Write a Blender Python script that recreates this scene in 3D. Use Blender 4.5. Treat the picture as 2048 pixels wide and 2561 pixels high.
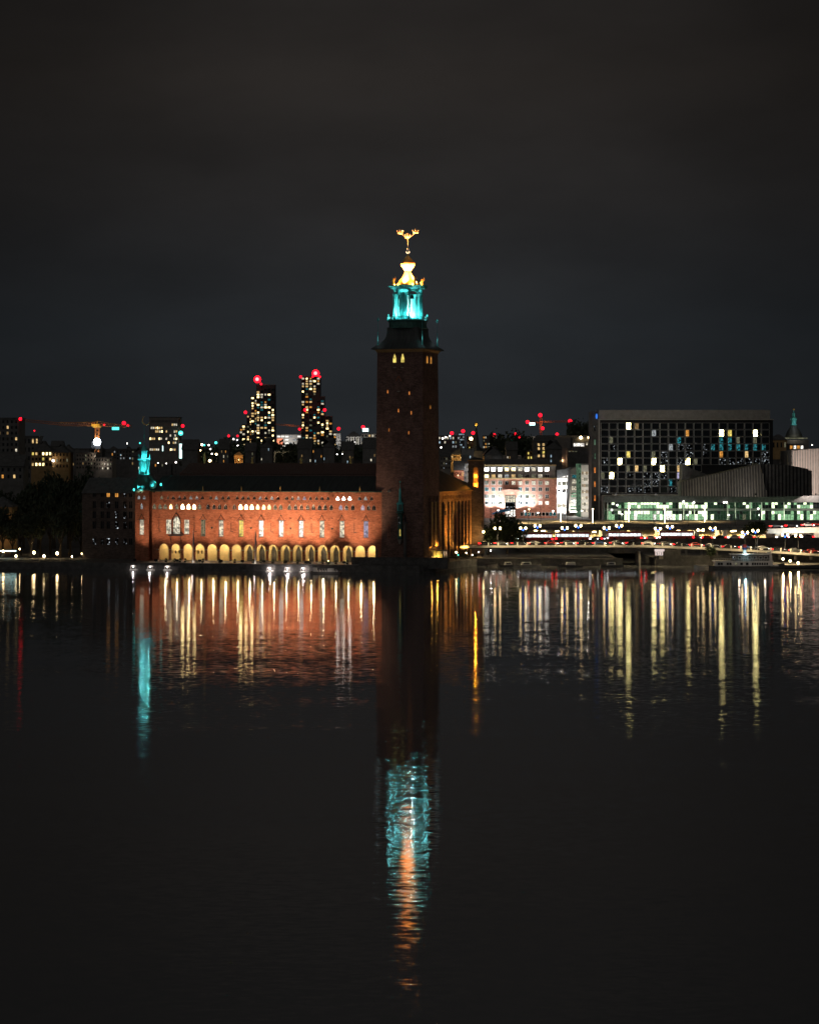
import bpy, math, random
from mathutils import Vector
R = math.radians
rnd = random.Random(7)
sc = bpy.context.scene
for o in list(bpy.data.objects):
    bpy.data.objects.remove(o)
COL = sc.collection

# ------------------------------------------------------------------ camera, sky, soft fill sun, exposure
F, U0, V0, H = 5120.0, 1024.0, 1130.0, 37.25       # focal length in photo pixels, principal column, horizon row, eye height
cd = bpy.data.cameras.new('camera')
cam = bpy.data.objects.new('camera', cd)
COL.objects.link(cam)
cam.location = (0, 0, H)
cam.rotation_euler = (R(90), 0, 0)
cd.sensor_fit = 'HORIZONTAL'
cd.sensor_width = 36
cd.lens = 90
cd.shift_y = -150.5 / 2048
cd.clip_start = 1
cd.clip_end = 20000
sc.camera = cam

w = bpy.data.worlds.new('World')
sc.world = w
w.use_nodes = True
nt = w.node_tree
bg = nt.nodes['Background']
tc = nt.nodes.new('ShaderNodeTexCoord')
sep = nt.nodes.new('ShaderNodeSeparateXYZ')
nt.links.new(tc.outputs['Generated'], sep.inputs[0])
mr = nt.nodes.new('ShaderNodeMapRange')
mr.inputs[1].default_value = 0.0
mr.inputs[2].default_value = 0.30
nt.links.new(sep.outputs['Z'], mr.inputs[0])
ramp = nt.nodes.new('ShaderNodeValToRGB')
cr = ramp.color_ramp
def lin(c):
    return tuple(((x / 255 + 0.055) / 1.055) ** 2.4 if x > 10 else x / 255 / 12.92 for x in c) + (1,)
stops = [(0.0, (36, 39, 42)), (0.2, (36, 39, 42)), (0.40, (38, 37, 37)), (0.60, (40, 37, 35)), (0.78, (35, 33, 32)), (1.0, (31, 30, 29.5))]
while len(cr.elements) < len(stops):
    cr.elements.new(0.5)
for e, (p, c) in zip(cr.elements, stops):
    e.position = p
    e.color = lin(c)
nt.links.new(mr.outputs[0], ramp.inputs[0])
# city glow over the centre; the fade to either side is vignetting painted into the sky
ab = nt.nodes.new('ShaderNodeMath'); ab.operation = 'ABSOLUTE'
nt.links.new(sep.outputs['X'], ab.inputs[0])
m2 = nt.nodes.new('ShaderNodeMapRange'); m2.interpolation_type = 'SMOOTHSTEP'
m2.inputs[1].default_value = 0.03
m2.inputs[2].default_value = 0.22
m2.inputs[3].default_value = 1.0
m2.inputs[4].default_value = 0.56
nt.links.new(ab.outputs[0], m2.inputs[0])
ns = nt.nodes.new('ShaderNodeTexNoise')
ns.inputs['Scale'].default_value = 9
ns.inputs['Detail'].default_value = 5
mp = nt.nodes.new('ShaderNodeMapping')
mp.inputs['Scale'].default_value = (1, 1, 2.6)
mp.inputs['Rotation'].default_value = (0, R(14), 0)
nt.links.new(tc.outputs['Generated'], mp.inputs[0])
nt.links.new(mp.outputs[0], ns.inputs['Vector'])
m3 = nt.nodes.new('ShaderNodeMapRange')
m3.inputs[1].default_value = 0.32
m3.inputs[2].default_value = 0.68
m3.inputs[3].default_value = 0.87
m3.inputs[4].default_value = 1.14
nt.links.new(ns.outputs['Fac'], m3.inputs[0])
mu = nt.nodes.new('ShaderNodeMath'); mu.operation = 'MULTIPLY'
nt.links.new(m2.outputs[0], mu.inputs[0])
nt.links.new(m3.outputs[0], mu.inputs[1])
nt.links.new(ramp.outputs['Color'], bg.inputs['Color'])
nt.links.new(mu.outputs[0], bg.inputs['Strength'])

sd = bpy.data.lights.new('fill_sun', 'SUN')  # soft sun added as fill to lift the unlit faces
sd.energy = 0.15
sd.angle = R(60)
sd.color = (1.0, 0.97, 0.94)
so = bpy.data.objects.new('fill_sun', sd)
COL.objects.link(so)
so.rotation_euler = (R(50), 0, R(-18))

sc.view_settings.view_transform = 'Standard'
sc.view_settings.look = 'None'
sc.view_settings.exposure = 0
sc.view_settings.gamma = 1
sc.view_settings.use_curve_mapping = False
sc.render.engine = 'CYCLES'
sc.cycles.use_denoising = True
sc.cycles.max_bounces = 5
sc.cycles.diffuse_bounces = 2
sc.cycles.glossy_bounces = 4
sc.cycles.sample_clamp_indirect = 12
sc.cycles.use_light_tree = True
sc.cycles.filter_width = 1.55

# ------------------------------------------------------------------ helpers
def X(u, Y): return (u - U0) * Y / F
def Z(v, Y): return H - (v - V0) * Y / F

_mats = {}
def _new(name):
    m = bpy.data.materials.new(name)
    m.use_nodes = True
    _mats[name] = m
    return m, m.node_tree, m.node_tree.nodes['Principled BSDF']

def mat(name, col, rough=0.8, metal=0.0, scale=0.6, amt=0.25, bump=0.0, stretch=(1, 1, 1), spec=0.3):
    """plain surface: base colour broken up by two octaves of noise"""
    m, t, p = _new(name)
    p.inputs['Roughness'].default_value = rough
    p.inputs['Metallic'].default_value = metal
    p.inputs['Specular IOR Level'].default_value = spec
    c = t.nodes.new('ShaderNodeTexCoord')
    mpn = t.nodes.new('ShaderNodeMapping')
    mpn.inputs['Scale'].default_value = stretch
    t.links.new(c.outputs['Object'], mpn.inputs[0])
    n = t.nodes.new('ShaderNodeTexNoise')
    n.inputs['Scale'].default_value = scale
    n.inputs['Detail'].default_value = 6
    n.inputs['Roughness'].default_value = 0.65
    t.links.new(mpn.outputs[0], n.inputs['Vector'])
    mx = t.nodes.new('ShaderNodeMix')
    mx.data_type = 'RGBA'
    mx.inputs[6].default_value = tuple(x * (1 - amt) for x in col) + (1,)
    mx.inputs[7].default_value = tuple(min(1, x * (1 + amt)) for x in col) + (1,)
    r = t.nodes.new('ShaderNodeMapRange')
    r.inputs[1].default_value = 0.3
    r.inputs[2].default_value = 0.7
    t.links.new(n.outputs['Fac'], r.inputs[0])
    t.links.new(r.outputs[0], mx.inputs[0])
    t.links.new(mx.outputs[2], p.inputs['Base Color'])
    if bump:
        b = t.nodes.new('ShaderNodeBump')
        b.inputs['Strength'].default_value = bump
        b.inputs['Distance'].default_value = 0.1
        t.links.new(n.outputs['Fac'], b.inputs['Height'])
        t.links.new(b.outputs[0], p.inputs['Normal'])
    return m

def brick(name, c1, c2, mortar, size=(0.5, 0.16)):
    m, t, p = _new(name)
    p.inputs['Roughness'].default_value = 0.9
    p.inputs['Specular IOR Level'].default_value = 0.15
    c = t.nodes.new('ShaderNodeTexCoord')
    s = t.nodes.new('ShaderNodeSeparateXYZ')
    t.links.new(c.outputs['Object'], s.inputs[0])
    a = t.nodes.new('ShaderNodeMath')
    t.links.new(s.outputs['X'], a.inputs[0]); t.links.new(s.outputs['Y'], a.inputs[1])
    cb = t.nodes.new('ShaderNodeCombineXYZ')
    t.links.new(a.outputs[0], cb.inputs[0]); t.links.new(s.outputs['Z'], cb.inputs[1])
    b = t.nodes.new('ShaderNodeTexBrick')
    b.inputs['Color1'].default_value = c1 + (1,)
    b.inputs['Color2'].default_value = c2 + (1,)
    b.inputs['Mortar'].default_value = mortar + (1,)
    b.inputs['Scale'].default_value = 1
    b.inputs['Brick Width'].default_value = size[0]
    b.inputs['Row Height'].default_value = size[1]
    b.inputs['Mortar Size'].default_value = 0.018
    b.inputs['Bias'].default_value = 0.0
    t.links.new(cb.outputs[0], b.inputs['Vector'])
    n = t.nodes.new('ShaderNodeTexNoise')
    n.inputs['Scale'].default_value = 0.35
    n.inputs['Detail'].default_value = 9
    n.inputs['Roughness'].default_value = 0.75
    t.links.new(c.outputs['Object'], n.inputs['Vector'])
    r = t.nodes.new('ShaderNodeMapRange')
    r.inputs[1].default_value = 0.25; r.inputs[2].default_value = 0.75
    r.inputs[3].default_value = 0.5; r.inputs[4].default_value = 1.5
    t.links.new(n.outputs['Fac'], r.inputs[0])
    # weathered courses and soot: a second, finer and flattened layer
    mp_ = t.nodes.new('ShaderNodeMapping')
    mp_.inputs['Scale'].default_value = (0.45, 0.45, 1.5)
    t.links.new(c.outputs['Object'], mp_.inputs[0])
    n2 = t.nodes.new('ShaderNodeTexNoise')
    n2.inputs['Scale'].default_value = 1.5
    n2.inputs['Detail'].default_value = 4
    n2.inputs['Roughness'].default_value = 0.7
    t.links.new(mp_.outputs[0], n2.inputs['Vector'])
    r2 = t.nodes.new('ShaderNodeMapRange')
    r2.inputs[1].default_value = 0.3; r2.inputs[2].default_value = 0.7
    r2.inputs[3].default_value = 0.6; r2.inputs[4].default_value = 1.4
    t.links.new(n2.outputs['Fac'], r2.inputs[0])
    mm = t.nodes.new('ShaderNodeMath'); mm.operation = 'MULTIPLY'
    t.links.new(r.outputs[0], mm.inputs[0]); t.links.new(r2.outputs[0], mm.inputs[1])
    r = mm
    mx = t.nodes.new('ShaderNodeMix'); mx.data_type = 'RGBA'; mx.blend_type = 'MULTIPLY'
    mx.inputs[0].default_value = 1
    t.links.new(b.outputs['Color'], mx.inputs[6])
    t.links.new(r.outputs[0], mx.inputs[7])
    t.links.new(mx.outputs[2], p.inputs['Base Color'])
    bp = t.nodes.new('ShaderNodeBump')
    bp.inputs['Strength'].default_value = 0.5
    bp.inputs['Distance'].default_value = 0.03
    t.links.new(b.outputs['Fac'], bp.inputs['Height'])
    bp.invert = True
    t.links.new(bp.outputs[0], p.inputs['Normal'])
    return m

def lit(name, col, strength, lo=0.35, scale=0.9, sample=False, n0=0.38, n1=0.62, stretch=(1, 1, 1)):
    """something that gives off light: a lit room behind glass, a lamp, an illuminated sign, or a painted glow or glint"""
    m = bpy.data.materials.new(name)
    m.use_nodes = True
    _mats[name] = m
    t = m.node_tree
    t.nodes.clear()
    out = t.nodes.new('ShaderNodeOutputMaterial')
    e = t.nodes.new('ShaderNodeEmission')
    e.inputs['Color'].default_value = col + (1,)
    e.inputs['Strength'].default_value = strength
    if lo < 1:
        g = t.nodes.new('ShaderNodeNewGeometry')
        mpn = t.nodes.new('ShaderNodeMapping')
        mpn.inputs['Scale'].default_value = stretch
        t.links.new(g.outputs['Position'], mpn.inputs[0])
        n = t.nodes.new('ShaderNodeTexNoise')
        n.inputs['Scale'].default_value = scale
        n.inputs['Detail'].default_value = 3
        t.links.new(mpn.outputs[0], n.inputs['Vector'])
        r = t.nodes.new('ShaderNodeMapRange')
        r.inputs[1].default_value = n0; r.inputs[2].default_value = n1
        r.inputs[3].default_value = strength * lo; r.inputs[4].default_value = strength
        t.links.new(n.outputs['Fac'], r.inputs[0])
        t.links.new(r.outputs[0], e.inputs['Strength'])
    t.links.new(e.outputs[0], out.inputs[0])
    if not sample:
        m.cycles.emission_sampling = 'NONE'
    return m

class MB:
    """collects faces; build() links them as ONE mesh object"""
    def __init__(s):
        s.v, s.f, s.mi, s.k = [], [], [], 0
    def face(s, pts):
        i = len(s.v)
        s.v.extend([tuple(p) for p in pts])
        s.f.append(tuple(range(i, i + len(pts))))
        s.mi.append(s.k)
    def box(s, x0, x1, y0, y1, z0, z1):
        i = len(s.v)
        s.v.extend([(x0, y0, z0), (x1, y0, z0), (x1, y1, z0), (x0, y1, z0), (x0, y0, z1), (x1, y0, z1), (x1, y1, z1), (x0, y1, z1)])
        for q in ((0, 3, 2, 1), (4, 5, 6, 7), (0, 1, 5, 4), (1, 2, 6, 5), (2, 3, 7, 6), (3, 0, 4, 7)):
            s.f.append(tuple(i + a for a in q)); s.mi.append(s.k)
    def frus(s, x0, x1, y0, y1, z0, z1, tx, ty=None):
        """box whose top is inset by tx, ty"""
        ty = tx if ty is None else ty
        i = len(s.v)
        s.v.extend([(x0, y0, z0), (x1, y0, z0), (x1, y1, z0), (x0, y1, z0), (x0 + tx, y0 + ty, z1), (x1 - tx, y0 + ty, z1), (x1 - tx, y1 - ty, z1), (x0 + tx, y1 - ty, z1)])
        for q in ((0, 3, 2, 1), (4, 5, 6, 7), (0, 1, 5, 4), (1, 2, 6, 5), (2, 3, 7, 6), (3, 0, 4, 7)):
            s.f.append(tuple(i + a for a in q)); s.mi.append(s.k)
    def lathe(s, prof, n=12, cx=0, cy=0, a0=0.0):
        i = len(s.v)
        for r, z in prof:
            for k in range(n):
                a = a0 + 2 * math.pi * k / n
                s.v.append((cx + r * math.cos(a), cy + r * math.sin(a), z))
        for j in range(len(prof) - 1):
            for k in range(n):
                k2 = (k + 1) % n
                s.f.append((i + j * n + k, i + j * n + k2, i + (j + 1) * n + k2, i + (j + 1) * n + k)); s.mi.append(s.k)
        s.f.append(tuple(i + k for k in reversed(range(n)))); s.mi.append(s.k)
        s.f.append(tuple(i + (len(prof) - 1) * n + k for k in range(n))); s.mi.append(s.k)
    def ball(s, c, r, n=8, m=6, sz=1.0):
        s.lathe([(max(1e-3, r * math.sin(math.pi * j / m)), c[2] - r * sz * math.cos(math.pi * j / m)) for j in range(m + 1)], n, c[0], c[1])
    def tube(s, p0, p1, r0, r1=None, n=6):
        r1 = r0 if r1 is None else r1
        p0, p1 = Vector(p0), Vector(p1)
        d = (p1 - p0).normalized()
        a = d.cross(Vector((0, 0, 1)) if abs(d.z) < 0.9 else Vector((1, 0, 0))).normalized()
        b = d.cross(a)
        i = len(s.v)
        for p, r in ((p0, r0), (p1, r1)):
            for k in range(n):
                t = 2 * math.pi * k / n
                s.v.append(tuple(p + a * (r * math.cos(t)) + b * (r * math.sin(t))))
        for k in range(n):
            k2 = (k + 1) % n
            s.f.append((i + k, i + k2, i + n + k2, i + n + k)); s.mi.append(s.k)
        s.f.append(tuple(i + k for k in reversed(range(n)))); s.mi.append(s.k)
        s.f.append(tuple(i + n + k for k in range(n))); s.mi.append(s.k)
    def prism(s, poly, a0, a1, axis='y'):
        """poly (p, q) extruded along an axis: 'y' -> (p, a, q), 'x' -> (a, p, q), 'z' -> (p, q, a)"""
        def put(p, a):
            return {'y': (p[0], a, p[1]), 'x': (a, p[0], p[1]), 'z': (p[0], p[1], a)}[axis]
        n = len(poly)
        i = len(s.v)
        s.v.extend([put(p, a0) for p in poly] + [put(p, a1) for p in poly])
        s.f.append(tuple(range(i, i + n))); s.mi.append(s.k)
        s.f.append(tuple(reversed(range(i + n, i + 2 * n)))); s.mi.append(s.k)
        for k in range(n):
            k2 = (k + 1) % n
            s.f.append((i + k, i + n + k, i + n + k2, i + k2)); s.mi.append(s.k)
    def mesh(s, name, mats):
        me = bpy.data.meshes.new(name)
        me.from_pydata(s.v, [], s.f)
        for m in (mats if isinstance(mats, (list, tuple)) else [mats]):
            me.materials.append(_mats[m])
        if any(s.mi):
            me.polygons.foreach_set('material_index', s.mi)
        me.update()
        return me
    def build(s, name, mats, parent=None, loc=(0, 0, 0), rz=0.0, smooth=False):
        me = s.mesh(name, mats)
        if smooth:
            me.shade_smooth()
        return put(name, me, parent, loc, rz)

def put(name, me, parent=None, loc=(0, 0, 0), rz=0.0, rx=0.0):
    o = bpy.data.objects.new(name, me)
    COL.objects.link(o)
    o.location = loc
    o.rotation_euler = (rx, 0, rz)
    if parent is not None:
        o.parent = parent
    return o

def tag(o, label, cat, group=None):
    o['label'] = label
    o['category'] = cat
    if group:
        o['group'] = group
    return o

def kind(o, k):
    o['kind'] = k
    return o

def thing(name, label, cat, loc, rz=0.0, group=None):
    o = bpy.data.objects.new(name, None)
    o.empty_display_size = 0.5
    COL.objects.link(o)
    o.location = loc
    o.rotation_euler = (0, 0, rz)
    return tag(o, label, cat, group)

def copy_tree(o, parent=None):
    c = o.copy()
    COL.objects.link(c)
    if parent is not None:
        c.parent = parent
    for ch in list(o.children):
        copy_tree(ch, c)
    return c

def lamp(parent, loc, power, col, radius=0.3, kind_='POINT', target=None, size=60, blend=0.6, name='lamp_light'):
    d = bpy.data.lights.new(name, kind_)
    d.energy = power
    d.color = col
    d.shadow_soft_size = radius
    o = bpy.data.objects.new(name, d)
    COL.objects.link(o)
    o.location = loc
    if kind_ == 'SPOT':
        d.spot_size = R(size)
        d.spot_blend = blend
        v = Vector(target) - Vector(loc)
        o.rotation_euler = v.to_track_quat('-Z', 'Y').to_euler()
    if parent is not None:
        o.parent = parent
    return o

def arch_pts(x0, x1, zs, zt, kd, n=8):
    c, hw = (x0 + x1) / 2, (x1 - x0) / 2
    if kd == 'flat' or zt <= zs:
        return [(x0, zs), (x1, zs)]
    out = []
    for i in range(n + 1):
        t = -math.cos(math.pi * i / n)
        if kd == 'round':
            h = math.sqrt(max(0, 1 - t * t))
        elif kd == 'point':
            h = 1 - abs(t) ** 1.45
        else:                                                        # ogee
            h = 0.62 * (1 - abs(t) ** 2.2) + 0.38 * (1 - abs(t)) ** 2.0
        out.append((c + hw * t, zs + (zt - zs) * h))
    return out

def wall_band(mb, xa, xb, z0, z1, ops, yf=0.0, depth=0.5):
    """front wall between z0 and z1 with real openings (x0, x1, sill, spring, top, kind) and their reveals"""
    def q(x0, x1, a, b):
        if x1 - x0 > 1e-6 and b - a > 1e-6:
            mb.face([(x0, yf, a), (x1, yf, a), (x1, yf, b), (x0, yf, b)])
    x = xa
    for (x0, x1, zb, zs, zt, kd) in sorted(ops):
        q(x, x0, z0, z1)
        q(x0, x1, z0, zb)
        pts = arch_pts(x0, x1, zs, zt, kd)
        for (pa, za), (pb, zc) in zip(pts[:-1], pts[1:]):
            mb.face([(pa, yf, za), (pb, yf, zc), (pb, yf, z1), (pa, yf, z1)])
            mb.face([(pa, yf, za), (pa, yf + depth, za), (pb, yf + depth, zc), (pb, yf, zc)])
        mb.face([(x0, yf, zb), (x0, yf, zs), (x0, yf + depth, zs), (x0, yf + depth, zb)])
        mb.face([(x1, yf, zb), (x1, yf + depth, zb), (x1, yf + depth, zs), (x1, yf, zs)])
        if zb > z0 + 1e-6:
            mb.face([(x0, yf, zb), (x0, yf + depth, zb), (x1, yf + depth, zb), (x1, yf, zb)])
        x = x1
    q(x, xb, z0, z1)

_cache = {}
def arch_window(parent, x, y, z, wd, hs, ht, kd, paneMat, frameMat='white_paint', cols=1, rows=1, rz=0.0, ft=0.09):
    """a window: its frame with glazing bars, and the pane as the frame's own child"""
    k = (round(wd, 2), round(hs, 2), round(ht, 2), kd, frameMat, cols, rows, ft)
    if k not in _cache:
        m = MB()
        outer = [(-wd / 2, 0)] + arch_pts(-wd / 2, wd / 2, hs, ht, kd) + [(wd / 2, 0)]
        cx, cz = 0, ht * 0.45
        inner = [(p * (1 - 2 * ft / wd), cz + (q - cz) * (1 - 2 * ft / max(ht, .1))) for p, q in outer]
        n = len(outer)
        for i in range(n):
            j = (i + 1) % n
            for (a, b, c, d) in (((outer[i], -.06), (outer[j], -.06), (inner[j], -.06), (inner[i], -.06)), ((inner[i], -.06), (inner[j], -.06), (inner[j], .05), (inner[i], .05))):
                m.face([(t[0][0], t[1], t[0][1]) for t in (a, b, c, d)])
        for i in range(1, cols):
            xx = -wd / 2 + wd * i / cols
            m.box(xx - .03, xx + .03, -.05, .03, .02, hs + (ht - hs) * (0.9 if i * 2 == cols else 0.4))
        for i in range(1, rows):
            zz = hs * i / rows
            m.box(-wd / 2 + .04, wd / 2 - .04, -.045, .03, zz - .03, zz + .03)
        _cache[k] = m.mesh('window', frameMat)
    k2 = k[:4] + (paneMat,)
    if k2 not in _cache:
        m = MB()
        m.face([(-wd / 2, 0, 0)] + [(p, 0, q) for p, q in arch_pts(-wd / 2, wd / 2, hs, ht, kd)][0:0] + [(wd / 2, 0, 0)] + [(p, 0, q) for p, q in reversed(arch_pts(-wd / 2, wd / 2, hs, ht, kd))])
        _cache[k2] = m.mesh('pane', paneMat)
    o = put('window', _cache[k], parent, (x, y, z), rz)
    put('pane', _cache[k2], o, (0, 0.06, 0))
    return o

def far_window(parent, x, y, z, wd, ht, paneMat, frameMat='concrete', rz=0.0, t=0.16, proud=0.14, mull=0, name='window'):
    """a window of a building far off: frame ring and pane, one mesh; z is the sill, y the wall face"""
    k = ('fw', round(wd, 2), round(ht, 2), paneMat, frameMat, t, proud, mull)
    if k not in _cache:
        m = MB()
        a, b = wd / 2, ht
        m.box(-a - t, -a, -proud, 0.0, -t, b + t)
        m.box(a, a + t, -proud, 0.0, -t, b + t)
        m.box(-a, a, -proud, 0.0, -t, 0)
        m.box(-a, a, -proud, 0.0, b, b + t)
        for i in range(mull):
            xx = -a + wd * (i + 1) / (mull + 1)
            m.box(xx - .05, xx + .05, -proud * .7, 0.0, 0, b)
        m.k = 1
        m.face([(-a, -0.02, 0), (a, -0.02, 0), (a, -0.02, b), (-a, -0.02, b)])
        _cache[k] = m.mesh(name, [frameMat, paneMat])
    return put(name, _cache[k], parent, (x, y, z), rz)

# ------------------------------------------------------------------ materials
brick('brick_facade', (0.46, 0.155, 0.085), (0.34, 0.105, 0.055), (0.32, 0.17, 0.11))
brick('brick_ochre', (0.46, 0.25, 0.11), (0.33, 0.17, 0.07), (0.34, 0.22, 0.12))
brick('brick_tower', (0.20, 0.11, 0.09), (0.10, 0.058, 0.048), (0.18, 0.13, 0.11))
brick('brick_pink', (0.50, 0.22, 0.15), (0.42, 0.17, 0.11), (0.46, 0.28, 0.22))
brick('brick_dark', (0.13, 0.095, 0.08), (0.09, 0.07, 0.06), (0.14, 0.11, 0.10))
mat('plaster_yellow', (0.66, 0.50, 0.24), 0.9, scale=0.5, amt=0.2, bump=0.2)
mat('stone', (0.32, 0.29, 0.25), 0.85, scale=0.8, amt=0.3, bump=0.4)
mat('quay_stone', (0.085, 0.082, 0.078), 0.9, scale=0.6, amt=0.45, bump=0.6)
mat('granite_paving', (0.30, 0.28, 0.25), 0.85, scale=0.9, amt=0.25, bump=0.2)
mat('concrete', (0.30, 0.285, 0.26), 0.85, scale=0.5, amt=0.2, bump=0.2)
mat('concrete_pale', (0.46, 0.43, 0.38), 0.85, scale=0.5, amt=0.2, bump=0.2)
mat('concrete_dark', (0.10, 0.095, 0.09), 0.85, scale=0.5, amt=0.3, bump=0.2)
mat('render_ochre', (0.42, 0.27, 0.12), 0.9, scale=0.4, amt=0.25)
mat('render_grey', (0.22, 0.20, 0.18), 0.9, scale=0.4, amt=0.25)
mat('render_white', (0.68, 0.66, 0.62), 0.9, scale=0.4, amt=0.12)
mat('render_dark', (0.13, 0.125, 0.12), 0.9, scale=0.4, amt=0.35)
mat('roof_copper', (0.055, 0.06, 0.058), 0.6, scale=0.5, amt=0.4, stretch=(3, 0.3, 0.3))
mat('roof_tile', (0.16, 0.10, 0.085), 0.9, scale=2.0, amt=0.4, bump=0.4)
mat('roof_dark', (0.10, 0.098, 0.095), 0.8, scale=0.8, amt=0.4)
mat('patina', (0.10, 0.48, 0.47), 0.65, scale=0.9, amt=0.35, stretch=(1, 1, 0.35))
mat('patina_dark', (0.05, 0.13, 0.11), 0.65, scale=0.9, amt=0.45, stretch=(1, 1, 0.35))
mat('gold_pale', (0.95, 0.78, 0.52), 0.5, 0.1, scale=2.5, amt=0.15)
mat('gold', (0.95, 0.60, 0.20), 0.45, 0.25, scale=2.5, amt=0.2)
mat('white_paint', (0.72, 0.70, 0.66), 0.6, scale=1.5, amt=0.1)
mat('boat_white', (0.62, 0.60, 0.57), 0.5, scale=0.8, amt=0.15)
mat('iron', (0.03, 0.03, 0.032), 0.55, 0.5, scale=2, amt=0.3)
mat('steel', (0.35, 0.35, 0.34), 0.45, 0.7, scale=1, amt=0.2)
mat('crane_orange', (0.50, 0.17, 0.04), 0.6, scale=1, amt=0.2)
mat('crane_yellow', (0.62, 0.40, 0.06), 0.6, scale=1, amt=0.2)
mat('asphalt', (0.05, 0.05, 0.05), 0.85, scale=1.2, amt=0.3, bump=0.3)
mat('ground_earth', (0.09, 0.085, 0.08), 0.95, scale=0.15, amt=0.4)
mat('rail_ballast', (0.17, 0.14, 0.11), 0.95, scale=1.6, amt=0.45, bump=0.6)
mat('bark', (0.055, 0.042, 0.03), 0.95, scale=3, amt=0.4, bump=0.6)
mat('foliage', (0.035, 0.052, 0.02), 0.8, scale=0.4, amt=0.5)
mat('foliage_dark', (0.06, 0.072, 0.045), 0.85, scale=0.4, amt=0.5)
mat('cladding', (0.28, 0.255, 0.225), 0.5, 0.25, scale=0.5, amt=0.25, stretch=(4, 4, 0.2))
mat('cladding_pink', (0.52, 0.43, 0.38), 0.55, 0.1, scale=0.3, amt=0.2, stretch=(4, 4, 0.2))
mat('black_metal', (0.018, 0.018, 0.02), 0.5, 0.2, scale=1, amt=0.3)
mat('tyre', (0.02, 0.02, 0.02), 0.9)
mat('car_black', (0.015, 0.015, 0.017), 0.25, 0.2, amt=0.1, spec=0.5)
mat('car_grey', (0.16, 0.165, 0.17), 0.3, 0.4, amt=0.1, spec=0.5)
mat('car_white', (0.60, 0.60, 0.58), 0.3, 0.0, amt=0.06, spec=0.5)
mat('car_red', (0.35, 0.03, 0.025), 0.3, 0.1, amt=0.1, spec=0.5)
mat('car_blue', (0.03, 0.07, 0.22), 0.3, 0.2, amt=0.1, spec=0.5)
mat('flag_cloth', (0.05, 0.08, 0.2), 0.9, amt=0.3)
mat('awning_blue', (0.05, 0.25, 0.55), 0.8, amt=0.15)
mat('sign_red', (0.5, 0.04, 0.03), 0.6, amt=0.1)
mat('sign_black', (0.01, 0.01, 0.01), 0.6, amt=0.1)
m, t, p = _new('dark_glass')
p.inputs['Base Color'].default_value = (0.012, 0.014, 0.016, 1)
p.inputs['Roughness'].default_value = 0.06
p.inputs['Specular IOR Level'].default_value = 0.7

lit('win_warm', (1.0, 0.66, 0.27), 1.1)
lit('win_warm_dim', (1.0, 0.62, 0.25), 0.30)
lit('win_warm_bright', (1.0, 0.77, 0.34), 5.0, lo=0.3)
lit('win_blown', (1.0, 0.76, 0.34), 26.0, lo=0.4, sample=True)
lit('win_blown_white', (1.0, 0.95, 0.85), 16.0, lo=0.4, sample=True)
lit('win_glaring', (1.0, 0.84, 0.34), 40.0, lo=0.008, scale=0.9, n0=0.40, n1=0.60, sample=True)
lit('lamp_soft', (1.0, 0.80, 0.45), 2.5, lo=1)
lit('win_amber', (1.0, 0.42, 0.08), 0.9)
lit('win_yellow', (1.0, 0.78, 0.18), 1.2)
lit('win_white', (1.0, 0.95, 0.86), 2.0, lo=0.22, scale=1.4)
lit('win_white_dim', (0.85, 0.92, 0.95), 0.5, lo=0.15, scale=1.6)
lit('win_cool', (0.6, 0.85, 1.0), 0.8)
lit('win_teal', (0.08, 0.62, 0.72), 0.42, lo=0.0, scale=1.2, n0=0.42, n1=0.6)
lit('win_green', (0.55, 0.95, 0.60), 0.75, lo=0.2, scale=0.7)
lit('win_green_dim', (0.45, 0.80, 0.50), 0.22, lo=0.2, scale=0.7)
lit('win_orange', (1.0, 0.32, 0.07), 0.8)
lit('win_room', (0.9, 0.88, 0.55), 0.20, lo=0.25, scale=1.4)
lit('win_glint', (0.8, 0.88, 0.95), 1.3, lo=0.0, scale=1.5, n0=0.60, n1=0.72)  # glints on dark panes, painted as sparse glowing specks
lit('win_hall', (1.0, 0.90, 0.68), 1.1, lo=0.2, scale=1.4)
lit('win_violet', (0.72, 0.68, 1.0), 0.7, lo=0.3, scale=1.0)
lit('lobby_green', (0.52, 1.0, 0.52), 0.7, lo=0.45, scale=1.3)
lit('lobby_bright', (0.86, 1.0, 0.66), 2.4, lo=0.5, scale=1.3)
lit('lobby_dim', (0.34, 0.75, 0.40), 0.075, lo=0.3, scale=1.3)
lit('lamp_warm', (1.0, 0.72, 0.34), 24, lo=1, sample=True)
lit('lamp_white', (1.0, 0.93, 0.86), 8, lo=1, sample=True)
lit('lamp_blue', (0.03, 0.12, 1.0), 12, lo=1, sample=True)
lit('sign_blue', (0.05, 0.25, 1.0), 0.8, lo=1)
lit('lamp_red', (1.0, 0.006, 0.020), 3.4, lo=1)
lit('beacon_red', (1.0, 0.003, 0.010), 7, lo=1)
lit('beacon_core', (1.0, 0.16, 0.16), 5, lo=1)
lit('lamp_teal', (0.08, 0.90, 0.80), 2.6, lo=1, sample=True)
lit('lamp_flood', (0.85, 0.92, 1.0), 30, lo=1, sample=True)
lit('bar_white', (0.62, 1.0, 0.95), 3.5, lo=1, sample=True)
lit('tail_red', (1.0, 0.008, 0.012), 12, lo=1, sample=True)
lit('head_white', (0.95, 0.97, 1.0), 8, lo=1, sample=True)
lit('bus_window', (0.92, 0.98, 1.0), 1.9, lo=0.5, scale=0.8, sample=True)
lit('sign_face', (1.0, 0.82, 0.76), 0.75, lo=1)
lit('neon_white', (0.9, 0.95, 1.0), 2.0, lo=1)
lit('lit_orange_sign', (1.0, 0.30, 0.16), 1.6, lo=0.7)
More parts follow.
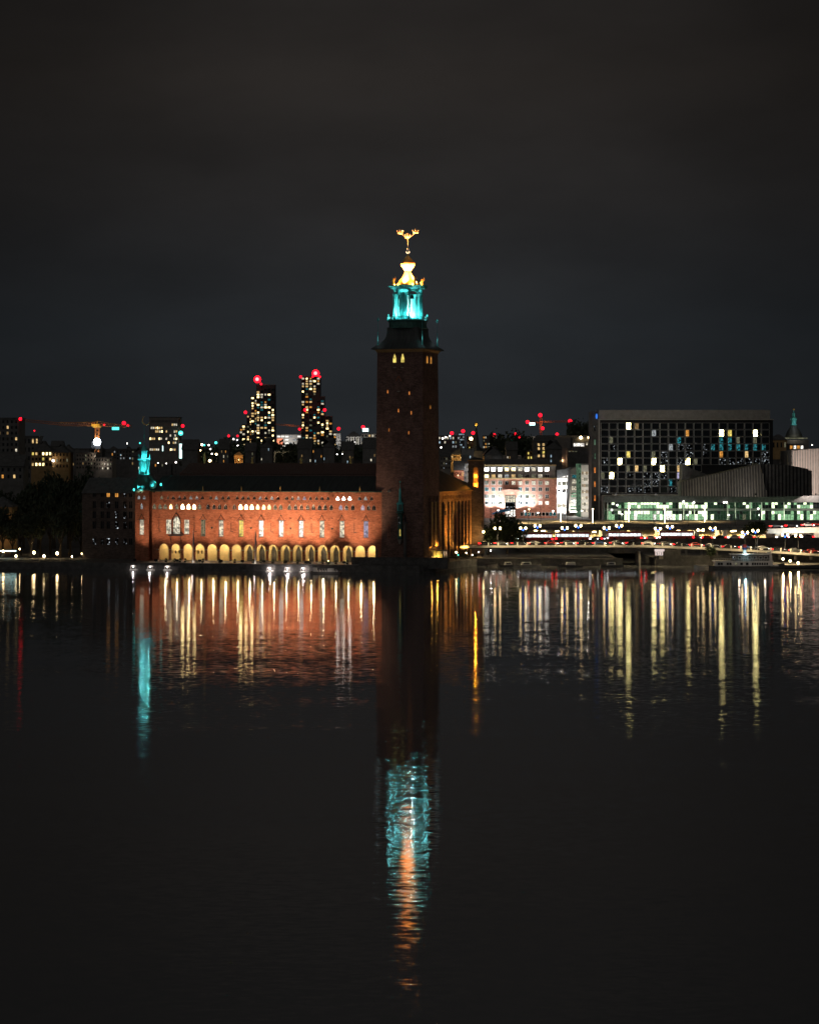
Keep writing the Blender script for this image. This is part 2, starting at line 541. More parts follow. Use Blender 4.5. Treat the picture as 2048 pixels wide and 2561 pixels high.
# ------------------------------------------------------------------ water and land
WAVE, SWELL = 0.12, 0.018
def make_water():
    m = bpy.data.materials.new('lake_water')
    m.use_nodes = True
    _mats['lake_water'] = m
    t = m.node_tree
    t.nodes.clear()
    out = t.nodes.new('ShaderNodeOutputMaterial')
    mix = t.nodes.new('ShaderNodeMixShader')
    fr = t.nodes.new('ShaderNodeFresnel')
    fr.inputs['IOR'].default_value = 3.0
    df = t.nodes.new('ShaderNodeBsdfDiffuse')
    df.inputs['Color'].default_value = (0.12, 0.124, 0.128, 1)
    gl = t.nodes.new('ShaderNodeBsdfGlossy')
    gl.distribution = 'BECKMANN'
    gl.inputs['Color'].default_value = (0.95, 0.95, 0.95, 1)
    # wind waves run in long crests across the view, so the fine roughness is steeper along it
    tg = t.nodes.new('ShaderNodeCombineXYZ')
    tg.inputs[0].default_value = 1.0
    gl.inputs['Anisotropy'].default_value = 0.38
    t.links.new(tg.outputs[0], gl.inputs['Tangent'])
    g = t.nodes.new('ShaderNodeNewGeometry')
    # gusts: broad bands of calmer and more ruffled water
    mp1 = t.nodes.new('ShaderNodeMapping')
    mp1.inputs['Scale'].default_value = (0.006, 0.045, 1)
    t.links.new(g.outputs['Position'], mp1.inputs[0])
    n1 = t.nodes.new('ShaderNodeTexNoise')
    n1.inputs['Scale'].default_value = 1
    n1.inputs['Detail'].default_value = 3
    t.links.new(mp1.outputs[0], n1.inputs['Vector'])
    r1 = t.nodes.new('ShaderNodeMapRange')
    r1.inputs[1].default_value = 0.35; r1.inputs[2].default_value = 0.68
    r1.inputs[3].default_value = 0.07; r1.inputs[4].default_value = 0.10
    t.links.new(n1.outputs['Fac'], r1.inputs[0])
    t.links.new(r1.outputs[0], gl.inputs['Roughness'])
    # ripples: the surface normal is tilted by two layers of small waves, a little longer across the wind
    def waves(sx, sy, sc_, detail):
        mp2 = t.nodes.new('ShaderNodeMapping')
        mp2.inputs['Scale'].default_value = (sx, sy, 1)
        t.links.new(g.outputs['Position'], mp2.inputs[0])
        n2 = t.nodes.new('ShaderNodeTexNoise')
        n2.inputs['Scale'].default_value = sc_
        n2.inputs['Detail'].default_value = detail
        n2.inputs['Roughness'].default_value = 0.6
        t.links.new(mp2.outputs[0], n2.inputs['Vector'])
        su_ = t.nodes.new('ShaderNodeVectorMath'); su_.operation = 'SUBTRACT'
        su_.inputs[1].default_value = (0.5, 0.5, 0.5)
        t.links.new(n2.outputs['Color'], su_.inputs[0])
        return su_
    w1, w2 = waves(0.34, 1.0, 2.0, 3), waves(0.30, 1.1, 0.09, 2)
    a1 = t.nodes.new('ShaderNodeVectorMath'); a1.operation = 'MULTIPLY'
    a1.inputs[1].default_value = (WAVE * 0.34, WAVE, 0)
    t.links.new(w1.outputs[0], a1.inputs[0])
    a2 = t.nodes.new('ShaderNodeVectorMath'); a2.operation = 'MULTIPLY'
    a2.inputs[1].default_value = (SWELL * 0.3, SWELL, 0)
    t.links.new(w2.outputs[0], a2.inputs[0])
    # gusts also change how steep the ripples are
    r3 = t.nodes.new('ShaderNodeMapRange')
    r3.inputs[1].default_value = 0.35; r3.inputs[2].default_value = 0.68
    r3.inputs[3].default_value = 0.7; r3.inputs[4].default_value = 1.3
    t.links.new(n1.outputs['Fac'], r3.inputs[0])
    a3 = t.nodes.new('ShaderNodeVectorMath'); a3.operation = 'SCALE'
    t.links.new(a1.outputs[0], a3.inputs[0]); t.links.new(r3.outputs[0], a3.inputs['Scale'])
    ad = t.nodes.new('ShaderNodeVectorMath'); ad.operation = 'ADD'
    t.links.new(a3.outputs[0], ad.inputs[0]); t.links.new(a2.outputs[0], ad.inputs[1])
    up_n = t.nodes.new('ShaderNodeVectorMath'); up_n.operation = 'ADD'
    up_n.inputs[1].default_value = (0, 0, 1)
    t.links.new(ad.outputs[0], up_n.inputs[0])
    nz = t.nodes.new('ShaderNodeVectorMath'); nz.operation = 'NORMALIZE'
    t.links.new(up_n.outputs[0], nz.inputs[0])
    for n in (fr, gl):
        t.links.new(nz.outputs[0], n.inputs['Normal'])
    t.links.new(fr.outputs[0], mix.inputs[0])
    t.links.new(df.outputs[0], mix.inputs[1])
    t.links.new(gl.outputs[0], mix.inputs[2])
    t.links.new(mix.outputs[0], out.inputs[0])
make_water()
m = MB()
m.face([(-1800, -60, 0), (1800, -60, 0), (1800, 900, 0), (-1800, 900, 0)])
kind(m.build('water', 'lake_water'), 'structure')

PHI = R(12)
CP, SP = math.cos(PHI), math.sin(PHI)
YL = 660.4
XL = -0.12578 * YL
def CH(s, ly): return (XL + s * CP + ly * SP, YL - s * SP + ly * CP)
def su(u, ly=0.0):
    """distance along the long facade at photo column u"""
    k = (u - U0) / F
    x0, y0 = XL + ly * SP, YL + ly * CP
    return (k * y0 - x0) / (CP + k * SP)
def zv(v): return (1405.0 - v) * 0.1275

m = MB()
q0, q1 = CH(-6, -14), CH(80, -14)
shore = [(-1500, 690), (-400, 664), (q0[0], q0[1]), (q1[0], q1[1]), (3, 628.5), (8, 633), (14.5, 655), (22, 668), (68.6, 668), (68.6, 768), (80.4, 768), (80.4, 668), (400, 672), (1500, 700), (1500, 905), (-1500, 905)]
m.prism(shore, -3, 2.2, 'z')
kind(m.build('quay_ground', 'quay_stone'), 'structure')

m = MB()
prof = [(765, 2.0), (850, 5.3), (1000, 6.0), (1500, 12), (2500, 20), (6500, 26), (14000, 30)]
xs = [-4000, -1200, -400, 0, 400, 1200, 4000]
for (ya, za), (yb, zb) in zip(prof[:-1], prof[1:]):
    for a, b in zip(xs[:-1], xs[1:]):
        m.face([(a, ya, za), (b, ya, za), (b, yb, zb), (a, yb, zb)])
kind(m.build('ground', 'ground_earth'), 'structure')

# ------------------------------------------------------------------ the long brick wing
hall = thing('city_hall_wing', 'long red brick wing with an arcade of round arches lit from below on the quay', 'building', (XL, YL, 2.2), -PHI)
L = 76.0
ARC = [(398, 422), (427, 451), (458, 482), (488, 512), (518, 543), (548, 574), (579, 604), (609, 634), (640, 665), (670, 695), (701, 726), (731, 756), (763, 788), (794, 819), (825, 850), (856, 882), (888, 913), (919, 945)]
ROW1 = [404, 420, 433, 449, 462, 477, 492, 506, 527, 541, 557, 571, 593, 607, 621, 636, 651, 665, 680, 695, 717, 731, 746, 761, 776, 791, 805, 820, 844, 859, 874, 899, 914, 929]
ROW2 = [386, 400, 413, 427, 442, 456, 471, 485, 499, 520, 535, 549, 564, 586, 601, 615, 629, 644, 659, 673, 688, 702, 724, 739, 754, 769, 784, 799, 813, 828, 852, 866, 882, 907, 922, 935]
TALL = [508, 553, 603, 653, 703, 753, 805, 855, 915]
W = 0.1275
mb = MB()
ops = []
for a, b in ARC:
    ops.append((su(a) - 0.03, su(b) + 0.03, 0.0, zv(1376), zv(1362), 'round'))
wall_band(mb, 0, L, 0, 6.3, ops, 0.0, 0.9)
ops = []
for u in TALL:
    ops.append((su(u) - 0.80, su(u) + 0.80, zv(1343), zv(1301), zv(1301), 'flat'))
for a, b in ((415, 428), (460, 473)):
    ops.append((su(a), su(b), zv(1338), zv(1301), zv(1301), 'flat'))
ops.append((su(432), su(450), zv(1338), zv(1304), zv(1291), 'point'))
wall_band(mb, 0, L, 6.3, 14.75, ops, 0.0, 0.45)
ops = [(su(u) - 0.62, su(u) + 0.62, zv(1275), zv(1268), zv(1260.5), 'ogee') for u in ROW2]
wall_band(mb, 0, L, 14.75, 18.9, ops, 0.0, 0.45)
ops = [(su(u) - 0.62, su(u) + 0.62, zv(1250), zv(1249), zv(1239.5), 'ogee') for u in ROW1]
wall_band(mb, 0, L, 18.9, 22.3, ops, 0.0, 0.45)
mb.box(0, L, 0.5, 14, 6.3, 22.28)                                    # body behind the facade
for a in (0.0, L - 0.6):
    mb.box(a, a + 0.6, 0.02, 14, 0, 6.3)
mb.build('wall', 'brick_facade', hall)
# arcade: plastered back wall, vault, floor
mb = MB()
back = []
for i, (a, b) in enumerate(ARC):
    if 7 <= i <= 15:
        c = su((a + b) / 2, 3.6) + 0.35
        back.append((c - 0.95, c + 0.95, 0.0, 3.1, 5.0, 'point'))
    elif i in (1, 3):
        c = su((a + b) / 2, 3.6)
        for d in ((-1.2, 0.0, 1.2) if i == 1 else (-0.6, 0.6)):
            back.append((c + d - 0.28, c + d + 0.28, 2.1, 2.9, 3.25, 'round'))
wall_band(mb, 0.6, L - 0.6, 0, 6.29, back, 3.6, 0.7)
mb.build('arcade_back_wall', 'plaster_yellow', hall)
mb = MB(); mb.box(0.6, L - 0.6, 4.32, 4.5, 0, 6.29); mb.build('dark_backing', 'render_dark', hall)  # dark sheet closing the openings, for the unlit garden beyond
mb = MB(); mb.box(0.6, L - 0.6, 0.92, 3.58, 6.1, 6.28); mb.build('arcade_vault', 'plaster_yellow', hall)
cap = MB(); cap.frus(-.36, .36, -.16, .95, 0, .3, -.1, -.06); cap = cap.mesh('capital', 'stone')
pba = MB(); pba.frus(-.40, .40, -.14, .95, -3.42, -3.0, .04); pba = pba.mesh('pier_base', 'stone')
lin_ = [su(394)] + [(su(ARC[i][1]) + su(ARC[i + 1][0])) / 2 for i in range(17)]
for x in lin_:
    put('capital', cap, hall, (x, 0, zv(1378)))
    put('pier_base', pba, hall, (x, 0, zv(1378)))
jm = MB(); jm.prism([(-1.5, 0), (-1.5, 3.3)] + [(1.5 * -math.cos(math.pi * i / 10), 3.3 + 1.75 * math.sin(math.pi * i / 10)) for i in range(1, 10)] + [(1.5, 3.3), (1.5, 0), (1.42, 0), (1.42, 3.3)] + [(1.42 * math.cos(math.pi * i / 10), 3.3 + 1.66 * math.sin(math.pi * i / 10)) for i in range(1, 10)] + [(-1.42, 3.3), (-1.42, 0)], 0, .16); jm = jm.mesh('arch_moulding', 'stone')
for a, b in ARC:
    put('arch_moulding', jm, hall, (su((a + b) / 2), -0.06, 0.45))
fm = MB(); fm.box(-.9, .9, -.03, .03, 0.05, .12); fm.box(-.9, .9, -.03, .03, .85, .92)
for i in range(9):
    fm.box(-.9 + i * .22, -.86 + i * .22, -.02, .02, .1, .9)
fm.build('railing', 'iron', hall, (su(622), 1.0, 0.0))
for i, (a, b) in enumerate(ARC):
    x = su((a + b) / 2)
    lm = MB(); lm.ball((0, 0, 0), .14, 6, 4); lm.box(-.02, .02, -.02, .02, .14, .45)
    if i == 0:
        alamp = lm.mesh('arcade_lamp', 'lamp_soft')
    o = put('arcade_lamp', alamp, hall, (x, 1.6, 5.6))
    lamp(o, (0, -0.1, -0.35), (420 if i < 7 or i > 15 else 310) * rnd.uniform(.6, 1.35), (1.0, 0.84, 0.52), 0.25)

def pick(seq): return seq[rnd.randrange(len(seq))]
bright2 = {427: 'win_warm_bright', 456: 'win_blown', 471: 'win_blown', 485: 'win_blown', 601: 'win_blown', 615: 'win_blown', 629: 'win_blown', 644: 'win_warm_bright', 659: 'win_warm_bright', 673: 'win_warm_bright', 442: 'win_room', 386: 'win_room', 400: 'win_room', 413: 'win_room', 499: 'win_room', 688: 'win_room', 702: 'win_room', 520: 'win_glint', 535: 'win_glint', 724: 'win_room', 739: 'win_glint', 852: 'win_violet', 866: 'win_glint', 907: 'win_violet', 922: 'win_glint'}
for u in ROW2:
    arch_window(hall, su(u), 0.30, zv(1275), 1.24, zv(1268) - zv(1275), zv(1260.5) - zv(1275), 'ogee', bright2.get(u, 'dark_glass'), 'white_paint', 2, 2)
bright1 = {844: 'win_blown_white', 859: 'win_blown_white', 874: 'win_blown_white', 492: 'win_white_dim', 477: 'win_white_dim', 541: 'win_white_dim', 651: 'win_white_dim', 680: 'win_white_dim', 746: 'win_white_dim', 761: 'win_violet', 899: 'win_glint', 914: 'win_white_dim', 695: 'win_glint', 449: 'win_glint', 433: 'win_glint', 404: 'win_room'}
for u in ROW1:
    arch_window(hall, su(u), 0.30, zv(1250), 1.24, 0.12, zv(1239.5) - zv(1250), 'ogee', bright1.get(u, 'dark_glass'), 'white_paint', 2, 1)
tl = {508: 'win_room', 553: 'win_room', 603: 'win_yellow', 653: 'win_white', 703: 'win_white', 753: 'win_white', 805: 'win_violet', 855: 'win_hall', 915: 'win_violet'}
tl = {508: 'win_room', 553: 'win_hall', 603: 'win_yellow', 653: 'win_white', 703: 'win_white', 753: 'win_white', 805: 'win_hall', 855: 'win_hall', 915: 'win_violet'}
hood = MB()
for s_ in (-1, 1):
    pts = [(s_ * 1.35, -.35), (s_ * .95, -.1), (s_ * .55, .35), (s_ * .2, 1.0), (0, 1.55)]
    for p, q in zip(pts[:-1], pts[1:]):
        hood.tube((p[0], -.1, p[1]), (q[0], -.1, q[1]), .085, n=4)
hood.box(-.85, .85, -.14, 0, -.42, -.3)
hood = hood.mesh('hood_mould', 'iron')
bal = MB()
for i in range(9):
    bal.box(-.8 + i * .2 - .02, -.8 + i * .2 + .02, -.3, -.26, 0, .75)
bal.box(-.85, .85, -.31, -.25, .75, .81); bal.box(-.85, .85, -.31, 0, -.06, 0)
bal = bal.mesh('window_balustrade', 'iron')
for u in TALL:
    arch_window(hall, su(u), 0.30, zv(1343), 1.6, 5.35, 5.35, 'flat', tl[u], 'stone', 2, 5, ft=.13)
    put('hood_mould', hood, hall, (su(u), 0, zv(1299)))
    put('window_balustrade', bal, hall, (su(u), 0, zv(1343)))
for a, b in ((415, 428), (460, 473)):
    c = (su(a) + su(b)) / 2
    arch_window(hall, c, 0.30, zv(1338), su(b) - su(a), 4.7, 4.7, 'flat', 'win_hall', 'stone', 3, 5)
c = (su(432) + su(450)) / 2
arch_window(hall, c, 0.30, zv(1338), su(450) - su(432), 4.3, 5.95, 'point', 'win_hall', 'iron', 4, 4)
bm_ = MB(); bm_.box(-2.4, 2.4, -1.3, 0, -.3, 0)
for i in range(19):
    bm_.box(-2.36 + i * .26 - .025, -2.36 + i * .26 + .025, -1.27, -1.22, 0, .95)
bm_.box(-2.4, 2.4, -1.3, -1.2, .95, 1.05)
for s_ in (-1.7, 1.7):
    bm_.tube((s_, -1.2, -.3), (s_, -.05, -2.6), .09, n=4)
bm_.build('balcony', 'iron', hall, (c, 0, zv(1340)))
gh = MB()
pts = arch_pts(-1.55, 1.55, 0, 2.9, 'ogee', 12)
for p, q in zip(pts[:-1], pts[1:]):
    gh.tube((p[0], -.12, p[1]), (q[0], -.12, q[1]), .12, n=4)
gh.tube((0, -.12, 2.8), (0, -.12, 4.2), .07, .02, 4)
for s_ in (-1.55, 1.55):
    gh.tube((s_, -.12, 0), (s_, -.12, -3.6), .11, n=4)
gh.build('gable_hood', 'iron', hall, (c, 0, zv(1306)))
an = MB(); an.box(-.07, .07, -.12, 0, 0, 2.9); an.box(-.07, .75, -.12, 0, -.15, .03); an = an.mesh('wall_anchor', 'iron')
for u in (398, 486, 578, 678, 779, 886):
    put('wall_anchor', an, hall, (su(u), 0, zv(1330)))
dg = MB(); dg.prism([(0, -.45), (.35, .05), (.3, .3), (.12, .32), (0, .18), (-.12, .32), (-.3, .3), (-.35, .05)], -.14, 0); dg = dg.mesh('heart_anchor', 'iron')
for u in (530, 628, 727, 831):
    put('heart_anchor', dg, hall, (su(u), 0, zv(1321)))
mo = MB()
for i in range(8):
    a, b_ = R(180 + i * 20), R(200 + i * 20)
    mo.tube((.3 * math.cos(a), -.08, .3 * math.sin(a)), (.3 * math.cos(b_), -.08, .3 * math.sin(b_)), .07, n=4)
mo = mo.mesh('crescent_anchor', 'iron')
for u in (398, 486, 530, 578, 628, 678, 727, 779, 831, 888):
    put('crescent_anchor', mo, hall, (su(u), 0, zv(1294)))
zg = MB()
for s_ in (-1, 1):
    zg.tube((s_ * .62, -.05, .42), (0, -.05, -.25), .075, n=4)
zg = zg.mesh('zigzag_brick', 'brick_dark')
for a, b in zip(ROW1[:-1], ROW1[1:]):
    if b - a < 18:
        put('zigzag_brick', zg, hall, (su((a + b) / 2), 0, zv(1255.5)))
fz = MB()
i = 0
while 0.6 + i * 1.35 < L:
    fz.box(.6 + i * 1.35, .72 + i * 1.35, -.1, 0, 21.1, 22.2)
    i += 1
kind(fz.build('cornice_dentils', 'brick_facade', hall), 'stuff')
mb = MB()
mb.box(-.2, L, -.55, 0.6, 22.3, 22.52)
mb.build('cornice', 'patina_dark', hall)
mb = MB()
mb.face([(-.2, -.6, 22.53), (L, -.6, 22.53), (L, 11.5, 27.3), (-.2, 11.5, 27.3)])
mb.face([(-.2, -.6, 22.53), (-.2, 11.5, 27.3), (-.2, 11.5, 22.53)])
mb.build('roof', 'roof_copper', hall)
mb = MB()
mb.box(5.5, L, 11.5, 26, 22, 28.0)
mb.face([(5.5, 11.2, 27.9), (L, 11.2, 27.9), (L, 19.5, 31.3), (6.3, 19.5, 31.3)])
mb.face([(5.5, 11.2, 27.9), (6.3, 19.5, 31.3), (6.3, 26, 28)])
mb.face([(6.3, 19.5, 31.3), (L, 19.5, 31.3), (L, 27, 28), (6.3, 27, 28)])
up = mb.build('upper_roof', 'roof_tile', hall)
mb = MB()
i = 0
while 6.3 + i * .62 < L:
    x = 6.3 + i * .62
    mb.prism([(11.15, 27.95), (19.5, 31.34), (19.5, 31.5), (11.15, 28.12)], x, x + .14, 'x')
    i += 1
kind(mb.build('roof_seams', 'roof_tile', up), 'stuff')
fn = MB()
fn.lathe([(.34, 0), (.34, .15), (.16, .3), (.2, .6), (.1, .9), (.13, 1.05), (.02, 1.6)], 8)
fn = fn.mesh('eave_finial', 'gold')
for u in (508, 604, 701, 800, 900):
    put('eave_finial', fn, hall, (su(u), -.2, 22.52))

def statue_mesh(kind_):
    m = MB()
    m.box(-.35, .35, -.3, .3, 0, .35)
    m.lathe([(.3, .35), (.34, .8), (.22, 1.25), (.3, 1.6), (.14, 1.82)], 8)
    m.ball((0, 0, 2.02), .2, 8, 6)
    if kind_ == 0:
        m.tube((.2, 0, 1.55), (.62, 0, 1.95), .09, .07); m.tube((.62, 0, 1.95), (.55, 0, 2.5), .07, .05); m.tube((-.2, 0, 1.5), (-.5, 0, 1.1), .09, .07)
    elif kind_ == 1:
        m.tube((.2, 0, 1.55), (.6, 0, 1.3), .09, .07); m.tube((-.2, 0, 1.55), (-.5, 0, 1.2), .09, .07); m.box(-.75, .75, -.04, .04, 1.1, 1.2)
    else:
        m.tube((.2, 0, 1.55), (.66, 0, 1.85), .1, .08); m.box(.45, .9, -.1, .1, 1.8, 2.2); m.tube((-.2, 0, 1.55), (-.4, 0, 1.0), .09, .07)
    return m.mesh('gilded_statue', 'gold')
for u, k_, lb in ((631, 0, 'small gilded ridge figure with raised arm below the left stepped tower'), (753, 1, 'small gilded ridge figure with arms held out below the right stepped tower'), (877, 2, 'small gilded ridge figure holding a bundle nearest the great brick tower')):
    p = CH(su(u, 19), 19)
    o = put('ridge_statue', statue_mesh(k_), None, (p[0], p[1], 33.45), -PHI)
    tag(o, lb, 'statue', 'gilded figures on the roof ridge')
mb = MB()
mb.lathe([(.25, 0), (.3, .5), (.42, 1.2), (.42, 2.4), (.2, 3.1), (.1, 3.6)], 10)
p = CH(su(512, 19), 19)
tag(mb.build('ridge_ornament', 'gold', None, (p[0], p[1], 33.4)), 'slender gilded ornament on the roof ridge nearest the turquoise cupola', 'ornament', 'gilded figures on the roof ridge')

# floodlights at the water's edge that wash the wing
fl = MB(); fl.box(-.5, .5, -.12, .12, .5, 1.1); fl.box(-.06, .06, -.06, .06, 0, .5); fl.box(-.55, .55, -.16, -.12, .45, 1.15)
flm = fl.mesh('quay_floodlight', 'black_metal')
FL = [(-1.5, 0.30), (5.5, 0.40), (12.5, 0.50), (20, 0.66), (27, 0.80), (34, 1.05), (41, 1.45), (48, 1.5), (55, 1.4), (61.5, 1.1), (66.8, 1.2)]
flw = ['corner turret', 'wall beside the corner turret', 'balcony window', 'window right of the balcony', 'second tall window', 'yellow lit window', 'flagpole of the ninth arch', 'middle of the wing', 'railed landing stage', 'violet lit window', 'last tall window']
for i, (s_, pw) in enumerate(FL):
    p = CH(s_, -12.0)
    o = put('quay_floodlight', flm, None, (p[0], p[1], 2.2), -PHI)
    tag(o, 'low dark floodlight on the quay edge aimed up at the ' + flw[i], 'floodlight', 'floodlights along the quay edge')
    lamp(o, (0, .6, .9), 19500 * pw, (1.0, 0.66, 0.42), .3, 'SPOT', (.8 if s_ < 66 else 2.8, 12.0, 13.4), 60 if s_ < 66 else 62, 0.95)

# ------------------------------------------------------------------ corner turret with turquoise cupola, and the dark wing beyond it
zg0 = 2.2
tur = thing('corner_turret', 'dark brick corner block crowned by a small turquoise lit cupola and crescent spire', 'tower', (XL, YL, zg0), -PHI)
sa, sb = su(338, -1.6), su(372, -1.6)
mb = MB()
ops = [(su(349, -1.6) - .0, su(360, -1.6), zv(1340), zv(1301), zv(1301), 'flat')]
wall_band(mb, sa, sb, 0, 14.6, ops, -1.6, .45)
ops = [(su(350.5, -1.6), su(357, -1.6), zv(1275), zv(1266), zv(1259), 'point')]
wall_band(mb, sa, sb, 14.6, 18.9, ops, -1.6, .45)
ops = [(su(343, -1.6), su(351, -1.6), zv(1250), zv(1248), zv(1240), 'round'), (su(356, -1.6), su(364, -1.6), zv(1250), zv(1248), zv(1240), 'round')]
wall_band(mb, sa, sb, 18.9, 22.6, ops, -1.6, .45)
mb.box(sa, sb, -1.1, 6, 0, 22.58)
mb.box(sb - .3, sb, -1.58, -1.1, 0, 22.58); mb.box(sa, sa + .3, -1.58, -1.1, 0, 22.58)
mb.build('wall', 'brick_facade', tur)
w1 = (su(349, -1.6) + su(360, -1.6)) / 2
arch_window(tur, w1, -1.3, zv(1340), 1.4, 4.97, 4.97, 'flat', 'win_hall', 'white_paint', 3, 5)
arch_window(tur, su(353.8, -1.6), -1.3, zv(1275), .8, 1.15, 2.0, 'point', 'win_white_dim', 'white_paint')
for u in (347, 360):
    arch_window(tur, su(u, -1.6), -1.3, zv(1250), 1.0, .25, 1.25, 'round', 'win_white_dim', 'white_paint', 2)
put('hood_mould', hood, tur, (w1, -1.6, zv(1299)))
mb = MB(); mb.box(sa - .3, sb + .3, -1.95, 6.2, 22.58, 22.95); mb.build('cornice', 'patina_dark', tur)
# cupola: lobed roof, lantern with columns, bulb, spire with crescent
cy = 3.0
def cx_(u): return su(u, cy)
Yc = CH(cx_(363), cy)[1]
def zc(v): return Z(v, Yc) - zg0
ccx = cx_(361)
mb = MB()
mb.lathe([(4.6, 22.95), (4.5, zc(1228)), (3.9, zc(1222)), (3.6, zc(1212)), (3.0, zc(1200)), (2.2, zc(1193)), (1.8, zc(1188))], 16, ccx, cy)
mb.build('lobed_roof', 'patina_dark', tur, smooth=True)
lob = MB(); lob.ball((0, 0, 0), 1.25, 12, 8, 1.15)
lob = lob.mesh('roof_lobe', 'patina'); lob.shade_smooth()
for u, v, yy in ((382.5, 1212, 0.5), (345, 1216, 1.2)):
    put('roof_lobe', lob, tur, (su(u, yy), yy, zc(v)))
mb = MB()
mb.box(-1.15, 1.15, -.4, .6, 0, 1.7); mb.frus(-1.35, 1.35, -.55, .6, -.5, 0, .15); mb.box(-1.3, 1.3, -.5, .6, 1.7, 1.9); mb.box(-.12, .12, -.5, -.38, 0, 1.7)
mb.build('dormer', 'patina', tur, (su(353, -1.0), -1.0, zc(1229)))
mb = MB()
mb.lathe([(1.35, zc(1189)), (1.35, zc(1185)), (.95, zc(1184)), (.95, zc(1150)), (1.3, zc(1149.5))], 8, ccx, cy, R(22.5))
mb.lathe([(1.9, zc(1150)), (2.15, zc(1149)), (2.15, zc(1147.5)), (1.2, zc(1147))], 16, ccx, cy)
mb.build('lantern', 'patina', tur)
col_ = MB(); col_.lathe([(.2, 0), (.15, .15), (.15, 4.3), (.22, 4.5)], 8); col_.ball((0, -.1, -.1), .24, 6, 4)
col_ = col_.mesh('column', 'patina')
for k in range(8):
    a = R(22.5 + 45 * k)
    put('column', col_, tur, (ccx + 1.55 * math.cos(a), cy + 1.55 * math.sin(a), zc(1185)))
pin = MB(); pin.lathe([(.18, 0), (.12, .3), (.16, .7), (.03, 1.7)], 6); pin = pin.mesh('pinnacle', 'patina')
for k in range(4):
    a = R(45 + 90 * k)
    put('pinnacle', pin, tur, (ccx + 1.9 * math.cos(a), cy + 1.9 * math.sin(a), zc(1148)))
mb = MB()
mb.lathe([(.55, zc(1147)), (.6, zc(1141)), (.95, zc(1131)), (1.05, zc(1128)), (1.0, zc(1125)), (.85, zc(1120)), (.5, zc(1116)), (.15, zc(1112)), (.1, zc(1100)), (.22, zc(1092)), (.22, zc(1088)), (.08, zc(1086)), (.06, zc(1062))], 12, ccx, cy)
mb.build('bulb_spire', 'patina', tur, smooth=True)
mb = MB()
n_ = 18
for i in range(n_):
    a, b_ = R(120 + i * 12), R(120 + (i + 1) * 12)
    ra = .06 + .1 * math.sin(math.pi * i / n_); rb = .06 + .1 * math.sin(math.pi * (i + 1) / n_)
    mb.tube((1.25 * math.cos(a), 0, 1.45 * math.sin(a)), (1.25 * math.cos(b_), 0, 1.45 * math.sin(b_)), ra, rb, 6)
mb.build('crescent', 'gold', tur, (cx_(365.5), cy, zc(1051)))
cyan = (0.24, 0.98, 1.0)
cf = MB(); cf.box(-.25, .25, -.12, .12, 0, .4); cf = cf.mesh('roof_spotlight', 'black_metal')
for (u, yy, v, tu, ty, tv, pw, sz) in ((403, -1.2, 1216, 374, 2, 1196, 1700, 30), (340, -2.5, 1228, 358, 1.0, 1190, 500, 44), (386, -2.6, 1231, 368, 2, 1180, 900, 40), (352, -2.6, 1231, 352, -.6, 1222, 160, 120)):
    o = put('roof_spotlight', cf, tur, (su(u, yy), yy, zc(v)))
    lamp(o, (0, .1, .5), pw, cyan, .2, 'SPOT', (su(tu, ty) - su(u, yy), ty - yy, zc(tv) - zc(v)), sz)
for k in range(6):
    a = R(-90 + 60 * k)
    lamp(tur, (ccx + 2.1 * math.cos(a), cy + 2.1 * math.sin(a), zc(1187)), 1000, cyan, .12, 'SPOT', (ccx + .9 * math.cos(a), cy + .9 * math.sin(a), zc(1164)), 60)
for k in range(4):
    a = R(-90 + 90 * k)
    lamp(tur, (ccx + 1.4 * math.cos(a), cy + 1.4 * math.sin(a), zc(1145.5)), 280, cyan, .1)
lamp(tur, (ccx, cy - 2.0, zc(1098)), 160, (1, .9, .8), .1, 'SPOT', (cx_(365.5), cy, zc(1051)), 40)
tl_ = MB(); tl_.ball((0, 0, 0), .30, 8, 6, 1.5)
tl_ = tl_.mesh('spot_lens', 'lamp_teal')
for u, yy, v in ((403, -1.2, 1211), (335.5, -2.5, 1224)):
    put('spot_lens', tl_, tur, (su(u, yy), yy - .2, zc(v)))
ps = MB(); ps.box(-.06, .06, -.06, .06, 0, 3.2); ps.box(-.3, .3, -.1, .1, 3.1, 3.3); ps.build('spot_mast', 'iron', tur, (su(403, -1.0), -1.0, zc(1216) - 3.2))

lw = thing('dark_brick_wing', 'unlit dark brick wing behind trees with stacked glinting windows beside the corner turret', 'building', (XL, YL, zg0), -PHI)
ly = 6.0
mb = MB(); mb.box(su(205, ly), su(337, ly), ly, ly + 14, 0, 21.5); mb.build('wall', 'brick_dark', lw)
mb = MB(); x0, x1 = su(204, ly), su(337, ly)
mb.prism([(ly - .5, 21.5), (ly + 14.5, 21.5), (ly + 7, 26.5)], x0, x1, 'x'); mb.build('roof', 'roof_dark', lw)
for u in (236, 256, 271, 292, 313, 327):
    for v, hh in ((1241, 1.2), (1266, 2.2), (1292, 2.2), (1318, 2.4), (1360, 2.0)):
        if u < 262 and v != 1360: mt = 'dark_glass'
        elif v == 1241: mt = {271: 'win_amber', 292: 'win_amber', 313: 'win_glint'}.get(u, 'dark_glass')
        elif u in (271, 292) and v < 1350: mt = pick(['dark_glass', 'win_glint'])
        elif u == 313 or u == 327: mt = 'win_glint' if u == 313 else 'dark_glass'
        else: mt = pick(['win_glint', 'dark_glass', 'win_glint'])
        far_window(lw, su(u, ly), ly, zv(v) - hh * .5, 1.1, hh, mt, 'brick_dark', t=.12, mull=1)
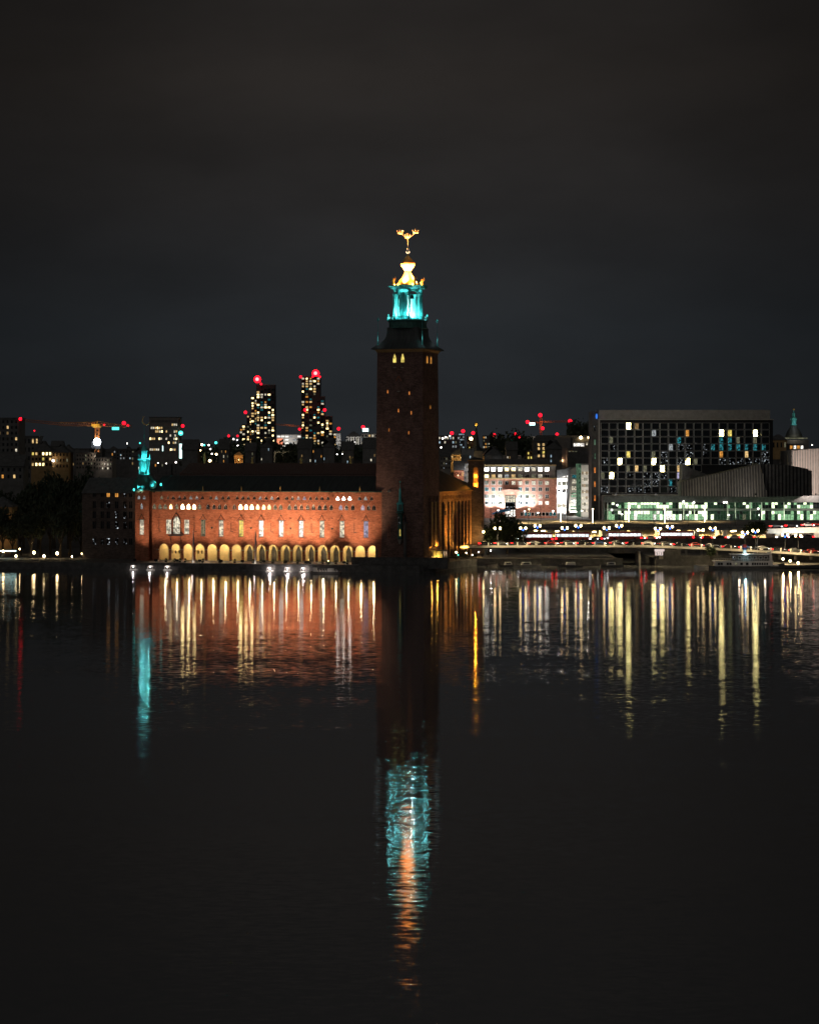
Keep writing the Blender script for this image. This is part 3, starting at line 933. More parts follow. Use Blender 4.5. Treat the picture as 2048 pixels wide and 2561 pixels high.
# ------------------------------------------------------------------ the great brick tower
TH = R(19.3)
TX, TY, TZ = -0.53, 650.2, 3.0
def zt(v): return Z(v, TY) - TZ
tw = thing('bell_tower', 'tall dark brick tower crowned by a turquoise lit lantern and gilded spire', 'tower', (TX, TY, TZ), -TH)
HB, HT = 8.05, 7.55
ztop = zt(876)
def hw(z): return HB + (HT - HB) * z / ztop
CT, ST = math.cos(TH), math.sin(TH)
def tfront(u, z=None):
    """local x on the front face at photo column u"""
    yl = -7.9
    k = (u - U0) / F
    # world x = TX + lx*CT + yl*ST ; world y = TY - lx*ST + yl*CT
    return (k * (TY + yl * CT) - TX - yl * ST) / (CT + k * ST)
def tright(u):
    xl = 7.9
    k = (u - U0) / F
    # x = TX + xl*CT + ly*ST ; y = TY - xl*ST + ly*CT
    return (k * (TY - xl * ST) - TX - xl * CT) / (ST - k * CT)
mb = MB()
n = 10
for i in range(n):
    a, b = ztop * i / n, ztop * (i + 1) / n
    ha, hb = hw(a), hw(b)
    c = [(-1, -1), (1, -1), (1, 1), (-1, 1)]
    for j in range(4):
        p, q = c[j], c[(j + 1) % 4]
        mb.face([(p[0] * ha, p[1] * ha, a), (q[0] * ha, q[1] * ha, a), (q[0] * hb, q[1] * hb, b), (p[0] * hb, p[1] * hb, b)])
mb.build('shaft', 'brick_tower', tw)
mb = MB()
mb.box(-HT - .25, HT + .25, -HT - .25, HT + .25, ztop - .9, ztop - .45)
mb.frus(-HT - .3, HT + .3, -HT - .3, HT + .3, ztop - .45, ztop + .05, -.55)
mb.build('cornice', 'render_ochre', tw)
mb = MB()
pr = [(9.1, ztop + .05), (9.1, ztop + .3), (7.9, zt(866)), (6.6, zt(858)), (5.8, zt(850)), (5.35, zt(842)), (5.15, zt(830)), (5.15, zt(820))]
for (ra, za), (rb, zb) in zip(pr[:-1], pr[1:]):
    c = [(-1, -1), (1, -1), (1, 1), (-1, 1)]
    for j in range(4):
        p, q = c[j], c[(j + 1) % 4]
        mb.face([(p[0] * ra, p[1] * ra, za), (q[0] * ra, q[1] * ra, za), (q[0] * rb, q[1] * rb, zb), (p[0] * rb, p[1] * rb, zb)])
mb.build('flared_roof', 'roof_copper', tw)
# belfry openings and slits
def belfry(u, face='front', v0=909, v1=886, wd=1.15, pm='win_yellow'):
    z0 = zt(v0); h = zt(v1) - z0
    if face == 'front':
        arch_window(tw, tfront(u), -hw(z0) - .12, z0, wd, h * .45, h, 'ogee', pm, 'brick_tower', ft=.06)
    else:
        arch_window(tw, hw(z0) + .12, tright(u), z0, wd, h * .7, h, 'point', pm, 'brick_tower', rz=R(90), ft=.06)
belfry(986); belfry(1006)
belfry(1070, 'right', 910, 891, 1.5, 'win_amber'); belfry(1079.5, 'right', 910, 891, 1.5, 'win_amber')
for u, v in ((969, 981), (1023, 985), (996, 1028), (1028, 1034), (972.5, 1076), (1022, 1083)):
    z0 = zt(v + 4)
    arch_window(tw, tfront(u), -hw(z0) - .13, z0, .42, 1.0, 1.15, 'round', 'win_orange', 'brick_tower', ft=.05)
z0 = zt(1023)
arch_window(tw, hw(z0) + .13, tright(1077), z0, .8, 1.0, 1.3, 'point', 'win_amber', 'brick_tower', rz=R(90), ft=.05)
rel = MB()
pts = arch_pts(-.9, .9, 0, 1.6, 'ogee')
for p, q in zip(pts[:-1], pts[1:]):
    rel.tube((p[0], 0, p[1]), (q[0], 0, q[1]), .14, n=4)
rel.build('blind_arch', 'brick_facade', tw, (tfront(996), -hw(zt(952)) - .02, zt(955)))
rl = MB(); rl.box(-.45, .45, -.2, .1, 0, .25); rl = rl.mesh('putlog_stone', 'stone')
for u, v in ((986, 922), (1005, 922), (996, 981)):
    put('putlog_stone', rl, tw, (tfront(u), -hw(zt(v)), zt(v)))
hd = MB(); hd.lathe([(.05, -.35), (.6, -.2), (.62, 0), (.3, .45), (.05, .55)], 10); hd.build('carved_head', 'stone', tw, (tfront(973), -hw(zt(1228)), zt(1228)))
sl = MB(); sl.box(-.35, -.25, -.1, 0, 0, 4.2); sl.box(.25, .35, -.1, 0, 0, 4.2); sl.box(-.35, .35, -.1, 0, 4.2, 4.3); sl.build('slit_frame', 'brick_facade', tw, (tfront(973), -hw(zt(1345)), zt(1345)))
# oriel balcony on the front
ox = tfront(1002)
oy = -hw(zt(1300))
mb = MB()
mb.lathe([(.25, zt(1358)), (.85, zt(1347)), (.95, zt(1346))], 8, ox, oy - .55)
mb.build('balcony_corbel', 'stone', tw)
mb = MB()
mb.lathe([(.95, zt(1345)), (.95, zt(1344)), (.78, zt(1344)), (.78, zt(1284)), (1.0, zt(1283)), (1.4, zt(1280)), (1.4, zt(1278)), (.95, zt(1277))], 8, ox, oy - .55)
mb.build('balcony_body', 'patina_dark', tw)
mb = MB()
mb.lathe([(1.05, zt(1276)), (1.05, zt(1275))], 8, ox, oy - .55)
for k in range(8):
    a = R(22.5 + 45 * k)
    mb.lathe([(.1, zt(1275)), (.1, zt(1260))], 5, ox + .8 * math.cos(a), oy - .55 + .8 * math.sin(a))
mb.lathe([(1.15, zt(1260)), (1.2, zt(1257)), (.6, zt(1254)), (.42, zt(1247)), (.36, zt(1235)), (.3, zt(1222)), (.08, zt(1218)), (.05, zt(1208))], 8, ox, oy - .55)
mb.ball((ox, oy - .55, zt(1204)), .3, 8, 6)
mb.build('balcony_turret', 'patina', tw)
arch_window(tw, ox - .05, oy - 1.36, zt(1310), .75, 1.9, 2.5, 'round', 'win_glint', 'stone')
arch_window(tw, ox + .25, oy - 1.36, zt(1338), .5, 1.7, 2.3, 'point', 'win_yellow', 'stone')
# amber lit recess low on the right face
mb = MB()
yr0, yr1 = tright(1074), tright(1092)
for k in range(3):
    y = yr0 + (yr1 - yr0) * k / 2
    mb.box(hw(10), hw(10) + .55, y - .18, y + .18, zt(1366), zt(1240))
mb.build('recess_pilasters', 'brick_tower', tw)
mb = MB(); mb.face([(hw(8) + .04, yr0, zt(1366)), (hw(8) + .04, yr1, zt(1366)), (hw(17) + .08, yr1, zt(1255)), (hw(17) + .08, yr0, zt(1255))]); mb.build('recess_panel', 'render_ochre', tw)
lamp(tw, (hw(5) + .42, yr0 + .75, zt(1364)), 170, (1, .50, .07), .15)
lamp(tw, (hw(5) + .42, yr1 - .75, zt(1364)), 200, (1, .50, .07), .15)

# ---- lantern
mb = MB()
mb.lathe([(6.3, zt(822)), (6.3, zt(820)), (6.0, zt(818)), (6.0, zt(806)), (6.35, zt(804)), (6.35, zt(801)), (6.0, zt(800))], 24)
mb.build('gallery', 'patina_dark', tw)
rail = MB()
for k in range(48):
    a = 2 * math.pi * k / 48
    rail.box(6.1 * math.cos(a) - .06, 6.1 * math.cos(a) + .06, 6.1 * math.sin(a) - .06, 6.1 * math.sin(a) + .06, zt(800), zt(793))
pts = [(6.1 * math.cos(2 * math.pi * k / 24), 6.1 * math.sin(2 * math.pi * k / 24), zt(793)) for k in range(25)]
for p, q in zip(pts[:-1], pts[1:]):
    rail.tube(p, q, .09, n=4)
rail.build('gallery_railing', 'patina_dark', tw)
mb = MB()
mb.lathe([(5.0, zt(802)), (5.0, zt(797)), (4.75, zt(796))], 24)
mb.build('lantern_plinth', 'patina', tw)
# four broad piers at the cardinal faces, open arches on the diagonals
pier = MB()
zb, zs_, ztp = zt(797), zt(738), zt(724)
for s_ in (-.72, .72):
    pier.lathe([(.72, zb), (.72, zb + .5), (.55, zb + .6), (.5, zs_ - .2), (.7, zs_ + .2), (.75, zs_ + .5)], 12, s_, -4.15)
pier.box(-1.05, 1.05, -4.1, -3.3, zb, zs_ + .5)
pier = pier.mesh('lantern_pier', 'patina')
for k in range(4):
    put('lantern_pier', pier, tw, (0, 0, 0), R(90 * k))
slim = MB(); slim.lathe([(.34, zb), (.34, zb + .4), (.24, zb + .5), (.22, zs_ - .2), (.36, zs_), (.36, zs_ + .2)], 10)
slim = slim.mesh('lantern_column', 'patina')
for k in range(8):
    a = R(45 * k + 22.5) + (R(4.5) if k % 2 == 0 else -R(4.5))
    put('lantern_column', slim, tw, (4.25 * math.cos(a), 4.25 * math.sin(a), 0))
arc = MB()
pts = arch_pts(-1.35, 1.35, zs_, zs_ + 1.25, 'round', 10)
for (pa, za), (pb, zc_) in zip(pts[:-1], pts[1:]):
    for y0, y1 in ((-4.25, -3.85),):
        i = len(arc.v)
        arc.prism([(pa, za), (pb, zc_), (pb, ztp), (pa, ztp)], y0, y1, 'y')
arc.box(-1.75, -1.352, -4.24, -3.86, zs_, ztp); arc.box(1.352, 1.75, -4.24, -3.86, zs_, ztp)
for k in range(9):
    a = R(10 + 20 * k)
    arc.box(1.5 * math.cos(a) - .06, 1.5 * math.cos(a) + .06, -4.34, -4.25, zs_ + 1.38 * math.sin(a) - .06, zs_ + 1.38 * math.sin(a) + .06)
arc = arc.mesh('lantern_arch', 'patina')
for k in range(4):
    put('lantern_arch', arc, tw, (0, 0, 0), R(45 + 90 * k))
mb = MB(); mb.box(-1.15, 1.15, -1.15, 1.15, zb, zt(742)); mb.frus(-1.3, 1.3, -1.3, 1.3, zt(742), zt(738), .5); mb.build('bell_house', 'render_white', tw)
bell = MB(); bell.lathe([(1.0, 0), (.95, .15), (.7, .5), (.55, 1.1), (.3, 1.4), (.1, 1.5)], 12)
bell.tube((0, 0, 1.5), (0, 0, 2.6), .07)
bell = bell.mesh('bell', 'iron')
put('bell', bell, tw, (1.9, -1.9, zt(748)))
put('bell', bell, tw, (-1.9, -1.9, zt(748)))
mb = MB()
mb.lathe([(4.55, zt(725)), (4.7, zt(724)), (4.9, zt(722)), (5.6, zt(720)), (6.2, zt(717)), (6.25, zt(715)), (3.6, zt(714))], 24)
mb.build('lantern_cornice', 'patina', tw)
mb = MB()
for k in range(56):
    a = 2 * math.pi * k / 56
    mb.box(5.75 * math.cos(a) - .12, 5.75 * math.cos(a) + .12, 5.75 * math.sin(a) - .12, 5.75 * math.sin(a) + .12, zt(721.5), zt(718.5))
kind(mb.build('cornice_dentils', 'patina_dark', tw), 'stuff')
gs = MB(); gs.tube((0, -.3, 0), (0, -.5, 1.2), .28, .2, 6); gs.lathe([(.42, 0), (.35, .5), (.3, 1.1), (.22, 1.6), (.25, 2.0), (.05, 2.3)], 8)
gs = gs.mesh('gallery_figure', 'patina')
for k in range(8):
    a = R(22.5 + 45 * k)
    put('gallery_figure', gs, tw, (6.2 * math.cos(a), 6.2 * math.sin(a), zt(803)))
# gilded top
mb = MB()
mb.lathe([(3.9, zt(714)), (3.7, zt(712)), (3.0, zt(706)), (2.3, zt(699)), (1.6, zt(690)), (1.1, zt(682)), (.95, zt(678))], 16)
mb.build('gilded_skirt', 'gold', tw, smooth=True)
mb = MB()
mb.lathe([(.95, zt(678)), (1.4, zt(672)), (2.15, zt(664)), (2.3, zt(660)), (2.25, zt(658)), (1.65, zt(651)), (.8, zt(643)), (.2, zt(637)), (.12, zt(634))], 16)
mb.build('gilded_bulb', 'gold', tw, smooth=True)
mb = MB()
mb.ball((0, 0, zt(630)), .62, 12, 8); mb.ball((0, 0, zt(621)), .36, 10, 6)
mb.build('spire_balls', 'gold_pale', tw, smooth=True)
gf = statue_mesh(0)
for k in range(4):
    a = R(45 + 90 * k)
    o = put('gilded_figure', gf, tw, (5.1 * math.cos(a), 5.1 * math.sin(a), zt(715)))
    o.scale = (1.2, 1.2, 1.12)
# three crowns on their branching staff
stf = MB()
stf.tube((0, 0, zt(634)), (0, 0, zt(597)), .065, .05, 6)
stf.tube((0, 0, zt(597)), (-1.35, 0, zt(589.5)), .06, .055); stf.tube((-1.35, 0, zt(589.5)), (-2.25, 0, zt(583)), .055, .05)
stf.tube((0, 0, zt(597)), (1.35, 0, zt(589.5)), .06, .055); stf.tube((1.35, 0, zt(589.5)), (2.25, 0, zt(583)), .055, .05)
stf.tube((0, 0, zt(597)), (0, 0, zt(594)), .09)
st_o = stf.build('crown_staff', 'gold_pale', tw)
cw = MB()
cw.lathe([(.82, 0), (.85, .05), (.85, .28), (.80, .32)], 14)
for k in range(7):
    a = 2 * math.pi * k / 7
    for s_ in (-.2, .2):
        cw.tube((.82 * math.cos(a + s_), .82 * math.sin(a + s_), .25), (1.1 * math.cos(a), 1.1 * math.sin(a), .95), .08, .05, 4)
    cw.ball((1.12 * math.cos(a), 1.12 * math.sin(a), 1.02), .12, 6, 4)
    pts = [(.95 * math.cos(a), .95 * math.sin(a), .85), (.75 * math.cos(a), .75 * math.sin(a), 1.15), (.3 * math.cos(a), .3 * math.sin(a), 1.1)]
    for p, q in zip(pts[:-1], pts[1:]):
        cw.tube(p, q, .07, n=4)
cw.ball((0, 0, 1.25), .2, 6, 4)
cw = cw.mesh('crown', 'gold_pale')
for x, v in ((-2.55, 583), (0.0, 593.5), (2.65, 583)):
    put('crown', cw, st_o, (x, 0, zt(v)), TH)
# corner masts
ms = MB()
ms.lathe([(.42, -.2), (.4, 1.2), (.22, 1.4), (.3, 2.0), (.14, 2.1), (.14, 5.2), (.2, 5.25), (.05, 5.4), (.05, 8.6), (.28, 8.9), (.3, 9.3), (.04, 9.9)], 8)
ms = ms.mesh('corner_mast', 'patina')
for a, b in ((-7.4, -7.4), (7.4, -7.4), (7.4, 7.4), (-7.4, 7.4)):
    put('corner_mast', ms, tw, (a, b, ztop + .3))
# light of the lantern
white_c = (0.24, 0.97, 1.0)
for k in range(4):
    a = R(45 + 90 * k)
    lamp(tw, (2.7 * math.cos(a), 2.7 * math.sin(a), zb + .5), 3600, (0.60, 1.0, 1.0), .25)
for k in range(12):
    a = R(30 * k + 10)
    lamp(tw, (5.85 * math.cos(a), 5.85 * math.sin(a), zb + 1.1), 210, white_c, .2)
for k in range(4):
    a = R(90 * k)
    lamp(tw, (4.9 * math.cos(a), 4.9 * math.sin(a), zt(714) + .35), 150000, (1.0, .34, .08), .2, 'SPOT', (0, 0, zt(668)), 75)
for k in range(4):
    a = R(45 + 90 * k)
    lamp(tw, (4.3 * math.cos(a), 4.3 * math.sin(a), zt(714) + .3), 2200, (1.0, .42, .10), .15)
for k in range(2):
    a = R(-120 + 100 * k)
    lamp(tw, (2.2 * math.cos(a), 2.2 * math.sin(a), zt(655)), 2300, (1.0, .82, .70), .15, 'SPOT', (0, 0, zt(592)), 40)
for a, b in ((-7.4, -7.4), (7.4, -7.4), (7.4, 7.4)):
    lamp(tw, (a, b - .6, ztop + 3.4), 14, (.8, .95, 1), .15)

# dim reflected floodlight from the garden side on the shaft
o = put('quay_floodlight', flm, None, (-32, 634.5, 2.2), -PHI)
tag(o, 'low dark floodlight on the quay edge aimed at the tower front', 'floodlight', 'floodlights along the quay edge')
lamp(o, (0, .5, .9), 3400, (1.0, 0.72, 0.62), .3, 'SPOT', (17, 9, 27), 62, 1.0)

# ------------------------------------------------------------------ monument column in front of the tower
mc = thing('monument_column', 'slim dark monument column with a standing figure on top before the brick tower', 'monument', (X(1013, 640), 640, 2.2))
mb = MB()
def zm(v): return Z(v, 640) - 2.2
mb.frus(-1.0, 1.0, -1.0, 1.0, 0, 1.0, .2); mb.lathe([(.72, 1.0), (.55, 1.6), (.5, zm(1312)), (.75, zm(1309)), (.8, zm(1306)), (.6, zm(1305))], 12)
mb.build('shaft', 'concrete_dark', mc)
mb = MB()
mb.lathe([(.3, zm(1305)), (.34, zm(1300)), (.25, zm(1296)), (.3, zm(1293)), (.12, zm(1291))], 8); mb.ball((0, 0, zm(1289)), .2, 8, 6); mb.tube((.2, 0, zm(1294)), (.55, 0, zm(1297)), .08); mb.tube((-.2, 0, zm(1294)), (-.4, 0, zm(1299)), .08)
mb.build('figure', 'iron', mc)

# ------------------------------------------------------------------ east wing, washed in amber light
E0, E1 = Vector((10.4, 668.0, 0)), Vector((24.6, 700.0, 0))
ed = (E1 - E0); EL = ed.length
er = math.atan2(ed.y, ed.x)
ew = thing('east_wing', 'amber lit brick wing with tall shafts between pilasters behind the great tower', 'building', (E0.x, E0.y, 2.6), er)
def es(u):
    k = (u - U0) / F
    return (k * E0.y - E0.x) / (math.cos(er) - k * math.sin(er))
def ez(v): return Z(v, 684) - 2.6
EH = ez(1229)
mb = MB()
ops = []
for u in (1112, 1124.5, 1142, 1158.5, 1174):
    ops.append((es(u) - .55, es(u) + .55, ez(1272), ez(1262), ez(1257), 'point'))
wall_band(mb, -12, EL, ez(1280), ez(1252), ops, 0, .5)
ops = []
for u in (1114, 1132, 1149.5, 1166):
    ops.append((es(u) - .45, es(u) + .45, ez(1287), ez(1281.5), ez(1277.5), 'point'))
wall_band(mb, -12, EL, ez(1289), ez(1280), [], 0, .5)
wall_band(mb, -12, EL, 0, ez(1289), [], 0, .5)
ops = []
for i in range(26):
    x = es(1107) + i * (EL - es(1107)) / 26
    ops.append((x + .25, x + .85, ez(1246), ez(1239), ez(1236), 'point'))
wall_band(mb, -12, EL, ez(1252), EH, ops, 0, .5)
mb.box(-12, EL, .52, 14, 0, EH - .02)
mb.build('wall', 'brick_ochre', ew)
pl = MB(); pl.box(-.28, .28, -.6, 0, 0, ez(1257)); pl.frus(-.28, .28, -.6, .02, ez(1257), ez(1252), .12, .2)
pl = pl.mesh('pilaster', 'brick_dark')
for u in (1106, 1120, 1128, 1137, 1146, 1155, 1163, 1171, 1180):
    put('pilaster', pl, ew, (es(u), -.01, 0))
dp = MB(); dp.box(-.05, .05, -.12, 0, 0, ez(1262)); dp = dp.mesh('drainpipe', 'iron')
for u in (1119, 1151, 1168):
    put('drainpipe', dp, ew, (es(u) + .8, -.02, 0))
wn = MB(); wn.box(-.5, .5, -.2, .0, 0, 1.2); wn.box(-.55, .55, -.25, .0, 1.2, 1.4); wn = wn.mesh('window_hood', 'brick_dark')
for u in (1114, 1132, 1149.5, 1166):
    put('window_hood', wn, ew, (es(u), -.01, ez(1285)))
mb = MB(); mb.box(-12.2, EL + .2, -.55, .3, EH, EH + .3); mb.build('cornice', 'render_ochre', ew)
mb = MB()
mb.face([(-12, -.5, EH + .31), (EL, -.5, EH + .31), (EL, 8, EH + 1.4), (14, 8, ez(1172)), (-12, 8, ez(1172))])
mb.face([(EL, 8, EH + 1.4), (14, 8, ez(1172)), (14, 15, EH), (EL, 15, EH)]); mb.face([(14, 8, ez(1172)), (-12, 8, ez(1172)), (-12, 15, EH), (14, 15, EH)])
mb.build('roof', 'roof_copper', ew)
amber = (1.0, 0.50, 0.10)
alw = ['garden gate side', 'second amber bay', 'middle of the amber bays', 'far amber bays']
for i, (s_, pw) in enumerate(((6, 1.6), (11.5, 1.7), (17, 1.3), (22.5, .6))):
    p = Vector((E0.x, E0.y, 0)) + ed.normalized() * s_ + Vector((math.sin(er), -math.cos(er), 0)) * 7.5
    o = put('ground_floodlight', flm, None, (p.x, p.y, 2.2), er)
    tag(o, 'dark ground floodlight before the amber lit wing at the ' + alw[i], 'floodlight', 'floodlights before the amber wing')
    lamp(o, (0, .4, .9), 14500 * pw, amber, .3, 'SPOT', (0.5, 7.5, 9.5), 80, .8)
# gate with pergola and lamp at the foot of the wing
gt = thing('garden_gate', 'low columned garden gate glowing yellow at the foot of the great tower', 'gate', (X(1095, 648), 648, 2.2), 0)
pm = MB(); pm.lathe([(.2, 0), (.2, .2), (.14, .3), (.14, 3.3), (.22, 3.6)], 8); pm = pm.mesh('column', 'stone')
for x in (-2.6, -1.7, -.5, .9, 2.0, 2.7):
    put('column', pm, gt, (x, 0, 0))
mb = MB(); mb.box(-3.0, 3.0, -.5, .5, 3.6, 3.95); mb.build('beam', 'roof_dark', gt)
mb = MB(); mb.box(-2.8, 1.4, 1.4, 1.6, 0, 3.5); mb.build('back_wall', 'plaster_yellow', gt)
mb = MB(); mb.ball((0, 0, 0), .2, 8, 6); mb.build('gate_lamp', 'lamp_warm', gt, (-.2, .6, 1.2))
lamp(gt, (-.2, .4, 1.3), 330, (1, .8, .18), .2)
lamp(gt, (2.3, -.6, 3.0), 60, (1, .75, .5), .2)

# small square tower at the end of the east wing
sq = thing('square_turret', 'square brick turret with one tall glowing amber arch beside the pale hotel', 'tower', (X(1191, 694), 694, 2.4), R(-6))
def zq(v): return Z(v, 691.5) - 2.4
hs = 2.55
mb = MB()
wall_band(mb, -hs, hs, 0, zq(1153), [(-.85, .8, zq(1217), zq(1174), zq(1168), 'round')], -hs, .8)
mb.box(-hs, hs, -hs + .82, hs, 0, zq(1153) - .02); mb.box(-hs, -hs + .5, -hs + .01, -hs + .82, 0, zq(1153) - .02); mb.box(hs - .5, hs, -hs + .01, -hs + .82, 0, zq(1153) - .02)
mb.build('wall', 'brick_dark', sq)
mb = MB(); mb.box(-hs - .35, hs + .35, -hs - .35, hs + .35, zq(1153), zq(1150)); mb.build('cap', 'render_ochre', sq)
mb = MB(); mb.frus(-hs, hs, -hs, hs, zq(1150), zq(1144), 1.6); mb.build('roof', 'roof_copper', sq)
mb = MB(); mb.box(-.8, .75, -hs + .6, -hs + .78, zq(1217), zq(1169)); mb.build('niche_back', 'render_ochre', sq)
lamp(sq, (-.05, -hs + .3, zq(1214)), 620, (1, .36, .03), .1)
lamp(sq, (-.05, -hs + .3, zq(1190)), 420, (1, .36, .03), .1)
spt = thing('church_spire', 'thin dark church spire tipped with gilt behind the square brick turret', 'church', (X(1191, 1300), 1300, 8))
def zsp(v): return Z(v, 1300) - 8
mb = MB(); mb.box(-4, 4, -4, 4, 0, zsp(1128)); mb.build('tower', 'render_dark', spt)
mb = MB(); mb.lathe([(4.5, zsp(1128)), (2.2, zsp(1116)), (1.6, zsp(1100)), (.9, zsp(1085)), (.35, zsp(1070)), (.15, zsp(1062))], 8); mb.build('spire', 'roof_copper', spt)
mb = MB(); mb.lathe([(.3, zsp(1066)), (1.1, zsp(1063)), (1.2, zsp(1058)), (.2, zsp(1055))], 8); mb.build('vane', 'gold', spt)
lamp(spt, (0, -4, zsp(1072)), 900, (1, .7, .2), .3, 'SPOT', (0, 0, zsp(1060)), 40)

# terrace before the tower: parapet wall and steps, dark
tw2 = thing('terrace_wall', 'low dark stone terrace wall on the water before the great tower', 'wall', (X(1000, 632), 633, 0), R(-8))
mb = MB(); mb.box(-15, 15, -1.0, 3.5, 1.2, 4.4); mb.build('wall', 'quay_stone', tw2)
mb = MB(); mb.box(-15.1, 15.1, -1.15, -.6, 4.4, 4.65); mb.build('coping', 'quay_stone', tw2)
# ------------------------------------------------------------------ right bank: helpers for a block that faces the lake
def facing(name, label, cat, u, Y, zbase, rz=0.0, group=None):
    t = thing(name, label, cat, (X(u, Y), Y, zbase), rz, group)
    def lx(uu): return (uu - u) * Y / F
    def lz(v): return Z(v, Y) - zbase
    return t, lx, lz

# pale brick hotel with the lit portal
ph, lx, lz = facing('brick_hotel', 'pink brick hotel with a tall lit portal and white glowing top floor windows', 'hotel', 1300, 970, 5.6)
x0, x1 = lx(1204), lx(1392)
mb = MB()
hp0, hp1 = lx(1262), lx(1290)
wall_band(mb, x0, x1, 0, lz(1196), [(hp0, hp1, 0, lz(1236), lz(1236), 'flat')], 0, 1.5)
mb.box(x0, x1, 1.6, 20, 0, lz(1196) - .02)
mb.box(x0, x0 + .5, .02, 1.6, 0, lz(1196) - .02); mb.box(x1 - .5, x1, .02, 1.6, 0, lz(1196) - .02)
mb.build('wall', 'brick_pink', ph)
mb = MB()
mb.box(x0 + .4, x1 - .6, .5, 19.5, lz(1196), lz(1165))
mb.build('attic_wall', 'render_grey', ph)
mb = MB(); mb.box(x0 - .3, x1 + .3, -.5, 20.3, lz(1198), lz(1195)); mb.box(x0 + .1, x1 - .3, .2, 19.7, lz(1165), lz(1162)); mb.build('cornice', 'render_ochre', ph)
mb = MB(); mb.frus(x0 + 1, lx(1378), 2, 18, lz(1162), lz(1148), 1.5, 3); mb.build('roof', 'roof_dark', ph)
for ch in range(4):
    mb = MB(); mb.box(-.8, .8, -.6, .6, 0, 2.6); mb.build('chimney', 'render_grey', ph, (lx(1225 + ch * 38), 6, lz(1152)))
mb = MB()
mb.box(lx(1257), hp0 - .02, -1.2, .0, 0, lz(1231)); mb.box(hp1 + .02, lx(1295), -1.2, .0, 0, lz(1231)); mb.box(lx(1254), lx(1298), -1.3, .0, lz(1231), lz(1224))
mb.build('portal', 'brick_pink', ph)
cols = [1217 + 16.75 * i for i in range(10)]
ws = 9.5 * 970 / F
r1 = ['win_blown_white'] * 10; r1[3] = r1[4] = 'win_warm_bright'; r1[5] = 'win_hall'; r1[7] = 'win_hall'
r2 = ['win_warm_bright', 'win_warm', 'win_hall', 'win_white_dim', 'win_warm', 'win_room', 'dark_glass', 'win_room', 'win_hall', 'dark_glass']
for i, u in enumerate(cols):
    far_window(ph, lx(u), .5, lz(1178), ws, 8.8 * 970 / F, r1[i], 'white_paint', mull=1, t=.1)
    far_window(ph, lx(u), .5, lz(1194.5), ws, 8 * 970 / F, r2[i], 'white_paint', mull=1, t=.1)
    for j, v in enumerate((1212, 1228, 1246, 1262)):
        if 2.6 < i < 4.6 and j > 0:
            continue
        if j == 3 and i > 7: mt = 'win_white'
        elif j == 2 and i == 8: mt = 'win_hall'
        elif j in (0, 2): mt = pick(['win_room', 'win_room', 'win_glint', 'win_hall'])
        else: mt = pick(['dark_glass', 'dark_glass', 'win_teal' if i < 6 else 'dark_glass', 'win_room'])
        far_window(ph, lx(u), 0, lz(v), ws * .92, 8.5 * 970 / F, mt, 'white_paint', mull=1, t=.1)
for j, (v, mt) in enumerate(((1256, 'win_hall'), (1274, 'win_glint'), (1292, 'win_white'))):
    far_window(ph, (hp0 + hp1) / 2, 1.5, lz(v), hp1 - hp0 - .5, (16.5) * 970 / F, mt, 'iron', mull=3, t=.15)
for u in range(1305, 1388, 9):
    far_window(ph, lx(u), 0, lz(1290), 1.3, 1.6, pick(['dark_glass', 'win_teal', 'win_glint']), 'white_paint', t=.08)
for s_ in (-1, 1):
    for dx in (4.3, 9.5):
        x = (hp0 + hp1) / 2 + s_ * dx
        lamp(ph, (x, -4.2, 3.5), 30000 if dx < 5 else 17000, (0.74, 0.92, 1.0), .3, 'SPOT', (x, 0, 13), 100, 1.0)
lamp(ph, (lx(1225), -9, 6), 1500, (1.0, .78, .72), .3)  # this and the next two: added fill light on the brick front, no fixtures
lamp(ph, (lx(1375), -11, 6), 2200, (1.0, .80, .68), .3)
lamp(ph, (lx(1330), -14, 6), 2000, (1.0, .84, .74), .3)
aw, lx2, lz2 = facing('awning', 'bright blue awning by the hotel entrance above the dark tree', 'awning', 1254, 958, 5.6)
mb = MB(); mb.prism([(-4.5, 2.4), (-4.2, 3.0), (0, 4.6), (4.4, 4.6), (4.4, 4.2)], -2.5, .5, 'y'); mb.build('canvas', 'awning_blue', aw)
mb = MB()
for x in (-4.2, 0, 4.2):
    mb.tube((x, -2.2, 0), (x, -2.2, 2.6 if x < 0 else 4.3), .07)
mb.build('poles', 'steel', aw)

# street gap: bridge building, glass office and the pale office tower beside the grid hotel
gb, lx, lz = facing('white_lit_street_building', 'white lit building down the gap street right beside the pink hotel', 'building', 1408, 1040, 6)
mb = MB(); mb.box(lx(1393), lx(1432), 0, 14, 0, lz(1196)); mb.build('wall', 'render_white', gb)
mb = MB(); mb.prism([(lx(1392), lz(1196)), (lx(1434), lz(1184)), (lx(1434), lz(1168)), (lx(1392), lz(1176))], -1, 15); mb.build('roof', 'roof_dark', gb)
for v, mt in ((1178, 'win_white'), (1214, 'win_room'), (1232, 'win_glint'), (1270, 'win_hall')):
    for u in (1399, 1410, 1421):
        far_window(gb, lx(u), 0, lz(v) if v > 1180 else lz(1194), 1.7, 1.8, mt, 'render_grey', mull=1, t=.1)
lamp(gb, (lx(1396), -3.5, lz(1222)), 9000, (.95, .98, 1.0), .4)
lamp(gb, (lx(1410), -4, lz(1275)), 5000, (1.0, .93, .86), .4)
mb = MB(); mb.ball((0, 0, 0), .9, 10, 6); mb.build('street_floodlight', 'lamp_flood', gb, (lx(1400), -3.0, lz(1233)))

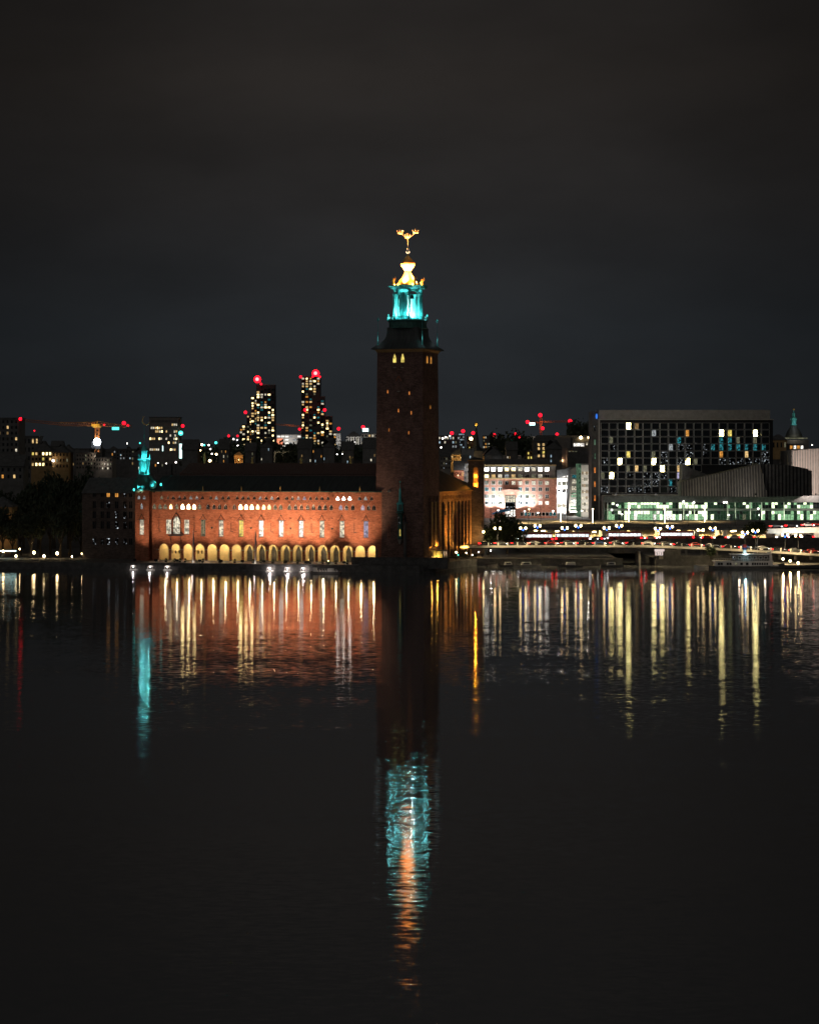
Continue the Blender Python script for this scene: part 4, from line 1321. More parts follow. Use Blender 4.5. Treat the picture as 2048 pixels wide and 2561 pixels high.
go, lx, lz = facing('glass_office', 'slanting glass office with lit floors behind the street gap', 'office', 1440, 1000, 6)
mb = MB()
mb.prism([(lx(1421), 0), (lx(1458), 0), (lx(1458), lz(1168)), (lx(1440), lz(1168)), (lx(1427), lz(1174))], 0, 16, 'y'); mb.build('wall', 'concrete', go)
for v, mt in ((1195, 'win_teal'), (1209, 'win_hall'), (1226, 'win_hall'), (1243, 'win_green'), (1259, 'win_white'), (1276, 'win_green')):
    far_window(go, lx(1439), 0, lz(v), 22 * 1000 / F - .6 + (v - 1230) * .02, 1.9, mt, 'patina_dark', mull=4, t=.12)
for v in range(1186, 1290, 17):
    mb = MB(); mb.box(lx(1425), lx(1458), -.2, 0, lz(v) - .2, lz(v) + .2); mb.build('floor_band', 'concrete_pale', go)
mb = MB(); mb.box(lx(1425) - .4, lx(1458), -4, 0, lz(1281), lz(1278)); mb.build('canopy', 'concrete_pale', go)
lamp(go, (lx(1435), -5, lz(1272)), 5000, (1, .96, .88), .4)
gz, lx, lz = facing('pale_office_tower', 'pale stone office tower squeezed between glass office and the grid fronted hotel', 'office', 1465, 985, 6)
mb = MB(); mb.box(lx(1453), lx(1480), 0, 18, 0, lz(1163)); mb.build('wall', 'concrete_pale', gz)
mb = MB(); mb.box(lx(1447), lx(1453) - .02, -.6, 17, 0, lz(1160)); mb.build('glass_stair', 'win_green_dim', gz)
mb = MB(); mb.box(lx(1452), lx(1481), -.5, 18.5, lz(1163), lz(1160)); mb.build('roof', 'roof_dark', gz)
for j in range(7):
    v = 1187 + j * 15.5
    for i in range(5):
        far_window(gz, lx(1457 + i * 5), 0, lz(v), .62, 1.5, pick(['win_room', 'win_hall', 'win_warm_dim']), 'concrete_pale', t=.07)
lamp(gz, (lx(1462), -7, 5), 2600, (1, .97, .9), .4)
lamp(gz, (lx(1468), -8, 16), 2600, (1, .98, .92), .4)
up_, lx, lz = facing('terrace_office', 'dark stepped office with a white lit top floor left of the grid fronted hotel', 'office', 1452, 1100, 6)
mb = MB(); mb.box(lx(1420), lx(1492), 0, 16, 0, lz(1121)); mb.box(lx(1432), lx(1492), 2, 15, lz(1121), lz(1094)); mb.build('wall', 'render_dark', up_)
mb = MB(); mb.box(lx(1396), lx(1492), 14, 30, 0, lz(1088)); mb.build('rear_wall', 'render_grey', up_)
for u in (1439, 1448, 1457):
    far_window(up_, lx(u), 2, lz(1116), 1.7, 1.7, 'win_white', 'concrete', t=.1)
far_window(up_, lx(1468), 2, lz(1113), .7, 1.3, 'win_hall', 'concrete', t=.1)
for u in (1424, 1432, 1440):
    far_window(up_, lx(u), 0, lz(1130), 1.2, .5, 'win_room', 'concrete', t=.08)
for u in (1453, 1474):
    mb = MB(); mb.ball((0, 0, 0), .75, 8, 6); mb.build('roof_lamp', 'lamp_warm', up_, (lx(u), 1.5, lz(1094)))

# ---- grid fronted hotel
gh_, lx, lz = facing('grid_hotel', 'dark concrete hotel with a grid of deep square windows, a few lit yellow', 'hotel', 1700, 950, 5.8)
P = 21.15 * 950 / F
RW = 17.72 * 950 / F
gx0 = lx(1500)
mb = MB(); mb.box(lx(1497), lx(1933), .02, 18, 0, lz(1050)); mb.build('wall', 'black_metal', gh_)
mb = MB(); mb.box(lx(1497), lx(1925), -.6, 17, lz(1048), lz(1025)); mb.build('parapet', 'concrete', gh_)
mb = MB(); mb.box(lx(1494), lx(1934), -.9, 18.5, lz(1050), lz(1048)); mb.build('eave_slab', 'concrete_pale', gh_)
mb = MB(); mb.box(lx(1479), lx(1496), -.8, 16, 0, lz(1029)); mb.box(lx(1481), lx(1484), -1.2, -.8, 0, lz(1040)); mb.box(lx(1490), lx(1493), -1.2, -.8, 0, lz(1040)); mb.build('end_wall', 'concrete_dark', gh_)
mb = MB(); mb.box(lx(1496), lx(1500) - .1, -1.0, 0, 0, lz(1048)); mb.build('corner_pier', 'concrete_pale', gh_)
for j in range(13):
    if j % 2 == 0:
        continue
    far_window(gh_, lx(1487), -.8, lz(1060 + j * 17.5), .7, 2.6, pick(['win_room', 'win_green_dim', 'win_glint', 'win_orange']), 'concrete_dark', t=.05)
LITG = {(3, 0): 'win_glaring', (4, 0): 'win_warm_dim', (6, 1): 'win_white_dim', (10, 1): 'win_amber', (1, 2): 'win_room', (8, 2): 'dark_glass', (9, 2): 'win_teal', (8, 3): 'win_white_dim', (3, 4): 'win_yellow', (6, 4): 'win_room', (2, 5): 'win_glaring', (6, 5): 'win_glaring', (10, 5): 'win_glaring', (3, 6): 'win_room', (4, 6): 'win_warm', (5, 6): 'win_room', (7, 6): 'win_glaring', (9, 6): 'win_warm', (0, 7): 'win_room', (1, 7): 'win_glaring', (9, 7): 'win_violet', (8, 8): 'win_teal', (14, 1): 'win_glaring', (15, 1): 'win_yellow', (18, 1): 'win_glaring', (16, 2): 'win_room', (18, 2): 'win_room', (14, 4): 'win_amber', (17, 4): 'win_warm', (11, 5): 'win_room', (12, 4): 'win_glint', (12, 3): 'win_glint'}
for c in range(13, 20):
    LITG.setdefault((c, 3), 'win_teal')
for c in (14, 15):
    LITG[(c, 2)] = 'win_teal'
def grid_cell(pm, part):
    """deep square window: concrete surround, a thick left reveal, the glass set back, curtains drawn across part of it"""
    k = ('gridcell', pm, part)
    if k not in _cache:
        m = MB()
        a, b = P - .52, RW - .44
        m.box(-.15, 0, -.45, .0, 0, b); m.box(a, a + .07, -.35, .0, 0, b)
        m.box(-.15, a + .07, -.42, .0, b, b + .08); m.box(-.15, a + .07, -.35, .0, -.08, 0)
        m.k = 1
        s = a * part
        m.face([(0, -.04, 0), (s, -.04, 0), (s, -.04, b), (0, -.04, b)])
        m.k = 2
        if part < 1:
            m.face([(s, -.04, 0), (a, -.04, 0), (a, -.04, b), (s, -.04, b)])
        _cache[k] = m.mesh('window', ['render_white', pm, 'dark_glass'])
    return _cache[k]
for j in range(10):
    for c in range(20):
        u = 1503 + c * 21.15
        v = 1057 + (j + 1) * 17.72
        if c >= 10 and j >= 7: continue
        if c >= 12 and j >= 6: continue
        pm = LITG.get((c, j))
        if pm is None:
            pm, part = ('dark_glass', 1.0) if rnd.random() < .72 or j < 2 else ('win_glint', 1.0)
        else:
            part = .45 if pm in ('win_room', 'win_cool', 'win_amber', 'win_warm', 'win_violet') else (.5 if pm in ('win_yellow', 'win_teal', 'win_warm_dim') else .55)
        put('window', grid_cell(pm, part), gh_, (lx(u), -.02, lz(v) + .3))
mb = MB(); mb.box(lx(1530), lx(1705), -2.4, -.2, lz(1240), lz(1236)); mb.build('canopy', 'concrete_pale', gh_)
mb = MB(); mb.box(lx(1500), lx(1712), -1.6, 0, lz(1252), lz(1241)); mb.build('fascia', 'roof_dark', gh_)
mb = MB(); mb.ball((0, 0, 0), .5, 8, 6, 2.6); mb.build('blue_sign', 'sign_blue', gh_, (lx(1491), -1.5, lz(1041)))
wy = lz(1304)
lob, lx, lz = facing('glazed_lobby', 'long glazed ground floor hall glowing green white under a dark flat roof', 'building', 1780, 930, 5.8)
mb = MB(); mb.box(lx(1508), lx(2075), -2.5, 8, lz(1256), lz(1239)); mb.build('roof_slab', 'roof_dark', lob)
mb = MB(); mb.box(lx(1508), lx(2075), 6.5, 7, 0, lz(1256)); mb.build('back_wall', 'render_grey', lob)
mb = MB(); mb.box(lx(1508), lx(1512), -.3, 6.5, 0, lz(1256)); mb.build('end_pier', 'concrete_dark', lob)
# interior storeys seen through the front: lit rooms as single bays
def hall_level(u):
    """how brightly each stretch of the hall is lit"""
    for a, b, f in ((1508, 1560, .25), (1560, 1678, 1.0), (1678, 1697, .2), (1697, 1772, .8), (1772, 1905, .06), (1905, 1916, .6), (1916, 2080, .6)):
        if a <= u < b: return f
    return .3
u = 1513.0
while u < 2072:
    f = hall_level(u + 4)
    for (va, vb, up_floor, top) in ((1256.5, 1262.5, 1, 1), (1262.5, 1271.5, 1, 0), (1277.5, 1286, 0, 1), (1286, 1303, 0, 0)):
        q = rnd.random()
        if q < f * (.62 if top else .34): pm = 'lobby_bright'
        elif q < f * .95: pm = 'lobby_green'
        elif q < .78: pm = 'lobby_dim'
        else: pm = 'dark_glass'
        if f < .2 and not up_floor and not top and rnd.random() < .25: pm = 'win_room'
        if f > .9 and not up_floor and rnd.random() < .22: pm = 'win_white'
        far_window(lob, lx(u + 4), 0, lz(vb) + .05, 8.0 * 930 / F - .14, (vb - va) * 930 / F - .1, pm, 'iron', t=.05, proud=.1)
    u += 8.0
mb = MB(); mb.box(lx(1512), lx(2070), -.3, -.05, lz(1276.5), lz(1272.5)); mb.build('floor_slab', 'concrete_dark', lob)
post = MB(); post.box(-.22, .22, -.9, -.45, 0, lz(1256)); post = post.mesh('column', 'concrete_pale')
for u in (1519, 1709, 1736, 1819, 1838, 1876, 1904, 1960):
    put('column', post, lob, (lx(u), 0, 0))
for u in range(1540, 2060, 60):
    lamp(lob, (lx(u), -4, 2.6), 1300, (.75, 1.0, .72), .4)
for u, v in ((1707, 1254), (1733, 1256), (1808, 1256), (1814, 1256), (1542, 1263), (1893, 1272), (1528, 1275)):
    mb = MB(); mb.ball((0, 0, 0), .38, 8, 6); mb.build('lamp', 'lamp_white', lob, (lx(u), -3, lz(v)))

# ---- congress hall: ribbed leaning metal forms
def ribbed(name, label, poly, Y, depth, slant, mt, rib_mat, step=2.6, lean=0.0, cat='building'):
    """poly in photo pixels; front leans back by slant metres, vertical slats stand proud of it"""
    us = [p[0] for p in poly]; vs = [p[1] for p in poly]
    u0 = (min(us) + max(us)) / 2
    t, lx, lz = facing(name, label, cat, u0, Y, 6.0)
    zlo, zhi = lz(max(vs)), lz(min(vs))
    def back(z): return slant * (z - zlo) / (zhi - zlo)
    m = MB()
    pts = [(lx(p[0]), lz(p[1])) for p in poly]
    fr = [(x, back(z), z) for x, z in pts]
    bk = [(x, back(z) + depth, z) for x, z in pts]
    m.face(fr); m.face(list(reversed(bk)))
    for i in range(len(fr)):
        j = (i + 1) % len(fr)
        m.face([fr[j], fr[i], bk[i], bk[j]])
    m.build('wall', mt, t)
    # slats follow the outline
    def span(x):
        zs = []
        for (xa, za), (xb, zb) in zip(pts, pts[1:] + pts[:1]):
            if (xa - x) * (xb - x) < 0:
                zs.append(za + (zb - za) * (x - xa) / (xb - xa))
        return (min(zs), max(zs)) if len(zs) >= 2 else None
    m = MB()
    x = min(p[0] for p in pts) + .2
    st = step * Y / F
    rr = random.Random(3)
    while x < max(p[0] for p in pts) - .2:
        sp_ = span(x)
        if sp_:
            a, b = sp_
            xx = x + lean * 0
            p_ = .28 + .18 * rr.random()
            m.face([(xx, back(a) - p_, a), (xx + st * .34, back(a) - p_, a), (xx + st * .34, back(b) - p_, b), (xx, back(b) - p_, b)])
            m.face([(xx + st * .34, back(a) - p_, a), (xx + st * .34, back(a), a), (xx + st * .34, back(b), b), (xx + st * .34, back(b) - p_, b)])
            m.face([(xx, back(a), a), (xx, back(a) - p_, a), (xx, back(b) - p_, b), (xx, back(b), b)])
        x += st
    kind(m.build('cladding_slats', rib_mat, t), 'stuff')
    return t
ribbed('congress_hall', 'leaning ribbed metal hall with a rising sloped top before the grid fronted hotel', [(1704, 1240), (1704, 1205), (1745, 1195), (1800, 1184), (1850, 1172), (1904, 1160), (1910, 1195), (1918, 1243)], 905, 12, 3.0, 'concrete_dark', 'cladding', 7)
ribbed('wedge_block', 'dark triangular wedge roof between the grid windows and the ribbed hall', [(1705, 1206), (1707, 1161), (1730, 1172), (1772, 1188), (1745, 1196)], 925, 10, 1.0, 'render_dark', 'render_dark', 6)
ribbed('dark_block', 'black blank sided block with a sloping top joining the ribbed hall', [(1900, 1243), (1900, 1160), (1970, 1163), (2018, 1172), (2029, 1178), (2029, 1240)], 912, 18, 0.5, 'render_dark', 'black_metal', 9)
ribbed('pale_ribbed_hall', 'pale pinkish ribbed wall catching light at the edge of the right bank', [(1969, 1190), (1971, 1128), (2008, 1124), (2080, 1120), (2080, 1242), (2020, 1242), (2015, 1174)], 945, 20, 0.0, 'concrete', 'cladding_pink', 6.5)
fl2, lx, lz = facing('facade_light', 'small dark floodlight on the low roof lighting the pale ribbed wall', 'floodlight', 2040, 915, Z(1238, 915))
mb = MB(); mb.box(-.4, .4, -.2, .2, 0, .7); mb.build('housing', 'black_metal', fl2)
lamp(fl2, (0, .5, 1.0), 42000, (1.0, .84, .76), .4, 'SPOT', (-1, 30, 9), 110, 1.0)
fl3, lx, lz = facing('facade_light', 'small dark floodlight on the lobby roof lighting the leaning ribbed hall', 'floodlight', 1890, 890, Z(1238, 890))
mb = MB(); mb.box(-.4, .4, -.2, .2, 0, .7); mb.build('housing', 'black_metal', fl3)
lamp(fl3, (0, .5, .8), 2600, (1.0, .93, .82), .4, 'SPOT', (-6, 18, 8), 120, 1.0)
lamp(fl3, (-20, .5, .8), 1500, (1.0, .90, .72), .4, 'SPOT', (-24, 18, 8), 120, 1.0)

for u, wh in ((1540, 'left'), (1640, 'right')):  # added fill for the window frames, standing in for street light from below
    f4, lx, lz = facing('facade_light', 'added fill light on the lobby roof under the ' + wh + ' part of the window grid', 'floodlight', u, 915, Z(1238, 915))
    mb = MB(); mb.box(-.4, .4, -.2, .2, 0, .7); mb.build('housing', 'black_metal', f4)
    lamp(f4, (0, -8, 1.0), 5200, (1.0, .95, .88), .4, 'SPOT', (4, 30, 22), 120, 1.0)
# domed church tower far right
ct, lx, lz = facing('domed_church', 'dark domed church with a lit lantern and gilt tip beyond the dark block', 'church', 1990, 1350, 8)
mb = MB(); mb.box(lx(1955), lx(2022), 0, 18, 0, lz(1100)); mb.build('wall', 'render_dark', ct)
mb = MB(); mb.box(lx(1962), lx(2018), -1, 16, lz(1097), lz(1094.5)); mb.build('glowing_balustrade', 'win_room', ct)  # balustrade glows by itself in place of light falling on it
mb = MB(); r_ = 22 * 1350 / F
mb.lathe([(r_, lz(1094)), (r_ * .92, lz(1086)), (r_ * .75, lz(1078)), (r_ * .5, lz(1070)), (r_ * .36, lz(1064))], 16, 0, 7); mb.build('dome', 'roof_copper', ct, smooth=True)
mb = MB(); r_ = 8 * 1350 / F
mb.lathe([(r_, lz(1063)), (r_, lz(1061)), (r_ * .8, lz(1060)), (r_ * .8, lz(1050)), (r_ * 1.05, lz(1049)), (r_ * 1.05, lz(1046)), (r_ * .5, lz(1043)), (r_ * .45, lz(1034)), (r_ * .15, lz(1030)), (r_ * .1, lz(1023))], 8, 0, 7); mb.build('lantern', 'patina', ct)
mb = MB(); mb.ball((0, 7, lz(1023)), .7, 8, 6); mb.build('gilt_ball', 'gold', ct)
lamp(ct, (0, .5, lz(1060)), 300, (.9, .95, 1), .3); lamp(ct, (0, 1.5, lz(1040)), 120, (1, .9, .7), .3); lamp(ct, (-1, -3, lz(1092)), 500, (1, .9, .7), .3)

# hotel/apartment block with mansard behind the pink hotel
ap, lx, lz = facing('mansard_block', 'dark mansard apartment block with rows of lit yellow windows above the pink hotel', 'building', 1372, 1250, 8)
mb = MB(); mb.box(lx(1334), lx(1411), 0, 16, 0, lz(1103)); mb.build('wall', 'render_dark', ap)
mb = MB(); mb.frus(lx(1333), lx(1412), -.5, 16.5, lz(1103), lz(1088), 3.0, 3); mb.build('roof', 'roof_dark', ap)
for j, v in enumerate((1115, 1125, 1134, 1143)):
    for i, u in enumerate((1347, 1359, 1371, 1383, 1395, 1406)):
        pm = 'win_warm' if (j < 2 and i < 5) or (j == 3 and i in (0, 1, 4)) else ('win_yellow' if rnd.random() < .3 else 'dark_glass')
        if (j, i) == (0, 2): pm = 'win_cool'
        far_window(ap, lx(u), 0, lz(v), 1.3, 1.5, pm, 'render_dark', t=.1)
for u in (1348, 1360, 1372, 1384, 1395):
    far_window(ap, lx(u), 2.2 - .5 + .0, lz(1101), 1.0, 1.0, pick(['win_glint', 'win_room']), 'render_dark', t=.15, proud=1.2, name='dormer')

# ------------------------------------------------------------------ bridge, embankment road and rail viaduct
def path_strip(name, mt, path, halves, ztop, thick):
    """deck along path [(x, y, z)], from y-halves[0] to y+halves[1]"""
    m = MB()
    for (a, b) in zip(path[:-1], path[1:]):
        q = []
        for p in (a, b):
            q.append([(p[0], p[1] - halves[0], p[2] + ztop), (p[0], p[1] + halves[1], p[2] + ztop), (p[0], p[1] + halves[1], p[2] + ztop - thick), (p[0], p[1] - halves[0], p[2] + ztop - thick)])
        for i in range(4):
            j = (i + 1) % 4
            m.face([q[0][i], q[1][i], q[1][j], q[0][j]])
    return m
BY = 675.0
def bridge_pt(u, v, Y): return (X(u, Y), Y, Z(v, Y))
bpath = [bridge_pt(1150, 1364.5, 678), bridge_pt(1208, 1364, 676), bridge_pt(1400, 1363, 675), bridge_pt(1600, 1363, 675), bridge_pt(1750, 1368, 674), bridge_pt(1900, 1376, 671), bridge_pt(2048, 1385, 668), bridge_pt(2150, 1390, 666)]
def on_bridge(x):
    for a, b in zip(bpath[:-1], bpath[1:]):
        if a[0] <= x <= b[0]:
            f = (x - a[0]) / (b[0] - a[0])
            return a[1] + f * (b[1] - a[1]), a[2] + f * (b[2] - a[2])
    return bpath[-1][1], bpath[-1][2]
br_ = thing('road_bridge', 'low road bridge with pale parapet running along the right quay over the canal mouth', 'bridge', (0, 0, 0))
m = path_strip('deck', 'asphalt', bpath, (5.0, 7.0), 0.0, .9); m.build('deck', 'asphalt', br_)
m = MB()
for a, b in zip(bpath[:-1], bpath[1:]):
    m.face([(a[0], a[1] - 5.25, a[2] - .55), (b[0], b[1] - 5.25, b[2] - .55), (b[0], b[1] - 5.25, b[2] + .12), (a[0], a[1] - 5.25, a[2] + .12)])
    m.face([(a[0], a[1] - 5.25, a[2] + .12), (b[0], b[1] - 5.25, b[2] + .12), (b[0], b[1] - 4.2, b[2] + .12), (a[0], a[1] - 4.2, a[2] + .12)])
    m.face([(a[0], a[1] - 5.25, a[2] - .55), (a[0], a[1] - 4.9, a[2] - .55), (b[0], b[1] - 4.9, b[2] - .55), (b[0], b[1] - 5.25, b[2] - .55)])
m.build('edge_beam', 'concrete_pale', br_)
pan = MB()
pan.box(-1.5, 1.5, -.05, .05, .85, .95)
for i in range(11):
    pan.box(-1.5 + i * .28, -1.46 + i * .28, -.03, .03, .12, .85)
pan.prism(arch_pts(-.95, .95, .55, .95, 'round', 6) + [(.95, .3), (-.95, .3)], -.04, .04)
pan = pan.mesh('railing_panel', 'iron')
pst = MB(); pst.box(-.2, .2, -.14, .14, .1, 1.12); pst = pst.mesh('parapet_post', 'render_white')
x = bpath[1][0]
while x < bpath[-2][0] + 4:
    y, z = on_bridge(x)
    put('railing_panel', pan, br_, (x, y - 4.9, z))
    put('parapet_post', pst, br_, (x + 1.58, y - 4.9, z))
    x += 3.16
m = MB()
for (ua, ub, va) in ((1150, 1555, 1420), (1640, 1700, 1420)):
    ya, za = on_bridge(X(ua, 675)); yb, zb = on_bridge(X(ub, 675))
    m.box(X(ua, 671), X(ub, 671), 668.2, 669.8, -1, min(za, zb) - .95)
m.build('abutment', 'quay_stone', br_)
m = MB(); m.box(X(1596, 672), X(1601, 672), 670.5, 681, -1, 4.6); m.build('pier', 'concrete', br_)
m = MB(); m.box(X(1698, 671), X(2160, 671), 668.5, 670, 2.2, 3.3); m.build('retaining_wall', 'quay_stone', br_)
for u in range(1715, 2060, 38):
    y, z = on_bridge(X(u, 671)); m = MB(); m.box(-.35, .35, -.5, .5, 2.2, z - .92); m.build('column', 'concrete', br_, (X(u, 671), y - 3.5, 0))

# waterway sign under the bridge
ws_ = thing('waterway_sign', 'white navigation signs reading 5 and 3 hung from the bridge at the canal mouth', 'sign', (X(1650, 668.5), 668.3, 0))
def wz(v): return Z(v, 668.5)
def wx(u): return (u - 1650) * 668.5 / F
m = MB(); m.box(wx(1636.5), wx(1661), -.12, 0, wz(1379), wz(1373.5)); m.build('header_board', 'sign_face', ws_)
m = MB(); m.box(wx(1638), wx(1647.2), -.15, 0, wz(1389), wz(1379.2)); m.build('number_board', 'sign_face', ws_)
m = MB(); m.box(wx(1648), wx(1657.5), -.15, 0, wz(1389), wz(1379.2)); m.build('number_board', 'sign_face', ws_)
m = MB(); m.box(wx(1648), wx(1658), -.15, 0, wz(1400.5), wz(1390)); m.build('lower_board', 'stone', ws_)
m = MB(); m.box(wx(1637.6), wx(1647.6), -.1, .02, wz(1389.6), wz(1379.1)); m.box(wx(1647.7), wx(1658), -.1, .02, wz(1389.6), wz(1379.1)); m.build('red_border', 'sign_red', ws_)
def digit(txt, u, v, size, mt):
    c = bpy.data.curves.new('digit', 'FONT')
    c.body = txt; c.size = size; c.align_x = 'CENTER'; c.extrude = .02
    o = bpy.data.objects.new('digit', c)
    COL.objects.link(o)
    c.materials.append(_mats[mt])
    me = bpy.data.meshes.new_from_object(o)
    bpy.data.objects.remove(o)
    o = put('digit', me, ws_, (wx(u), -.18, wz(v)), 0, R(90))
digit('5', 1642.6, 1388, 1.35, 'sign_black'); digit('3', 1652.8, 1388, 1.25, 'sign_black')
m = MB(); m.box(wx(1640), wx(1656), .05, .3, wz(1373), wz(1371)); m.build('bracket', 'iron', ws_)

# embankment road behind the bridge, on a low ramp
rp = [(X(1296, 716), 716, Z(1354, 716)), (X(1600, 716), 716, Z(1350, 716)), (X(2000, 716), 716, Z(1347, 716)), (X(2200, 716), 716, Z(1346, 716))]
def on_ramp(x):
    for a, b in zip(rp[:-1], rp[1:]):
        if a[0] <= x <= b[0]:
            return a[2] + (b[2] - a[2]) * (x - a[0]) / (b[0] - a[0])
    return rp[-1][2]
m = path_strip('ramp', 'asphalt', rp, (5, 6), 0, .6)
kind(m.build('embankment_road', 'asphalt'), 'structure')
m = MB()
for a, b in zip(rp[:-1], rp[1:]):
    m.face([(a[0], a[1] - 5.05, 2), (b[0], b[1] - 5.05, 2), (b[0], b[1] - 5.05, b[2] + .5), (a[0], a[1] - 5.05, a[2] + .5)])
    m.face([(a[0], a[1] - 5.05, a[2] + .5), (b[0], b[1] - 5.05, b[2] + .5), (b[0], b[1] - 4.7, b[2] + .5), (a[0], a[1] - 4.7, a[2] + .5)])
tag(m.build('ramp_wall', 'quay_stone'), 'low stone wall holding up the embankment road behind the bridge', 'wall')
m = MB(); m.box(X(1290, 722), X(2200, 722), 722.5, 842, 3.5, 4.9); kind(m.build('underpass_paving', 'granite_paving'), 'structure')
# rail viaduct
rv = thing('rail_viaduct', 'long flat rail viaduct on stout pillars behind the bridge with amber light below', 'bridge', (0, 0, 0))
ZR = Z(1320, 755)
m = MB(); m.box(X(1292, 755), X(2200, 755), 755, 842, ZR - .75, ZR - .1); m.build('deck', 'concrete', rv)
m = MB(); m.box(X(1292, 755), X(2200, 755), 754.6, 755.3, ZR - .9, ZR + .15); m.build('edge_beam', 'roof_dark', rv)
m = MB(); m.box(X(1292, 755), X(2200, 755), 757, 841, ZR - .09, ZR + .05); m.build('ballast', 'rail_ballast', rv)
m = MB()
for k in range(8):
    for d in (0, 1.45):
        y = 762 + k * 9.6 + d
        m.box(X(1292, 755), X(2200, 755), y, y + .12, ZR + .06, ZR + .24)
m.build('rails', 'steel', rv)
rl = MB(); rl.box(-3, 3, -.04, .04, .95, 1.02); rl.box(-3, 3, -.03, .03, .5, .55)
for i in range(7):
    rl.box(-3 + i, -2.94 + i, -.03, .03, .1, .95)
rl = rl.mesh('viaduct_railing', 'iron')
x = X(1292, 755) + 3
while x < X(2100, 755):
    put('viaduct_railing', rl, rv, (x, 755.1, ZR + .1)); x += 6.0
pc = MB(); pc.box(-.75, .75, -.8, .8, 2.5, ZR - .76); pc.box(-1.2, 1.2, -1.0, 1.0, ZR - 1.3, ZR - .76)
pc = pc.mesh('pillar', 'concrete_pale')
for u in (1373, 1441, 1510, 1582, 1656, 1742, 1812, 1950, 1990):
    put('pillar', pc, rv, (X(u, 757.5), 757.5, 0))
    put('pillar', pc, rv, (X(u, 757.5) + 2, 790, 0))
m = MB(); m.box(X(1292, 842), X(2200, 842), 842.5, 844, 2, ZR - .2); m.build('rear_wall', 'render_ochre', rv)
for i, u in enumerate(range(1310, 2060, 34)):
    lamp(rv, (X(u, 765), 765 + (i % 3) * 14, ZR - 1.6), 9000 if i % 2 else 6500, (1.0, .62, .16) if i % 4 else (.95, 1, .9), .3)
bl = MB(); bl.box(-.7, .7, -.2, .2, -.15, .15); bl = bl.mesh('tunnel_lamp', 'lamp_warm')
for i, u in enumerate((1340, 1362, 1402, 1478, 1486, 1540, 1626, 1634, 1690, 1700, 1712, 1775, 1815, 1846, 1851, 1918)):
    put('tunnel_lamp', bl, rv, (X(u, 768), 768 + (i % 4) * 9, ZR - 1.5 - (i % 3) * .5))
mst = MB(); mst.tube((0, 0, 0), (0, 0, 7.6), .14, .1, 6); mst.tube((0, 0, 7.0), (0, 5.5, 7.2), .06); mst.tube((0, 0, 6.2), (0, 4.0, 7.0), .05)
mst = mst.mesh('catenary_mast', 'iron')
cmw = {1227: 'before the left bays of the pink hotel', 1283: 'before the portal of the pink hotel', 1322: 'before the right bays of the pink hotel', 1352: 'before the right corner of the pink hotel', 1419: 'before the street gap', 1486: 'before the end wall of the grid hotel', 1560: 'before the left of the glazed hall', 1635: 'above the white number signs', 1722: 'before the middle of the glazed hall', 1838: 'above the steamer stern'}
for u in (1227, 1283, 1322, 1352, 1419, 1486, 1560, 1635, 1722, 1838):
    o = put('catenary_mast', mst, None, (X(u, 765), 765, ZR + .06))
    tag(o, 'thin dark catenary mast on the rail viaduct ' + cmw[u], 'mast', 'catenary masts on the rail viaduct')

# upper carriageway at the far right
uc = thing('upper_carriageway', 'beige elevated carriageway beam on columns at the right end of the bank', 'bridge', (0, 0, 0))
m = MB()
ca, cb = (X(1915, 735), Z(1322, 735)), (X(2180, 735), Z(1312, 735))
m.prism([(ca[0], ca[1]), (cb[0], cb[1]), (cb[0], cb[1] - 2.6), (ca[0], ca[1] - 1.7)], 732, 743); m.build('beam', 'concrete_pale', uc)
for u in (1945, 1987, 2042, 2088):
    m = MB(); m.box(-.9, .9, -.8, .8, 2, Z(1330, 735)); m.build('column', 'concrete_pale', uc, (X(u, 737), 737, 0))
lamp(uc, (X(1990, 728), 727, 7.5), 3000, (1, .8, .62), .3); lamp(uc, (X(2035, 728), 727, 7.5), 2600, (1, .8, .62), .3); lamp(uc, (X(1955, 728), 727, 6.5), 1600, (.8, .95, 1), .3)
m = MB(); m.box(X(1920, 748), X(2100, 748), 752, 753, 2, ZR - .9); tag(m.build('shop_wall', 'render_grey'), 'grey wall behind the carriageway columns at the right end of the bank', 'wall')

# ------------------------------------------------------------------ street lamps
def lamp_post(blue=True, heads=2):
    t = thing('street_lamp', 'x', 'street lamp', (0, 0, 0))
    m = MB(); m.lathe([(.28, 0), (.2, .6), (.1, .8), (.08, 5.0)], 8); m.build('post', 'iron', t)
    if heads == 2:
        m = MB(); m.tube((-.85, 0, 5.0), (.85, 0, 5.0), .06); m.tube((-.85, 0, 5.0), (-.85, 0, 5.35), .05); m.tube((.85, 0, 5.0), (.85, 0, 5.35), .05); m.build('crossarm', 'iron', t)
    g = MB(); g.ball((0, 0, 0), .33, 10, 8, 1.25)
    gm = g.mesh('globe', 'lamp_warm'); gm.shade_smooth()
    for x in ((-.85, .85) if heads == 2 else (0,)):
        put('globe', gm, t, (x, 0, 5.75))
        c = MB(); c.lathe([(.3, .42), (.05, .7)], 8); c.build('cap', 'iron', t, (x, 0, 5.75))
    if blue:
        b = MB(); b.ball((0, 0, 0), .2, 8, 6); b.build('blue_lens', 'lamp_blue', t, (0, -.1, 5.15))
    return t
